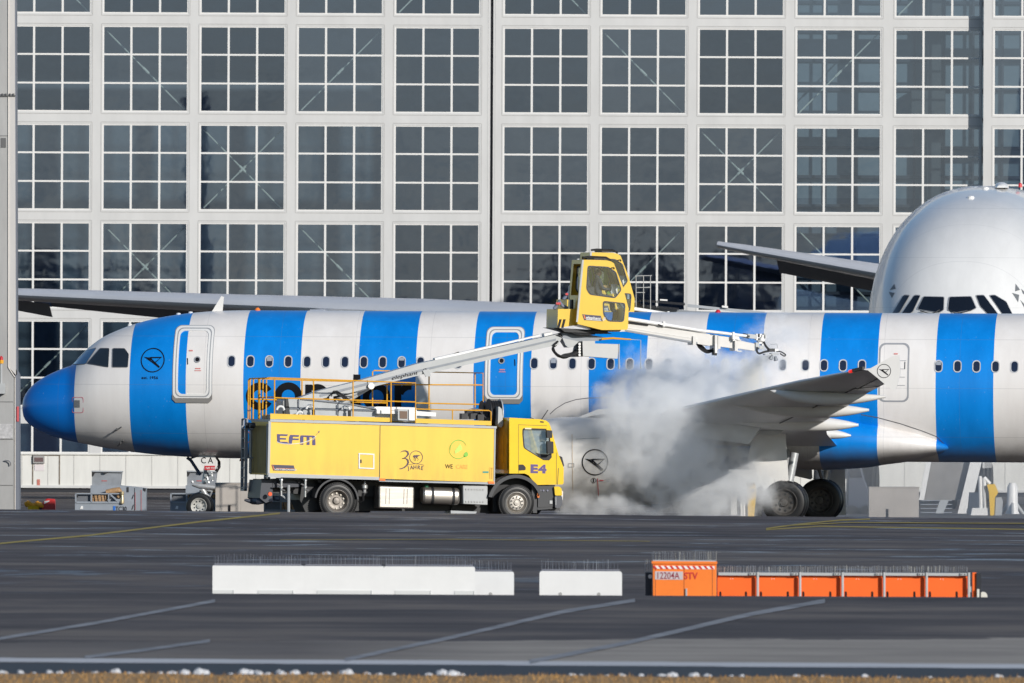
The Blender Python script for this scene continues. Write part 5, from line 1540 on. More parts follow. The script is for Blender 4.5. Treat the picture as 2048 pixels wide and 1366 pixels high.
# counterweight box with hazard stripes
mb = MB()
mb.prism(TP([(1116, 618), (1153, 618), (1155, 650), (1115, 656)], .75), .75, 2.1, 0)
cw = mb.build('counterweight', YEL, truck)
mb = MB()
for k in (0, 1): mb.prism(TP([(1119 + k * 8, 638.5), (1123.5 + k * 8, 638.5), (1119 + k * 8, 656), (1114.5 + k * 8, 656)], .74), .735, .75, 0)
mb.build('hazard_stripe', INK, cw)
mb = MB(); mb.tube([T(1108, 618, 1.1), T(1113, 612, 1.1), T(1119, 602, 1.1), T(1124, 611, 1.1), T(1135, 617, 1.1)], .05, 8, 0); mb.box(*(lambda q: (q.x - .06, q.x + .06, 1.0, 1.1, q.z - .03, q.z + .03))(T(1117, 607, 1.0)), 1); mb.build('covered_beacon', [mat('cover_blue_grey', (.15, .18, .26), .6), RED], truck)
# upper boom (telescope), pipe on top, nozzle head
mb = MB()
slab([(1190, 660), (1250, 645), (1258, 640), (1420, 668), (1420, 692), (1258, 663), (1205, 664)], 1.05, 1.55, 0)
slab([(1395, 664), (1470, 676), (1470, 697), (1395, 687)], 1.1, 1.5, 0)
slab([(1465, 678), (1512, 688), (1511, 702), (1465, 695)], 1.15, 1.45, 0)
slab([(1250, 659), (1395, 684), (1395, 687.5), (1250, 662.5)], 1.04, 1.06, 1)
slab([(1256, 655), (1395, 677), (1395, 678), (1256, 656)], 1.035, 1.05, 2)
for px, a, b in ((1389, 672, 690), (1433, 670, 700), (1438, 672, 698), (1473, 672, 702)): slab([(px - 3, a), (px + 3, a + 1), (px + 3, b), (px - 3, b)], .98, 1.6, 0)
slab([(1466, 676), (1471, 673), (1478, 673), (1480, 680), (1466, 682)], .97, 1.0, 2)
upper = mb.build('upper_boom', [mat('upper_boom_grey', (.64, .62, .59), .4, noise=.06, nscale=4), GREY2, WHITE], truck)
mb = MB()
mb.tube([T(1256, 638, 1.0), T(1330, 649.5, 1.0), T(1400, 661, 1.0), T(1440, 665.5, 1.0), T(1493, 672, 1.0)], [.06, .055, .045, .045, .04], 10, 0)
mb.tube([T(1258, 645, 1.02), T(1296, 650, 1.02)], .03, 6, 1)
for px, a, b in ((1328, 643, 653), (1467, 664, 678), (1432, 688, 706)): mb.prism(TP([(px - 2, a), (px + 2, a), (px + 2, b), (px - 2, b)], .95), .93, 1.07, 0)
mb.tube([T(1316, 649, .95), T(1324, 652, .95)], .02, 6, 1)
mb.tube([T(1472, 678, .95), T(1482, 681, .95)], .02, 6, 0); mb.tube([T(1474, 702, .95), T(1483, 703, .95)], .018, 6, 0)
mb.build('spray_pipe', [WHITE, DARK], truck)
mb = MB()
for k in range(4): mb.tube(cr([T(1394 + k, 688, 1.2 + k * .04), T(1400 + k * 2, 697 - k, 1.2 + k * .04), T(1413, 705 - k * 1.5, 1.2 + k * .04), T(1424, 703 - k, 1.2 + k * .04), T(1431, 698, 1.2 + k * .04)]), .026, 6)
mb.prism(TP([(1426, 696), (1434, 698), (1433, 711), (1426, 710)], 1.2), 1.15, 1.35, 0)
mb.build('boom_hose', BLACK, truck)
mb = MB()
slab([(1491, 673), (1497, 667.5), (1514, 669.5), (1514, 678), (1498, 676)], 1.05, 1.3, 1)
mb.lathe([(-.1, .06), (.08, .06)], T(1493, 672, 1.1), (1, 0, -.2), 10, 2, True)
for px, py, a, b, c in ((1516, 674, .05, .09, 0), (1520, 671, .06, .05, 0), (1526, 677, .05, .10, 0), (1522, 685, .05, .035, 0), (1527, 688, .04, .04, 0), (1515, 690, .05, .07, 1), (1523, 695, .06, .05, 1), (1519, 680, .04, .05, 3), (1530, 672, .03, .07, 1)):
    mb.box(*(lambda q: (q.x - a, q.x + a, 1.1, 1.3, q.z - b, q.z + b))(T(px, py, 1.1)), c)
mb.tube(cr([T(1527, 683, 1.1), T(1531, 691, 1.1), T(1537, 698, 1.1), T(1545, 702, 1.1)]), .03, 6, 2)
mb.tube(cr([T(1514, 694, 1.1), T(1514, 703, 1.1), T(1519, 707, 1.1), T(1528, 704, 1.1), T(1538, 702, 1.1)]), .028, 6, 2)
mb.tube(cr([T(1553, 703, 1.1), T(1560, 703, 1.1), T(1568, 707, 1.1), T(1571, 710, 1.1), T(1568, 712, 1.1), T(1560, 707, 1.1)]), .018, 6, 2)
mb.tube([T(1541, 689, 1.1), T(1554, 688, 1.1), T(1555, 696, 1.1)], .009, 5, 3)
mb.box(*(lambda q: (q.x - .09, q.x + .07, 1.05, 1.3, q.z - .05, q.z + .04))(T(1544, 700, 1.1)), 2)
mb.box(*(lambda q: (q.x - .05, q.x + .05, 1.02, 1.2, q.z - .03, q.z + .03))(T(1552, 700, 1.1)), 0)
mb.box(*(lambda q: (q.x - .13, q.x + .08, 1.05, 1.3, q.z - .025, q.z + .025))(T(1551, 708, 1.1)), 3)
mb.box(*(lambda q: (q.x - .11, q.x + .09, 1.05, 1.3, q.z - .02, q.z + .02))(T(1537, 709, 1.1)), 3)
nh = mb.build('spray_head', [WHITE, LGREY, DARK, GREY], truck)
for px, py, dx in ((1543, 715, -.5), (1551, 717, .2)):
    mb = MB(); mb.lathe([(-.05, .03), (.0, .05), (.07, .06), (.08, .04)], T(px, py - 1, 1.15), (dx, 0, -1), 12, 0, True); mb.build('nozzle', GREY2, nh)

# cab
cab_o = [(1018.6, 835.3), (1080, 838.5), (1092, 841), (1098, 846), (1101, 853), (1117, 908.6), (1127.3, 936), (1127.3, 966), (1125, 969), (1075, 969.8), (1070, 967), (1057, 950.4), (1049, 947), (1018.6, 947)]
cc = TP(cab_o)
cwin = roundpoly(TP([(1045, 856), (1097, 857.5), (1103.5, 900), (1103, 915), (1098, 920.5), (1086, 920), (1047, 896), (1044.5, 868)]), .06, 3)
mb = MB(); plate(cc, [cwin], .02, mb, 0, .05); plate(cc, [cwin], W_ - .02, mb, 0, .05); band(mb, cc, .04, W_ - .04, 0, skip=(4,))
cab = mb.build('cab', YELC, truck)
CBG = glass_mat('cab_side_glass', (.42, .50, .52), .16, .04, (.42, .50, .52), .42, bump=.004, bscale=3)
for y in (.0, W_ - .01):
    mb = MB(); mb.add([(x, y + .0, z) for x, z in cwin], [tuple(range(len(cwin)))], 0); n_ = len(cwin); iw = shrink(cwin, .035); y2 = y - .012
    mb.add([(x, y2, z) for x, z in cwin] + [(x, y2, z) for x, z in iw], [(i, (i + 1) % n_, n_ + (i + 1) % n_, n_ + i) for i in range(n_)], 1)
    if y < 1:
        mb.prism(TP([(1070, 905), (1086, 909), (1103, 909), (1103, 915), (1098, 920.5), (1086, 920)]), -.02, -.008, 1)
        mb.prism(TP([(1047, 856.5), (1097, 857.5), (1098, 861), (1046, 860)]), -.02, -.008, 1)
        mb.prism(TP([(1050, 855.5), (1063, 856), (1062, 858.8), (1049, 858.3)]), -.024, -.02, 2)
    mb.build('side_window', [CBG, BLACK, mat('sticker_pale', (.75, .70, .45), .5) if y < 1 else BLACK], cab)
mb = MB(); mb.add([(cc[4][0], .1, cc[4][1]), (cc[5][0], .1, cc[5][1]), (cc[5][0], W_ - .1, cc[5][1]), (cc[4][0], W_ - .1, cc[4][1])], [(0, 1, 2, 3)]); mb.build('windshield', CAGB, cab)
mb = MB()
mb.prism(TP([(1020, 838), (1020, 945)] + [(1021, 945), (1021, 838)]), 0, W_, 0) if False else None
for y0, y1 in ((.15, W_ - .15),):
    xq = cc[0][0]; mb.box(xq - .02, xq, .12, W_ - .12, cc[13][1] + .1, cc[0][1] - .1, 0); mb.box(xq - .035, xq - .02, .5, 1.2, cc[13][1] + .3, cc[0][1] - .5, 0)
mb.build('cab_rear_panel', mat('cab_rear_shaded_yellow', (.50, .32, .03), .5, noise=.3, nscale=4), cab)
mb = MB()
for pts in ([(1036.5, 849), (1037.3, 849), (1037.3, 946), (1036.5, 946)], [(1037, 848.8), (1094, 851), (1094, 852), (1037, 849.8)], [(1112.3, 905), (1113.3, 905), (1113, 968), (1112, 968)], [(1116, 936), (1117.6, 936), (1115.5, 969), (1114, 969)]):
    mb.prism(TP(pts), -.010, 0, 0)
mb.build('door_joint', mat('joint_brown', (.22, .15, .02), .6), cab)
mb = MB(); mb.prism(TP(roundpoly([(1037, 929), (1046, 929), (1051, 934), (1051, 940), (1037, 941)], 2)), -.02, .0, 0); mb.build('door_handle', BLACK, cab)
mb = MB(); mb.text('E4', T(1060.5, 945, -.012), (1, 0, -.012), (0, 0, 1), .215, 0, bold=.055, wscale=1.36, spacing=1.15, shear=.0); mb.build('lettering', mat('purple_navy_lettering', (.09, .055, .20), .5), cab, 40)
mb = MB()
for a, b, c, d in ((1092, 860, 1103, 876), (1093, 882, 1105.5, 907)): mb.prism(TP(roundpoly([(a, b), (c, b + 1), (c + .5, d), (a + 1, d)], 2), -.25), -.33, -.18, 0)
mb.tube([T(1099, 858, -.02), T(1099, 862, -.24), T(1099, 905, -.24), T(1101, 908, -.02)], .02, 6, 0)
mb.prism(TP([(1092, 857), (1099, 857), (1099, 861), (1092, 860)], -.2), -.26, -.18, 1)
mb.build('side_mirror', [BLACK, YELC], cab)
mb = MB(); mb.prism(TP([(1117, 912), (1121, 914), (1125, 931), (1123, 934), (1117, 918)], .3), .1, .5, 0); mb.build('front_mirror', BLACK, cab)
mb = MB(); mb.tube([T(1080, 842, .4), T(1083, 839, .4), T(1096, 820, .4)], .012, 5, 0); mb.prism(TP([(1080, 842), (1087, 843), (1087, 845.5), (1080, 844.5)], .01), -.02, .1, 0); mb.tube([T(1060, 835, .6), T(1068, 838, .6)], .012, 5, 0); mb.build('roof_antenna', BLACK, cab)
mb = MB()
mb.prism(TP([(1076, 970), (1110, 970), (1112, 1000), (1108, 1013), (1076, 1015)], .08), .08, W_ - .08, 0)
mb.prism(TP(roundpoly([(1109, 992), (1124, 992), (1124.5, 1010), (1121, 1015), (1110, 1016)], 3)), -.02, W_ + .02, 1)
mb.prism(TP([(1104, 1015), (1120, 1016), (1119, 1021), (1105, 1021)], .3), .3, W_ - .3, 0)
mb.prism(TP([(1074, 1015), (1106, 1013), (1105, 1018), (1075, 1020)], .1), .1, .9, 0)
mb.prism(TP([(1063, 970), (1074, 970), (1074, 1026), (1066, 1026)], .1), .1, .6, 0)
mb.build('front_bumper', [DGREY, mat('bumper_blue_grey', (.06, .065, .08), .4)], truck)
mb = MB(); mb.prism(TP(roundpoly([(1108, 973), (1118, 973), (1123, 977), (1124, 991), (1110, 991)], 2)), -.02, W_ + .02, 0); mb.prism(TP([(1121.5, 980), (1125.5, 983), (1125, 1000), (1122, 1000)], .1), .05, .5, 1); mb.build('headlamp_panel', [YELC, mat('headlamp_glass', (.75, .72, .70), .15)], truck)
mb = MB(); mb.lathe([(-.04, .03), (.0, .035)], T(1075.5, 991, .02), (0, 1, 0), 10, 0, True); mb.prism(TP([(1074, 986), (1078, 986), (1078, 995), (1074, 995)], .02), -.02, .05, 0); mb.build('side_marker_lamp', SIGO, truck)
mb = MB(); mb.prism(TP([(1099, 1001), (1104.5, 1001), (1104.5, 1007.5), (1099, 1007.5)], .07), .05, .08, 0); mb.prism(TP([(1111, 994), (1112.3, 994), (1112.3, 1010), (1111, 1010)], -.03), -.04, -.02, 0); mb.build('lock_plate', LGREY, truck)
mb = MB()
for px in (1081, 1087, 1095): mb.lathe([(-.01, .025), (.02, .025)], T(px, 981, .06), (0, 1, 0), 10, 0, True)
mb.build('connector', mat('connector_grey', (.20, .20, .28), .4), truck)
# fenders and wheels
def fender(px, py, r0, r1, a0, a1, lat0=.0, lat1=.6, m_=DGREY):
    c = T(px, py, 0); mb = MB(); n_ = 18; k = 1 / 72.8; vs = []
    for i in range(n_ + 1):
        a = R(a0 + (a1 - a0) * i / n_)
        for rr, y in ((r0 * k, lat0), (r1 * k, lat0), (r1 * k, lat1), (r0 * k, lat1)): vs.append((c.x + rr * math.cos(a), y, c.z + rr * math.sin(a)))
    fs = []
    for i in range(n_):
        for j in range(4): fs.append((4 * i + j, 4 * i + (j + 1) % 4, 4 * i + 4 + (j + 1) % 4, 4 * i + 4 + j))
    fs += [(0, 3, 2, 1), (4 * n_, 4 * n_ + 1, 4 * n_ + 2, 4 * n_ + 3)]
    mb.add(vs, fs); return mb.build('fender', m_, truck)
fender(673, 1002, 42, 45.5, 5, 172, -.03); fender(1031, 1006, 50, 57, 20, 168, -.05, .5)
for y0 in (W_ - .6,): fender(673, 1002, 42, 45.5, 5, 172, y0, W_); fender(1031, 1006, 50, 57, 20, 168, y0, W_)
mb = MB(); c = T(1031, 1006, 0)
mb.prism(TP([(985, 972), (1012, 958), (1050, 952), (1072, 972), (1072, 1020), (985, 1024)], .5), .45, W_ - .5, 0); mb.build('wheel_housing', BLACK, truck)
def twheel(px, py, lat, r, wd, rear, name='wheel'):
    c = T(px, py, lat); mb = MB()
    e = wd / 2; sgn = -1 if lat < 1.2 else 1
    def Lp(p): return [(a * -sgn, b) for a, b in p] if sgn > 0 else p
    mb.lathe([(-e * .95, r * .60), (-e, r * .74), (-e * .97, r * .9), (-e * .8, r * .98), (-e * .55, r), (e * .55, r), (e * .8, r * .98), (e, r * .74), (e * .95, r * .60), (-e * .95, r * .60)], c, (0, 1, 0), 48)
    for k in range(60):                                   # tread lugs
        a = 2 * math.pi * k / 60; 
        mb.box(-.012, .012, -e * .92, -e * .35, r * .965, r * 1.012, 0, Matrix.Translation(c) @ Matrix.Rotation(a, 4, 'Y'))
    for rr in (.70, .86): mb.lathe([(-e * 1.0, r * rr), (-e * 1.03, r * (rr + .012)), (-e * .99, r * (rr + .03))], c, (0, 1, 0), 40)
    w_ = mb.build(name, TYRE, truck, 35)
    mb = MB()
    if rear:
        pr = [(-e * .95, r * .61), (-e * .99, r * .585), (-e * .93, r * .56), (-e * .55, r * .54), (e * .1, r * .47), (e * .25, r * .36), (e * .2, r * .22), (-e * .25, r * .17), (-e * .3, .001)]
        nb, rb, yb = 10, .41, e * .15
    else:
        pr = [(-e * .95, r * .60), (-e * .99, r * .57), (-e * .8, r * .55), (-e * .4, r * .47), (-e * .95, r * .40), (-e * 1.0, r * .24), (-e * .8, r * .22), (-e * .78, r * .16), (-e * 1.1, r * .14), (-e * 1.12, .001)]
        nb, rb, yb = 10, .32, -e * 1.0
    mb.lathe([(a, b) for a, b in pr], c, (0, 1, 0), 36, 0)
    w2_ = mb.build('rim', [RIM if rear else HUB], w_, 30)
    mb = MB()
    for k in range(nb):
        a = 2 * math.pi * (k + .5) / nb; mb.cyl(c + Vector((r * rb * math.cos(a), yb - .03, r * rb * math.sin(a))), c + Vector((r * rb * math.cos(a), yb + .02, r * rb * math.sin(a))), r * (.055 if rear else .04), 8, 0)
    mb.build('wheel_bolts', mat('rim_hole_pale', (.5, .46, .40), .5, metal=.3) if rear and 'rim_hole_pale' not in bpy.data.materials else (bpy.data.materials['rim_hole_pale'] if rear else DARK), w_, 30)
    return w_
twheel(673, 1001.5, .2, .505, .29, True); twheel(1031, 1005.5, .18, .50, .29, False)
twheel(678, 1001.5, .55, .505, .29, True)
for px, l_ in ((673, W_ - .2), (673, W_ - .55), (1031, W_ - .2)):
    c = T(px, 1002, .2); mb = MB(); mb.lathe([(-.14, .3), (-.145, .4), (-.1, .5), (.1, .5), (.145, .4), (.14, .3)], (c.x, l_, c.z), (0, 1, 0), 32, 0, True); mb.build('wheel', TYRE, truck)
# tanks and boxes along the side
mb = MB(); mb.prism(TP(roundpoly([(757.5, 971), (828.5, 973.5), (828, 1018), (757, 1016.5)], 4), .1), .08, .7, 0)
tk1 = mb.build('side_tank', ALU, truck); bevel(tk1, .05, 3)
mb = MB()
for px in (772, 779, 808, 814.5): mb.prism(TP([(px, 977), (px + 1, 977), (px, 1008), (px - 1, 1008)], .07), .072, .085, 0)
mb.build('tank_seam', mat('seam_grey', (.25, .24, .22), .5), tk1)
def htank(p0, p1, r_, lat, m_, name):
    a, b = T(*p0, lat), T(*p1, lat); mb = MB(); n_ = 24; L_ = (b - a).length
    secs = []
    for t_, g in ((0, .86), (.05, 1), (L_ - .05, 1), (L_, .86)):
        p = a + (b - a) * (t_ / L_)
        secs.append([(p.x, p.y + r_ * 1.1 * g * math.copysign(abs(math.cos(q)) ** .7, math.cos(q)), p.z + r_ * g * math.copysign(abs(math.sin(q)) ** .7, math.sin(q))) for q in [2 * math.pi * k / n_ for k in range(n_)]])
    loft(mb, secs); return mb.build(name, m_, truck)
ft = htank((843, 990), (916, 993), .235, .38, ALU, 'fuel_tank')
mb = MB()
for px in (862, 903.5):
    secs = []
    for d_ in (-2.6, 2.6):
        p = T(px + d_, 990.5 + (px - 843) * .04, .38); secs.append([(p.x, p.y + .27 * math.copysign(abs(math.cos(q)) ** .7, math.cos(q)), p.z + .245 * math.copysign(abs(math.sin(q)) ** .7, math.sin(q))) for q in [2 * math.pi * k / 24 for k in range(24)]])
    loft(mb, secs)
mb.build('tank_strap', BLACK, ft)
mb = MB(); mb.lathe([(-.03, .06), (.04, .06), (.06, .03)], T(853, 973, .3), (0, 0, 1), 12, 0, True); mb.build('filler_cap', mat('green_cap', (.02, .16, .07), .4), ft)
mb = MB(); mb.prism(TP([(925.5, 971), (975, 972), (975, 1010), (926, 1008)], .1), .08, .65, 0); bb_ = bevel(mb.build('battery_box', LGREY, truck), .02)
mb = MB()
for py in (978.5, 1003):
    for k in range(7): mb.lathe([(-.015, .022), (.01, .026)], T(932.5 + k * 5.7, py + k * .1, .07), (0, 1, 0), 8, 0, True)
mb.build('rivet', mat('rivet_grey', (.40, .40, .40), .4), bb_)
mb = MB(); mb.prism(TP([(900, 1021), (952, 1023), (950, 1028), (900, 1028)], .6), .5, 1.0, 0); mb.build('step_plate', GREY, truck)
mb = MB(); mb.lathe([(0, .05), (.08, .055), (.12, .09), (.2, .09), (.24, .04), (.3, .03)], T(729, 985, .3), (0, 0, 1), 14, 0, True); mb.tube([T(726, 987, .3), T(726, 1000, .4), T(718, 1004, .5)], .04, 8, 1); mb.build('air_valve', [CHROME, DARK], truck)
mb = MB()
for px, y0, y1 in ((563, 957, 992), (611, 957, 994)):
    a = T(px, y0, .15); b = T(px, y1, .15); L_ = (b - a).length
    mb.lathe([(0, .05), (.05, .055), (.06, .035), (.2, .035), (.21, .055), (.26, .055), (.27, .03), (L_, .03)], a, (0, 0, -1), 12, 0, True)
    mb.tube([T(px - 9, y0 + 11, .1), T(px - 1, y0 + 14, .1)], .022, 6, 0); mb.tube([T(px, y0 + 22, .1), T(px + 7, y0 + 24, .1)], .018, 6, 0)
mb.build('filling_pipe', CHROME, truck)
mb = MB()
mb.tube([T(489, 1000, .9), T(505, 1003, .9), T(516, 1003, .6), T(545, 1000, .4)], [.03, .08, .09, .05], 8, 0)
mb.prism(TP([(522, 960), (545, 960), (543, 1000), (530, 1006), (518, 996)], .5), .4, 2.0, 0)
mb.prism(TP([(545, 958), (600, 962), (600, 974), (545, 975)], .4), .4, 1.8, 0)
mb.build('rear_underrun_bar', mat('underrun_blue_black', (.03, .035, .05), .5), truck)
mb = MB(); mb.lathe([(-.06, .05), (.0, .055)], T(511, 987, 1.4), (0, 1, 0), 10, 1, True); mb.lathe([(-.06, .055), (.0, .06)], T(539.5, 988, .2), (0, 1, 0), 12, 0, True); mb.build('rear_lamp', [mat('lamp_orange_red', (.85, .10, .02), .3), mat('lamp_dark_red', (.12, .02, .03), .4)], truck)
mb = MB(); mb.tube([T(577, 970, .4), T(577, 1031, .4)], .045, 8, 0); mb.tube([T(563, 990, .5), T(578, 1003, .5)], .025, 6, 0); mb.build('support_leg', GREY, truck)
# hatch and lettering on the side
mb = MB(); q = TP([(717, 906), (748.5, 907.5), (748.5, 938.5), (717, 937)])
ih = shrink(q, .035); plate(q, [ih], -.012, mb, 0, .02); mb.prism(ih, -.008, .002, 1)
mb.prism(TP([(720.5, 919), (723, 919), (723, 926), (720.5, 926)]), -.025, -.005, 2); mb.build('hatch', [WHITE, YELB, DARK], body)
P0 = -.012
def poly2(mb, pts, mi=0, dy=0.0):
    q = TP(pts, P0); mb.add([(x, P0 - dy, z) for x, z in q], [tuple(range(len(q)))] , mi)
# EFM lettering: letter bodies, then the swoosh that cuts them and the small aircraft
def zz(pts): return [(480 + a / 6.505, 830 + b / 6.505) for a, b in pts]
mb = MB()
for p in ([(482, 248), (625, 252), (615, 272), (520, 270), (520, 362), (484, 350)], [(520, 298), (600, 300), (600, 320), (520, 318)], [(520, 346), (618, 350), (630, 374), (540, 372), (486, 352)],
          [(655, 258), (770, 262), (765, 284), (690, 282), (676, 372), (634, 374), (640, 290)], [(686, 304), (765, 306), (765, 326), (684, 324)],
          [(790, 264), (960, 268), (976, 276), (978, 300), (940, 320), (940, 288), (905, 287), (905, 338), (868, 350), (868, 286), (826, 284), (826, 360), (784, 368), (784, 290)],
          [(784, 376), (826, 368), (826, 386), (784, 384)], [(868, 358), (905, 345), (905, 388), (868, 388)], [(942, 328), (980, 306), (982, 392), (942, 392)]):
    poly2(mb, zz(p))
sw = [(482, 350), (520, 366), (580, 377), (660, 380), (740, 374), (820, 360), (900, 334), (960, 300), (990, 276)]
for (a, b), (c, d) in zip(sw, sw[1:]): poly2(mb, zz([(a, b + 2), (c, d + 2), (c, d - 5), (a, b - 5)]), 1, .003)
sw2 = [(486, 368), (560, 379), (660, 380)]
poly2(mb, zz([(1012, 222), (1036, 200), (1030, 236), (1022, 226)])); poly2(mb, zz([(985, 262), (1014, 232), (1016, 235), (988, 264)]))
mb.build('lettering', [NAVY, WHITE], body, 40)
mb = MB()
poly2(mb, zz([(410, 646), (700, 656), (720, 728), (434, 722)]), 0, 0); poly2(mb, zz([(420, 656), (430, 656), (450, 716), (442, 716)]), 2, .003); poly2(mb, zz([(470, 690), (700, 697), (701, 701), (470, 694)]), 2, .003)
mb.text('VESTERGAARD', T(480 + 445 / 6.505, 830 + 716 / 6.505, -.017), (1, 0, -.012), (0, 0, 1), .042, 1, bold=.02, wscale=1.55, shear=.15)
mb.text('INTERNAL', T(480 + 472 / 6.505, 830 + 686 / 6.505, -.017), (1, 0, -.012), (0, 0, 1), .022, 1, wscale=1.0) if False else None
mb.build('name_plate', [bpy.data.materials['plate_navy'], WHITE, SIGO], body, 40)
def z3(pts): return [(780 + a / 10.24, 860 + b / 10.24) for a, b in pts]
mb = MB()
def stroke(mb, pts, wds, mi=0, dy=0.0):
    L_, R_ = [], []
    for i, p in enumerate(pts):
        a, b = pts[max(0, i - 1)], pts[min(len(pts) - 1, i + 1)]; tx, ty = b[0] - a[0], b[1] - a[1]; l_ = math.hypot(tx, ty) or 1; w2 = (wds[i] if isinstance(wds, list) else wds) / 2
        L_.append((p[0] - ty / l_ * w2, p[1] + tx / l_ * w2)); R_.append((p[0] + ty / l_ * w2, p[1] - tx / l_ * w2))
    for i in range(len(pts) - 1): poly2(mb, [L_[i], L_[i + 1], R_[i + 1], R_[i]], mi, dy)
three = z3([(215, 455), (260, 430), (320, 425), (365, 450), (375, 490), (345, 540), (290, 575), (250, 585)])
stroke(mb, three, [.8, 1.6, 2.6, 3.4, 3.6, 2.6, 1.6, 1.2])
three = z3([(250, 585), (320, 580), (365, 615), (375, 665), (350, 720), (290, 770), (235, 790), (195, 795)])
stroke(mb, three, [1.2, 1.8, 3.2, 3.6, 3.0, 2.4, 1.8, 1.4])
rg_ = [(780 + (535 + 132 * math.cos(t)) / 10.24, 860 + (558 + 132 * math.sin(t)) / 10.24) for t in [2 * math.pi * k / 28 for k in range(29)]]
stroke(mb, rg_, 1.1)
poly2(mb, z3([(470, 545), (490, 515), (560, 512), (630, 520), (600, 532), (575, 535), (560, 575), (545, 582), (530, 550), (500, 570), (488, 560)]))
for p in ([(500, 570), (492, 600), (505, 625)], [(510, 565), (530, 600), (520, 635)], [(555, 575), (585, 595), (565, 628)]): stroke(mb, z3(p), .7)
stroke(mb, z3([(365, 715), (440, 698), (535, 692), (620, 700), (700, 722)]), .7)
for ch, (a, b), rot in (('J', (372, 815), .16), ('A', (415, 808), .10), ('H', (478, 800), .03), ('R', (560, 802), -.05), ('E', (630, 812), -.12)):
    mb.text(ch, T(*z3([(a, b)])[0], P0), (math.cos(rot), 0, math.sin(rot)), (-math.sin(rot), 0, math.cos(rot)), .105, 0, bold=.01, wscale=.9)
mb.build('anniversary_emblem', mat('brown_lettering', (.07, .035, .06), .5), body, 40)
mb = MB()
arc = [(780 + (1405 + 170 * math.cos(t)) / 10.24, 860 + (390 + 185 * math.sin(t)) / 10.24) for t in [R(a) for a in range(170, 345, 7)]]
stroke(mb, arc, [.4 + 1.5 * math.sin(math.pi * i / (len(arc) - 1)) for i in range(len(arc))])
arc = [(780 + (1400 + 185 * math.cos(t)) / 10.24, 860 + (400 + 185 * math.sin(t)) / 10.24) for t in [R(a) for a in range(45, 215, 7)]]
stroke(mb, arc, [1.9 - 1.6 * (i / (len(arc) - 1)) for i in range(len(arc))])
poly2(mb, z3([(1505, 520), (1520, 480), (1550, 450), (1580, 455), (1605, 490), (1595, 530), (1555, 555), (1515, 550)]))
stroke(mb, z3([(1565, 455), (1590, 425)]), .7); stroke(mb, z3([(1590, 470), (1615, 450)]), .7)
poly2(mb, z3([(1330, 490), (1325, 420), (1380, 350), (1440, 280), (1470, 340), (1480, 400), (1420, 440), (1370, 470)]), 1)
mb.build('plug_emblem', [GREEN, GREENL], body, 40)
mb = MB(); mb.text('WE', T(*z3([(1130, 785)])[0], P0), (1, 0, -.01), (0, 0, 1), .115, 0, wscale=.86, bold=.004); mb.text('CARE', T(*z3([(1350, 790)])[0], P0), (1, 0, -.01), (0, 0, 1), .115, 1, wscale=.84)
mb.build('lettering', [INK, FAINT], body, 40)
mb = MB(); poly2(mb, z3([(1900, 845), (2020, 845), (2020, 880), (1900, 880)]), 0); mb.build('green_plate', mat('teal_plate', (.05, .30, .22), .5), body)
mb = MB()
for p in ([(980, 938), (980, 958)], [(984, 936), (984, 958)], [(978, 936), (986, 936)]): stroke(mb, p, .8)
mb.build('panel_marking', mat('ochre_marking', (.45, .22, .02), .5), body)

# seated operator
pf = T(1193, 585, .98)
bm_v = [((0, 0, -.12), .13), ((.02, 0, .12), .15), ((.03, 0, .34), .165), ((.04, 0, .45), .065), ((.05, 0, .54), .095), ((.05, 0, .63), .085), ((.06, 0, .68), .05),
        ((.06, -.20, .36), .065), ((.16, -.24, .12), .05), ((.36, -.16, .10), .035), ((.45, -.13, .12), .035), ((.06, .20, .36), .065), ((.16, .24, .12), .05), ((.36, .16, .10), .035), ((.45, .13, .12), .035),
        ((.28, -.10, -.14), .09), ((.50, -.11, -.16), .07), ((.52, -.11, -.52), .055), ((.62, -.11, -.56), .045), ((.28, .10, -.14), .09), ((.50, .11, -.16), .07), ((.52, .11, -.52), .055), ((.62, .11, -.56), .045)]
be = [(0, 1), (1, 2), (2, 3), (3, 4), (4, 5), (5, 6), (2, 7), (7, 8), (8, 9), (9, 10), (2, 11), (11, 12), (12, 13), (13, 14), (0, 15), (15, 16), (16, 17), (17, 18), (0, 19), (19, 20), (20, 21), (21, 22)]
me = bpy.data.meshes.new('person'); me.from_pydata([v_ for v_, r_ in bm_v], be, [])
SKIN = mat('skin', (.62, .34, .25), .5); CLO = mat('dark_work_clothes', (.06, .068, .095), .8)
me.materials.append(CLO); me.materials.append(SKIN)
op = bpy.data.objects.new('person', me); COL.objects.link(op)
sk = op.modifiers.new('skin', 'SKIN')
for i, (v_, r_) in enumerate(bm_v): me.skin_vertices[0].data[i].radius = (r_, r_)
me.skin_vertices[0].data[0].use_root = True
sk.use_smooth_shade = True
ss = op.modifiers.new('smooth', 'SUBSURF'); ss.levels = 2; ss.render_levels = 2
op.matrix_world = TK.M @ Matrix.Translation(pf + Vector((-.02, 0, -.0))) @ Matrix.Scale(.92, 4)
tag(op, 'person in dark work clothes seated at the controls inside the near yellow boom cabin', 'person')
mb = MB(); mb.lathe([(-.12, .001), (-.11, .06), (-.03, .10), (.05, .095), (.10, .05), (.11, .001)], (.065, 0, .585), (0, 0, 1), 20); hd = mb.build('head', SKIN, op)
mb = MB(); mb.lathe([(.0, .105), (.05, .10), (.10, .06), (.115, .001)], (.045, 0, .585), (-.3, 0, 1), 20); mb.build('hair', mat('dark_hair', (.02, .015, .012), .7), op)
mb = MB()
for s_ in (-1, 1):
    mb.lathe([(-.01, .012), (.006, .001)], (.158, s_ * .035, .60), (1, 0, 0), 8, 1)
    mb.lathe([(-.012, .028), (.012, .02), (.014, .001)], (.06, s_ * .10, .585), (0, s_, 0), 10, 0)
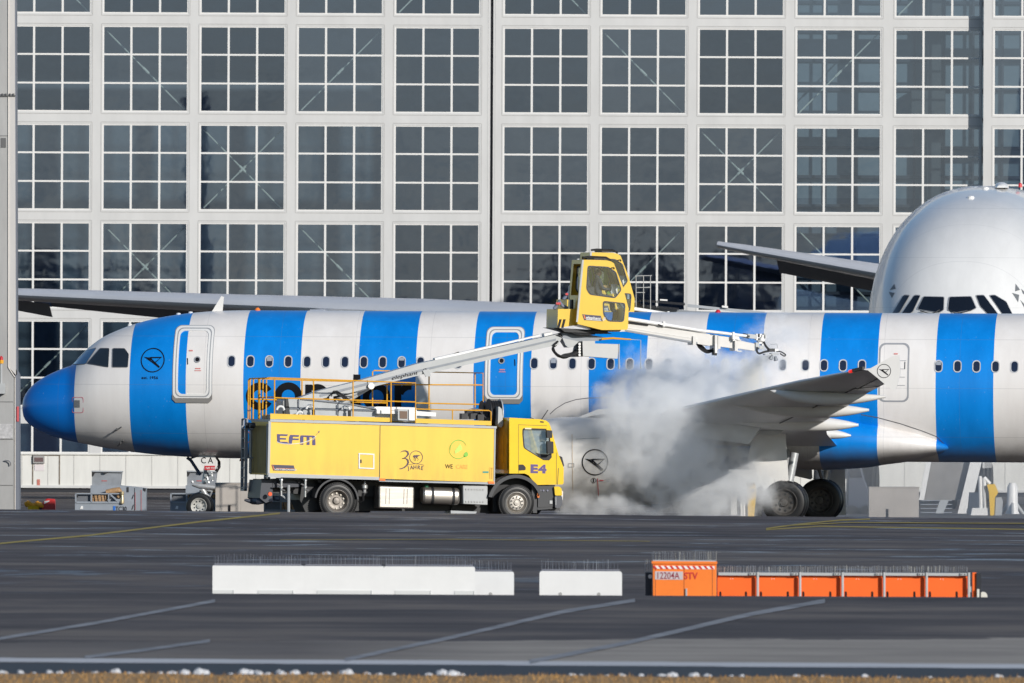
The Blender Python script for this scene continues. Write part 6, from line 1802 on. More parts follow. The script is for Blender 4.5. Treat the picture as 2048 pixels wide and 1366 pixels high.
mb.tube([(.155, 0, .60), (.182, 0, .575), (.16, 0, .565)], .012, 6, 0); mb.tube([(.155, -.025, .54), (.165, 0, .538), (.155, .025, .54)], .006, 6, 2)
mb.build('face_features', [SKIN, DARK, mat('lips', (.4, .14, .12), .5)], op)
mb = MB()
for s_ in (-1, 1):
    for k in range(5):
        y = s_ * .12 + (k - 2) * .017; x0 = .48
        if k == (4 if s_ < 0 else 0): mb.tube([(.43, y, .12), (.46, y * .8, .14), (.48, y * .75, .13)], .010, 6)
        else: mb.tube([(.44, y, .12), (x0, y, .125), (x0 + .02 + .006 * (2 - abs(k - 2)), y, .105), (x0 + .01, y, .085)], [.011, .010, .009, .007], 6)
mb.build('fingers', SKIN, op)

# second truck beyond the fuselage: the same machine, its raised cabin shows above the roof
far = copy_tree(truck)
for o_ in far.children:
    nm = o_.name.split('.')[0]
    if nm in ('operator_cabin', 'lower_boom', 'boom_knuckle', 'knuckle_hose', 'slewing_ring', 'safety_bracket', 'counterweight', 'covered_beacon', 'upper_boom', 'spray_pipe', 'boom_hose', 'spray_head', 'lift_cylinder', 'boom_turret', 'turret_pipe', 'vent_hook'):
        o_.location.z += .47
YF = 461.0
cA = TK.M @ T(1205, 590, 1.1)
tgt = U(1219, 572, YF)
dl = tgt - cA; far.matrix_world = Matrix.Translation((dl.x, dl.y, dl.z - .47)) @ TK.M
tag(far, 'second yellow de-icing truck beyond the striped fuselage, only its raised cabin and boom showing', 'de-icing truck')
EN = mat('chain_black', (.015, .016, .02), .5)
FK = Frame(Vector((U(1290, 600, YF + .9).x, YF + .9, 0)), .0)
mb = MB()
for k in range(34):
    p = FK.L(1283 + k * 2.6, 601 + k * .22, 0); mb.box(p.x - .013, p.x + .013, -.12, .05, p.z - .035, p.z + .035)
    if k < 30:
        p = FK.L(1281 + k * 2.6, 611 + k * .25, 0); mb.box(p.x - .013, p.x + .013, -.12, .05, p.z - .035, p.z + .035)
for k in range(7):
    t = R(90 + 30 * k); p = FK.L(1283, 606, 0); mb.box(p.x + .07 * math.cos(t) - .015, p.x + .07 * math.cos(t) + .015, -.12, .05, p.z + .07 * math.sin(t) - .03, p.z + .07 * math.sin(t) + .03)
inv = far.matrix_world.inverted() @ FK.M
mb.v = [tuple(inv @ Vector(v_)) for v_ in mb.v]
mb.build('cable_chain', EN, far)
mb = MB()
for a, b in (((1272, 623), (1272, 552)), ((1287, 623), (1287, 552)), ((1301, 623), (1301, 552)), ((1270, 552), (1304, 551)), ((1272, 575), (1301, 575)), ((1272, 585), (1290, 585)), ((1270, 621), (1295, 621)), ((1290, 575), (1300, 574))):
    mb.tube([FK.L(*a, -.3), FK.L(*b, -.3)], .013, 5)
mb.v = [tuple(inv @ Vector(v_)) for v_ in mb.v]
mb.build('antenna_rack', LGREY, far)
mb = MB()
mb.prism(FK.P([(1262, 622), (1268, 600), (1290, 612), (1385, 622), (1540, 627), (1540, 640), (1262, 640)], .2), .1, .5, 0)
mb.prism(FK.P([(1375, 608), (1440, 615), (1530, 623), (1530, 629), (1375, 614)], .2), .15, .3, 1)
mb.prism(FK.P([(1444, 611), (1456, 612), (1456, 616), (1444, 615)], .1), .05, .3, 2)
mb.prism(FK.P([(1320, 598), (1335, 599), (1335, 602), (1320, 601)], .0), -.05, .1, 2)
mb.v = [tuple(inv @ Vector(v_)) for v_ in mb.v]
mb.build('boom_cover', [GREY2, GREY, WHITE], far)

# ================================================================= GROUND EQUIPMENT
CGY = mat('cart_blue_grey', (.27, .30, .34), .5, noise=.12, nscale=3)
CMESH = mat('cart_mesh', (.15, .16, .18), .6, noise=.4, nscale=40)
CF_ = Frame((U(150, 900, 470).x, 470, G(U(150, 900, 470).x, 470)))
cart = empty('air_start_cart', CF_.loc, label='blue grey ground cart marked TC30 left of the nose wheel with coiled tan hose', cat='ground cart', group='blue grey service carts under the nose')
def CP(pts, lat=0.0): return CF_.P(pts, lat)
mb = MB()
mb.prism(CP([(181, 971), (241, 971), (292, 976.5), (292, 1050), (181, 1050)], .3), .3, 1.5, 0)
mb.prism(CP([(150, 1003), (262, 1003), (262, 1050), (150, 1050)]), 0, 1.4, 0)
mb.build('body', CGY, cart)
mb = MB(); mb.prism(CP([(184, 942.5), (244, 943.5), (240.5, 971), (184, 971)], .5), .5, 1.3, 0); mb.prism(CP([(183, 941.5), (245, 942.5), (245, 944.5), (183, 943.5)], .45), .42, 1.35, 1); mb.build('hood', [mat('cart_worn_metal', (.36, .38, .41), .3, metal=.3, noise=.25, nscale=2), GREY], cart)
mb = MB(); mb.prism(CP([(183.5, 943), (191, 944), (186, 953), (183.5, 953)], .4), .38, .44, 0); mb.prism(CP([(206, 944), (216, 944.5), (213, 947), (208, 947)], .4), .38, .44, 0); mb.prism(CP([(150, 987), (156, 987), (156, 995), (150, 995)]), -.02, .02, 0); mb.build('latch', BLACK, cart)
mb = MB()
for p in ([(150, 986), (252, 986), (252, 988.5), (150, 988.5)], [(150, 986), (153, 986), (153, 1024), (150, 1024)], [(181.5, 987), (184.5, 987), (184.5, 1005), (181.5, 1005)], [(216, 987), (218.5, 987), (218.5, 1005), (216, 1005)], [(150, 1004), (245, 1004), (245, 1007), (150, 1007)], [(218, 988), (222, 988), (240, 1004), (235, 1004)]): mb.prism(CP(p), -.03, .02, 0)
mb.build('hose_rack', CGY, cart)
mb = MB(); mb.prism(CP([(153, 988), (182, 988), (182, 1004), (153, 1004)], .1), .1, .25, 0); mb.prism(CP([(184, 988), (216, 988), (216, 1004), (184, 1004)], .2), .3, .32, 1); mb.build('mesh_panel', [CMESH, BLACK], cart)
mb = MB(); TAN = mat('tan_hose', (.45, .27, .13), .6, noise=.5, nscale=25)
for k in range(3): mb.tube([CF_.L(186, 994 + k * 4, .15), CF_.L(200, 992 + k * 4.6, .12), CF_.L(214, 995 + k * 3.5, .15)], .09, 10, 0)
mb.tube([CF_.L(212, 985, .1), CF_.L(226, 982, .1), CF_.L(238, 980, .1), CF_.L(242, 986, .1), CF_.L(236, 996, .05)], [.08, .09, .09, .08, .06], 10, 0)
for k in range(4): mb.tube([CF_.L(188 + k * 7, 990, .04), CF_.L(190 + k * 7, 1004, .04)], .012, 5, 1)
mb.build('coiled_hose', [TAN, BLACK], cart)
mb = MB(); a = CF_.L(244.5, 983, -.05); mb.lathe([(0, .06), (.08, .06), (.1, .04), (.2, .05), (.25, .06), (.35, .06), (.37, .03)], a, (0, 0, -1), 12, 0, True); mb.build('coupling', mat('brass_coupling', (.55, .45, .28), .35, metal=.6), cart)
mb = MB()
for p in ([(254, 974), (257.5, 974), (257.5, 984), (254, 984)], [(264, 997), (267, 989), (267.8, 990), (264.8, 998)], [(264, 1018), (267, 1009), (267.8, 1010), (264.8, 1019)], [(287, 976), (292, 977), (291, 983), (287, 980)]): mb.prism(CP(p, .3), .27, .3, 0)
mb.prism(CP([(269, 976), (269.8, 976), (269.8, 1024), (269, 1024)], .3), .285, .3, 0); mb.build('door_latch', DARK, cart)
mb = MB(); mb.prism(CP([(282, 980), (282.8, 980), (282.8, 1022), (282, 1022)], .3), .285, .3, 0); mb.prism(CP([(270, 985), (270.8, 985), (271, 1020), (270.3, 1020)], .3), .275, .285, 0); mb.prism(CP([(203, 961), (214, 961), (214, 962.5), (203, 962.5)], .5), .49, .5, 0); mb.build('red_marking', mat('cart_red_line', (.45, .06, .06), .5), cart)
mb = MB(); mb.prism(CP([(226.5, 1012), (231, 1012), (231, 1023), (226.5, 1023)]), -.02, 0, 0); mb.text('TC30', CF_.L(231, 1021.5, -.015), (1, 0, 0), (0, 0, 1), .125, 1, bold=.01, wscale=.8); mb.prism(CP([(162, 1012), (166, 1012), (166, 1018), (160, 1018)]), -.02, 0, 2); mb.build('number_plate', [mat('sign_blue', (.03, .16, .55), .4), INK, WHITE], cart, 40)
def place_cart(px, Y, dz, label):
    c = copy_tree(cart); p = U(px, 987, Y); c.location = (p.x, Y, p.z - (CF_.L(150, 987, 0).z) + dz); tag(c, label); return c
place_cart(340, 470.0, 0, 'shaded blue grey ground cart directly behind the nose wheel')
place_cart(527, 452.5, -.22, 'blue grey ground cart half hidden behind the tail end of the yellow truck')

BEI = mat('beige_concrete', (.45, .41, .37), .7, noise=.15, nscale=1.2)
def block(px0, px1, py, Y, mark, label):
    x0, x1 = U(px0, py, Y).x, U(px1, py, Y).x; z1 = U(px0, py, Y).z; g = G(x0, Y) - .1
    t_ = empty('concrete_block', (x0, Y, g), label=label, cat='concrete block', group='beige concrete blocks on the apron')
    mb = MB(); mb.box(0, x1 - x0, 0, 1.2, 0, z1 - g, 0); mb.box(-.01, x1 - x0 + .01, -.01, 1.21, z1 - g - .02, z1 - g + .02, 1); mb.box((x1 - x0) * .5, (x1 - x0) * .5 + .01, -.004, .0, 0, z1 - g, 1); bevel(mb.build('body', [BEI, mat('block_edge', (.38, .34, .30), .7)], t_), .03)
    mb = MB(); q = U(mark, 1016, Y).x - x0; mb.box(q - .03, q + .03, -.03, 0, .05, U(mark, py + 43, Y).z - g); mb.build('lifting_slot', INK, t_)
block(431, 532, 967, 468, 459, 'beige concrete block between the nose wheel and the yellow truck')
block(1738, 1838, 975, 478, 1775, 'beige concrete block under the rear belly right of the main wheels')

# yellow bucket and red bag left of the cart
p = U(67, 1040, 464); bz = G(p.x, 464)
bk = empty('yellow_bucket', (p.x, 464, bz), label='yellow bucket heaped with yellow cloth beside the red chocks', cat='bucket')
k = 464 / F
mb = MB(); h = U(67, 1003, 464).z - bz; mb.lathe([(0, .13), (h * .7, .19), (h * .72, .2), (h * .72, .17)], (0, 0, 0), (0, 0, 1), 20, 0, True); mb.build('pail', mat('bucket_yellow', (.80, .48, .02), .4), bk)
mb = MB(); r_ = random.Random(2)
for j in range(9):
    a = j * .7; mb.tube([(-.2 + .05 * j, .1 * math.cos(a), h * .7), (-.22 + .055 * j, -.12 * math.sin(a), h * .86 + .03 * math.sin(a * 2)), (-.1 + .045 * j, -.1, h * .66)], [.05, .06, .04], 7, 0)
mb.build('cloth', mat('cloth_amber', (.85, .38, .02), .6), bk)
p = U(97, 1040, 464)
rc = empty('red_chock', (p.x, 464, G(p.x, 464)), label='tilted red plastic box beside the yellow bucket', cat='chock')
FRC = Frame((p.x, 464, G(p.x, 464)))
mb = MB(); mb.prism(FRC.P(roundpoly([(84, 1007), (93, 997), (110, 998), (112, 1050), (82, 1050)], 3)), 0, .5, 0); bevel(mb.build('shell', mat('box_red', (.55, .03, .03), .4, noise=.2, nscale=8), rc), .02)
mb = MB(); mb.prism(FRC.P([(89, 1002), (99, 1001), (98, 1003.5), (88, 1008)]), -.015, 0, 0); mb.prism(FRC.P([(76, 1015), (84, 1008), (84, 1050), (74, 1050)]), .05, .4, 1); mb.build('strap', [WHITE, mat('strap_violet', (.10, .05, .12), .6)], rc)

# things standing beyond the main gear, seen through the heat shimmer
FX = Frame((0, 500, 0))
def XP(pts, lat=0): return FX.P(pts, lat)
def gthing(name, px, Y, label, cat, group=None):
    p = U(px, 1000, Y); t_ = empty(name, (p.x, Y, G(p.x, Y)), label=label, cat=cat, group=group); f = Frame((p.x, Y, G(p.x, Y))); return t_, f
t_, f = gthing('passenger_stairs', 1845, 500, 'white slanting boarding stairs standing below the tail half of the striped aircraft', 'boarding stairs')
mb = MB()
mb.prism(f.P([(1856, 905), (1866, 905), (1848, 1000), (1838, 1000)]), 0, .12, 0); mb.prism(f.P([(1945, 905), (1968, 905), (1936, 1040), (1912, 1040)]), 0, .12, 0)
mb.build('stringer', WHITE, t_)
mb = MB(); mb.prism(f.P([(1866, 905), (1945, 905), (1925, 1000), (1848, 1000)], .3), .3, .4, 0); mb.build('side_sheet', mat('stair_beige', (.22, .21, .20), .6, noise=.2, nscale=2), t_)
mb = MB()
for k_ in range(5): mb.prism(f.P([(1842, 1000 + k_ * 8), (1905, 1000 + k_ * 8), (1903, 1002 + k_ * 8), (1842, 1002 + k_ * 8)]), .02, .5, 0)
mb.prism(f.P([(1880, 1000), (1898, 1000), (1885, 1030), (1870, 1030)]), .0, .3, 1); mb.build('step', [GREY2, GREY], t_)
t_, f = gthing('jack_stand', 2025, 498, 'white cone shaped jack stand at the right picture edge', 'jack stand')
mb = MB(); c = f.L(2025, 966, .3); g = f.L(2025, 1040, .3); L_ = c.z - g.z
mb.lathe([(0, .32), (L_ * .25, .18), (L_ * .9, .16), (L_, .1)], (c.x, .3, g.z), (0, 0, 1), 16, 0, True); mb.build('column', WHITE, t_)
mb = MB()
for a in range(3): mb.tube([(c.x, .3, g.z + L_ * .6), (c.x + .55 * math.cos(a * 2.1 + .5), .3 + .55 * math.sin(a * 2.1 + .5), g.z)], .05, 8)
mb.build('leg', LGREY, t_)
t_, f = gthing('yellow_hoist', 1984, 490, 'yellow upright hoist with a white frame near the right edge', 'hoist')
mb = MB(); mb.prism(f.P(roundpoly([(1974, 969), (1990, 968), (1997, 985), (1990, 995), (1988, 1040), (1981, 1040), (1978, 985)], 2)), 0, .3, 0); mb.build('mast', YEL, t_)
mb = MB()
for a, b in (((1960, 952), (1962, 1035)), ((1968, 955), (1972, 1035)), ((1955, 1028), (1978, 1026)), ((1968, 955), (1980, 968))): mb.tube([f.L(*a, .2), f.L(*b, .2)], .06, 8, 0)
mb.prism(f.P([(1945, 1016), (1978, 1016), (1976, 1040), (1940, 1040)]), .1, .6, 0); mb.prism(f.P([(1992, 996), (2003, 994), (2006, 1003), (2003, 1040), (1990, 1040)]), .1, .5, 1); mb.build('frame', [WHITE, GREY], t_)
t_, f = gthing('dark_tug', 1712, 495, 'dark blue tow tug behind the far main wheel', 'tug')
mb = MB(); mb.prism(f.P(roundpoly([(1696, 925), (1722, 928), (1730, 960), (1740, 985), (1741, 1030), (1694, 1030)], 4)), 0, 2.0, 0); bevel(mb.build('body', mat('tug_dark_blue', (.035, .045, .07), .5), t_), .05)
mb = MB()
for x in (1703, 1733): mb.lathe([(-.05, .3), (.2, .3)], f.L(x, 1030, 0), (0, 1, 0), 20, 0, True)
mb.build('wheel', TYRE, t_)
mb = MB(); mb.prism(f.P([(1700, 932), (1719, 934), (1724, 955), (1700, 955)]), -.02, 0, 0); mb.build('window', CGL, t_)
t_, f = gthing('tall_equipment_rack', 1972, 492, 'dark equipment rack between the boarding stairs and the jack stand', 'rack')
mb = MB(); mb.prism(f.P([(1940, 985), (1972, 985), (1972, 1040), (1935, 1040)], .5), .9, 1.5, 0); mb.build('cabinet', mat('rack_dark', (.04, .055, .08), .5), t_)
t_, f = gthing('yellow_service_unit', 1500, 463, 'small yellow service unit with black gauge standing left of the main wheels', 'service unit')
mb = MB(); mb.prism(f.P(roundpoly([(1492, 967), (1510, 965), (1513, 985), (1508, 1035), (1496, 1035), (1495, 985)], 2)), 0, .4, 0); mb.build('body', YEL, t_)
mb = MB()
for a in (1482, 1487): mb.tube([f.L(a, 968, .1), f.L(a + 1, 1035, .1)], .04, 8, 0)
mb.prism(f.P([(1462, 975), (1474, 975), (1474, 1030), (1462, 1030)]), .1, .4, 0); mb.build('bottle', WHITE, t_)
mb = MB(); mb.prism(f.P(roundpoly([(1515, 975), (1525, 972), (1526, 990), (1524, 1035), (1509, 1035), (1511, 1000)], 2)), .1, .5, 0); mb.lathe([(-.02, .05), (.01, .05)], f.L(1506, 981, 0), (0, 1, 0), 10, 1, True); mb.build('gauge_housing', [DGREY, INK], t_)

# ================================================================= FOREGROUND BARRIERS
BARW = mat('barrier_white', (.74, .74, .73), .55, noise=.05, nscale=2)
BARF = mat('foot_shade_grey', (.60, .61, .60), .6)  # recess shade put into the grey of flat foot plates
SPK = mat('spike_wire', (.48, .48, .50), .4, metal=.2)
SPKD = mat('spike_wire_dull', (.20, .205, .24), .5)
SPKB = mat('spike_wire_glint', (.92, .86, .74), .3)  # glints put into the colour of some spikes
def spikes(mb, f, px0, px1, py, h, step, lat, slope=.0047, mi=0, lean=.0, seed=0):
    r_ = random.Random(seed); x = px0
    while x < px1:
        y = py + (x - px0) * slope; a = f.L(x, y, lat); hh = h * r_.uniform(.8, 1.15) / 106.0; dx = r_.uniform(-.02, .02) + lean
        mb.tube([a, a + Vector((dx * .5, r_.uniform(-.05, .05), hh))], r_.choice((.0026, .0034, .0052)) * (1.3 if lean == 9 else 1), 3, mi if r_.random() < .8 else mi + 1); x += step * r_.uniform(.7, 1.3)
def barrier(px0, px1, pyt, pyb, Y, label, foot=(), holes=(), group='white concrete barriers in the foreground', rad=8):
    p = U(px0, pyt, Y); g = G(p.x, Y); f = Frame((p.x, Y, g)); s_ = .0047
    t_ = empty('concrete_barrier', f.loc, label=label, cat='barrier', group=group)
    def yy(x, y): return y + (x - px0) * s_
    prof = roundpoly([(px0, yy(px0, pyt)), (px1, yy(px1, pyt)), (px1, yy(px1, 1240)), (px0, yy(px0, 1240))], rad)
    mb = MB(); mb.prism(f.P(prof), 0, .4, 0)
    mb.build('body', BARW, t_)
    if foot:
        for a, b in foot:
         mb = MB(); mb.prism(f.P([(a, yy(a, pyb - 12)), (b, yy(b, pyb - 12)), (b, yy(b, 1240)), (a + 0, yy(a, 1240))], -.01), -.012, .01, 0); mb.prism(f.P([(b - 1.2, yy(b, pyb - 12)), (b, yy(b, pyb - 12)), (b, yy(b, 1240)), (b - 1.2, yy(b, 1240))]), -.016, .01, 1)
         mb.build('foot_shade', [BARF, GREY2], t_)
    if holes:
        mb = MB()
        for a in holes: mb.lathe([(-.004, .035), (.02, .02)], f.L(a, yy(a, pyb - 6), 0), (0, 1, 0), 12, 0, True)
        mb.build('lifting_hole', mat('hole_grey', (.34, .34, .33), .7), t_)
    mb = MB(); a, b = f.L(px0 + 4, yy(px0, pyt - 2.5), .2), f.L(px1 - 4, yy(px1, pyt - 2.5), .2)
    mb.tube([a, b], .012, 5, 0); mb.tube([a + Vector((0, -.08, .0)), b + Vector((0, -.08, 0))], .010, 5, 0)
    spikes(mb, f, px0 + 4, px1 - 4, pyt - 2, 20, 6, .2, seed=px0); spikes(mb, f, px0 + 6, px1 - 4, pyt - 2, 19, 6.5, .12, seed=px0 + 1)
    mb.build('bird_spikes', [SPKD, SPK], t_)
barrier(425, 607, 1131, 1192, 302, 'white concrete barrier at the left end of the long white row', foot=((425, 467), (516, 586)), rad=2)
barrier(607, 767, 1132, 1192.5, 302, 'white concrete barrier second from the left in the long white row', foot=((634, 743),), rad=.2)
barrier(767, 950, 1132.7, 1193, 302, 'white concrete barrier third in the long row, with its rounded right shoulder', foot=((790, 861), (909, 948)), holes=(), rad=5)
barrier(925, 1028, 1143, 1194, 305, 'lower white barrier at the right end of the long white row', holes=(981,), rad=5)
barrier(1079, 1244, 1142, 1194, 303, 'white concrete barrier standing alone between the white row and the orange cabinet', holes=(1120.5, 1197.5), rad=6)
# orange cabinet
YC = 300.0
p = U(1305, 1122, YC); f = Frame((p.x, YC, G(p.x, YC)))
cb = empty('orange_cabinet', f.loc, label='orange electrical cabinet numbered 12204A STV with a red and white striped top', cat='cabinet')
mb = MB(); mb.prism(f.P([(1305.5, 1127), (1433, 1127.8), (1433, 1240), (1305.5, 1240)]), 0, .8, 0); cbo = bevel(mb.build('body', ORANGE2, cb), .01)
mb = MB(); mb.prism(f.P([(1303.5, 1122), (1434.5, 1123), (1434.5, 1128), (1303.5, 1127.5)]), -.03, .85, 0); mb.prism(f.P([(1306, 1120.5), (1432, 1121.5), (1432, 1123), (1306, 1122)]), 0, .8, 1); mb.build('roof', [ORANGE2, LGREY], cb)
mb = MB(); mb.prism(f.P([(1310, 1131.5), (1429, 1132.5), (1429, 1138.5), (1310, 1137.5)]), -.008, 0, 0)
for k_ in range(11): x_ = 1305 + k_ * 11.3; mb.prism(f.P([(x_, 1131.5), (x_ + 5, 1131.6), (x_ + 10, 1138), (x_ + 5, 1138)]), -.012, -.006, 1)
mb.build('striped_band', [WHITE, RED], cbo)
mb = MB(); mb.prism(f.P([(1310, 1142.5), (1366, 1143), (1366, 1159.5), (1310, 1159)]), -.008, 0, 0); mb.text('12204A', f.L(1312, 1157.5, -.012), (1, 0, 0), (0, 0, 1), .125, 1, wscale=.78, bold=.008); mb.text('STV', f.L(1368, 1158, -.012), (1, 0, 0), (0, 0, 1), .125, 2, wscale=.86, bold=.012)
mb.build('lettering', [mat('plate_grey_pink', (.50, .45, .46), .5), mat('dark_red_lettering', (.25, .02, .04), .5), RED], cbo, 40)
mb = MB()
for x_ in (1310.5, 1367.8, 1424.5): mb.prism(f.P([(x_, 1131), (x_ + .9, 1131), (x_ + .9, 1240), (x_, 1240)]), -.006, 0, 0)
mb.build('door_joint', mat('joint_rust', (.30, .08, .02), .6), cbo)
mb = MB(); mb.prism(f.P([(1371, 1177), (1374.5, 1177), (1374.5, 1240), (1371, 1240)]), -.04, 0, 0); mb.build('door_handle', GREY, cbo)
mb = MB(); mb.prism(f.P([(1290, 1144.5), (1304, 1145), (1304, 1240), (1290, 1240)], .2), .2, .6, 0); mb.lathe([(-.01, .04), (.02, .03)], f.L(1300.5, 1153, .18), (0, 1, 0), 12, 1, True); mb.build('end_block', [mat('end_block_navy', (.012, .015, .03), .5), WHITE], cb)
mb = MB(); spikes(mb, f, 1305, 1434, 1121, 17, 3.6, .3, seed=4); spikes(mb, f, 1290, 1304, 1144, 24, 3.2, .3, seed=5); mb.tube([f.L(1305, 1103, .3), f.L(1442, 1104.5, .3)], .0022, 3, 0); mb.build('bird_spikes', [SPK, SPKB], cb)
# orange modules
lbl = ['orange barrier panel immediately right of the striped cabinet', 'orange barrier panel second to the right of the cabinet', 'orange barrier panel third to the right of the cabinet',
       'orange barrier panel fourth to the right of the cabinet', 'orange barrier panel fifth to the right of the cabinet', 'orange barrier panel at the far right, before the black end board']
posts = [1434, 1515.3, 1600, 1685, 1768.3, 1853.2, 1937.6]
for i in range(6):
    a, b = posts[i], posts[i + 1]
    p = U(a, 1150, YC); f = Frame((p.x, YC, G(p.x, YC))); s_ = .0047
    t_ = empty('orange_barrier', f.loc, label=lbl[i], cat='barrier panel', group='orange barrier panels in a row')
    w_ = b - a
    def yy(x, y): return y + (x - 1434) * .002
    mb = MB(); mb.prism(f.P([(a + 1, yy(a, 1151)), (b + .5, yy(b, 1151)), (b + .5, 1240), (a + 1, 1240)], .12), .12, .45, 0); mb.build('panel', ORANGE, t_)
    mb = MB(); mb.tube([f.L(b, yy(b, 1144), 0), f.L(b, 1240, 0)], .026, 10, 0); mb.build('post', LGREY, t_)
    mb = MB(); mb.prism(f.P([(a + 3, yy(a, 1145)), (b - 3, yy(b, 1145.5)), (b - 3, yy(b, 1151)), (a + 3, yy(a, 1150.5))], .05), .02, .5, 0)
    mb.prism(f.P([(b - 17, yy(b, 1145)), (b - 4, yy(b, 1145)), (b - 4, yy(b, 1150)), (b - 17, yy(b, 1150))], .0), -.02, .03, 0)
    for x_ in (b - 14, b - 8): mb.lathe([(-.01, .012), (.01, .012)], f.L(x_, yy(b, 1147.5), -.02), (0, 1, 0), 8, 1, True)
    mb.build('top_rail', [LGREY, DARK], t_)
    mb = MB()
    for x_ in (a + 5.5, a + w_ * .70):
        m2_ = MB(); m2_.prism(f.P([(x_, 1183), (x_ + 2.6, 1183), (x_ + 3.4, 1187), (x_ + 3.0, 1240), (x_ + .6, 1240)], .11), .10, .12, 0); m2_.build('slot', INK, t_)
    mb.prism(f.P([(b - 8, 1156), (b - 4, 1156), (b - 4, 1240), (b - 8, 1240)], .11), .06, .115, 1)  # strip beside the post stands in for its cast shadow
    for x_ in (a + w_ * .33, a + w_ * .39): mb.lathe([(-.004, .008), (.01, .008)], f.L(x_, yy(a, 1157.5), .115), (0, 1, 0), 6, 2, True)
    mb.build('shadow_strip_rivets', [INK, ORANGE, WHITE], t_)
    mb = MB(); spikes(mb, f, a + 2, b - 1, 1144.5, 12.5, 4.6, .1, .002, seed=i * 7 + 1); spikes(mb, f, a + 4, b - 1, 1144.5, 12, 6, .3, .002, seed=i * 7 + 2); mb.build('bird_spikes', [SPK, SPKB], t_)
p = U(1950, 1150, YC); f = Frame((p.x, YC, G(p.x, YC)))
t_ = empty('end_board', f.loc, label='black and orange end board closing the orange row on the right', cat='end board')
mb = MB(); mb.prism(f.P([(1945, 1145), (1953, 1145), (1953, 1240), (1945, 1240)], .1), .1, .4, 0); mb.prism(f.P([(1953, 1146), (1962, 1146), (1962, 1240), (1953, 1240)], .05), .05, .4, 1); mb.build('board', [ORANGE, mat('board_black', (.012, .014, .02), .5)], t_)
mb = MB(); mb.prism(f.P([(1954, 1178), (1958.5, 1178), (1958.5, 1240), (1954, 1240)], .04), .0, .04, 0); mb.lathe([(-.12, .08), (.12, .08), (.14, .06), (.14, .001)], f.L(1966, 1192, .2), (0, 1, 0), 16, 0, True); mb.prism(f.P([(1939, 1173), (1942.5, 1173), (1942.5, 1184), (1939, 1184)], .0), -.02, .02, 1); mb.build('reflector', [mat('reflector_cream', (.65, .63, .56), .5), LGREY], t_)

# ================================================================= STEAM
def steam_domain(name, blobs, box, dens, label, nscale=.9, contrast=2.2, col=(.93, .94, .96), seed=0.0):
    (xa, ya, za), (xb_, yb_, zb_) = box
    mb = MB(); mb.box(xa, xb_, ya, yb_, za, zb_)
    m = bpy.data.materials.new(name); m.use_nodes = True; t = NT(m)
    t.n.remove(t.n['Principled BSDF'])
    g = t.n.new('ShaderNodeTexCoord').outputs['Object']
    # warp
    wn = t.n.new('ShaderNodeTexNoise'); wn.inputs['Scale'].default_value = .55; wn.inputs['Detail'].default_value = 1
    t.l.new(g, wn.inputs['Vector'])
    vs = t.n.new('ShaderNodeVectorMath'); vs.operation = 'SUBTRACT'; t.l.new(wn.outputs['Color'], vs.inputs[0]); vs.inputs[1].default_value = (.5, .5, .5)
    vk = t.n.new('ShaderNodeVectorMath'); vk.operation = 'SCALE'; t.l.new(vs.outputs[0], vk.inputs[0]); vk.inputs['Scale'].default_value = 1.5
    va = t.n.new('ShaderNodeVectorMath'); va.operation = 'ADD'; t.l.new(g, va.inputs[0]); t.l.new(vk.outputs[0], va.inputs[1])
    tot = None
    for c, r_, k in blobs:
        s1 = t.n.new('ShaderNodeVectorMath'); s1.operation = 'SUBTRACT'; t.l.new(va.outputs[0], s1.inputs[0]); s1.inputs[1].default_value = tuple(c)
        s2 = t.n.new('ShaderNodeVectorMath'); s2.operation = 'DIVIDE'; t.l.new(s1.outputs[0], s2.inputs[0]); s2.inputs[1].default_value = tuple(r_)
        s3 = t.n.new('ShaderNodeVectorMath'); s3.operation = 'LENGTH'; t.l.new(s2.outputs[0], s3.inputs[0])
        v = t.math('MULTIPLY', t.math('SUBTRACT', 1.0, s3.outputs['Value'], clamp=True), k)
        tot = v if tot is None else t.math('MAXIMUM', tot, v)
    nz = t.noise(g, nscale, 6, .66, (1, 1, 1), (seed, 0, 0))
    e = t.math('ADD', tot, t.math('MULTIPLY', t.math('SUBTRACT', nz, .52), contrast))
    e = t.math('MULTIPLY', t.math('MULTIPLY', e, t.math('MULTIPLY', tot, 3.0, clamp=True), clamp=True), dens)
    e = t.math('MAXIMUM', e, 0.0)
    pv = t.n.new('ShaderNodeVolumePrincipled'); pv.inputs['Color'].default_value = (*col, 1); pv.inputs['Anisotropy'].default_value = -.1
    t.l.new(e, pv.inputs['Density']); t.l.new(pv.outputs[0], t.n['Material Output'].inputs['Volume'])
    o = mb.build(name, m); tag(o, label, 'steam', kind='stuff')
    return o
def B(px, py, Y, rx, ry, rz, k=1.0):
    p = U(px, py, Y); return (p, (rx, ry, rz), k)
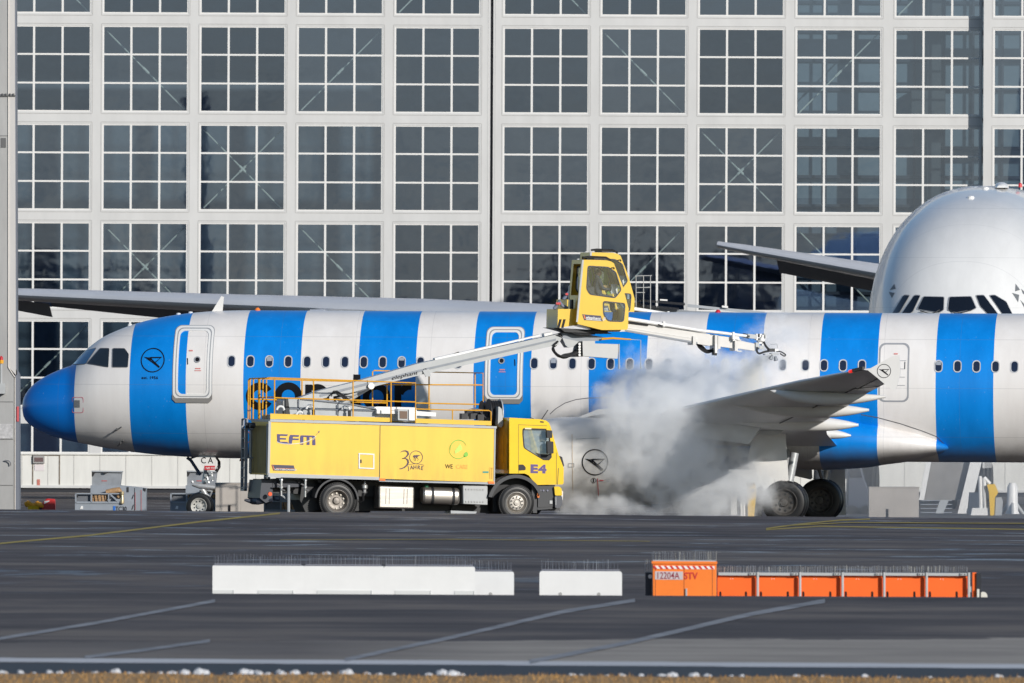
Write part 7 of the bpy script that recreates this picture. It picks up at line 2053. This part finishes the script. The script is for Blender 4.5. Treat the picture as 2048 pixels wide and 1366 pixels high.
blobs = [B(1560, 685, 446.3, 1.2, 1.2, .85, .62), B(1480, 735, 446, 2.0, 1.5, 1.2, .85), B(1390, 745, 445.3, 1.9, 1.6, 1.25, 1.25), B(1330, 775, 444.2, 1.9, 1.8, 1.35, 1.7), B(1410, 795, 443.8, 1.9, 1.8, 1.2, 1.7), B(1480, 775, 444, 1.2, 1.5, 1.0, 1.0),
         B(1275, 840, 442.0, 1.4, 1.4, 1.4, 1.8), B(1340, 900, 442, 1.9, 2.4, 1.6, 1.2), B(1265, 920, 441.5, 1.0, 1.0, 1.2, .95), B(1420, 985, 442, 2.6, 2.6, 1.2, .9), B(1210, 1017, 441.2, 2.6, 1.4, .42, 1.0), B(1150, 1010, 441.2, 1.3, 1.2, .35, .8),
         B(1430, 920, 444, 1.9, 2.5, 1.8, .65)]
steam_domain('steam_cloud', blobs, ((U(1095, 700, 446).x, 439.6, -.12), (U(1675, 700, 446).x, 448.6, 6.4)), 1.8, 'white steam cloud billowing between the engine and the wing below the spray nozzle', 1.9, 4.6, (.98, .99, 1.0))
a, b = U(1542, 722, 441.3), U(1478, 800, 443.2)
jets = []
for k in range(5):
    t = k / 4; p = a + (b - a) * t; jets.append((p, (.22 + .30 * t, .25 + .3 * t, .38 + .2 * t), 2.0 - 1.0 * t))
steam_domain('spray_jet', jets, ((b.x - .6, a.y - .4, b.z - .5), (a.x + .4, b.y + .5, a.z + .15)), 2.6, 'tan jet of hot fluid spraying down from the boom nozzle onto the wing', 2.0, 1.0, (1.0, .965, .89))

mb = MB(); xa_, xb2 = U(1660, 900, 452).x, U(2300, 900, 452).x
mb.box(xa_, xb2, 455, 477, -.4, 2.4)
mm = bpy.data.materials.new('thin_mist'); mm.use_nodes = True; tn = NT(mm); tn.n.remove(tn.n['Principled BSDF'])
pv = tn.n.new('ShaderNodeVolumePrincipled'); pv.inputs['Color'].default_value = (.95, .97, 1, 1); pv.inputs['Density'].default_value = .02
tn.l.new(pv.outputs[0], tn.n['Material Output'].inputs['Volume'])
tag(mb.build('thin_mist', mm), 'thin pale mist drifting below the rear belly of the striped aircraft', 'mist', kind='stuff')
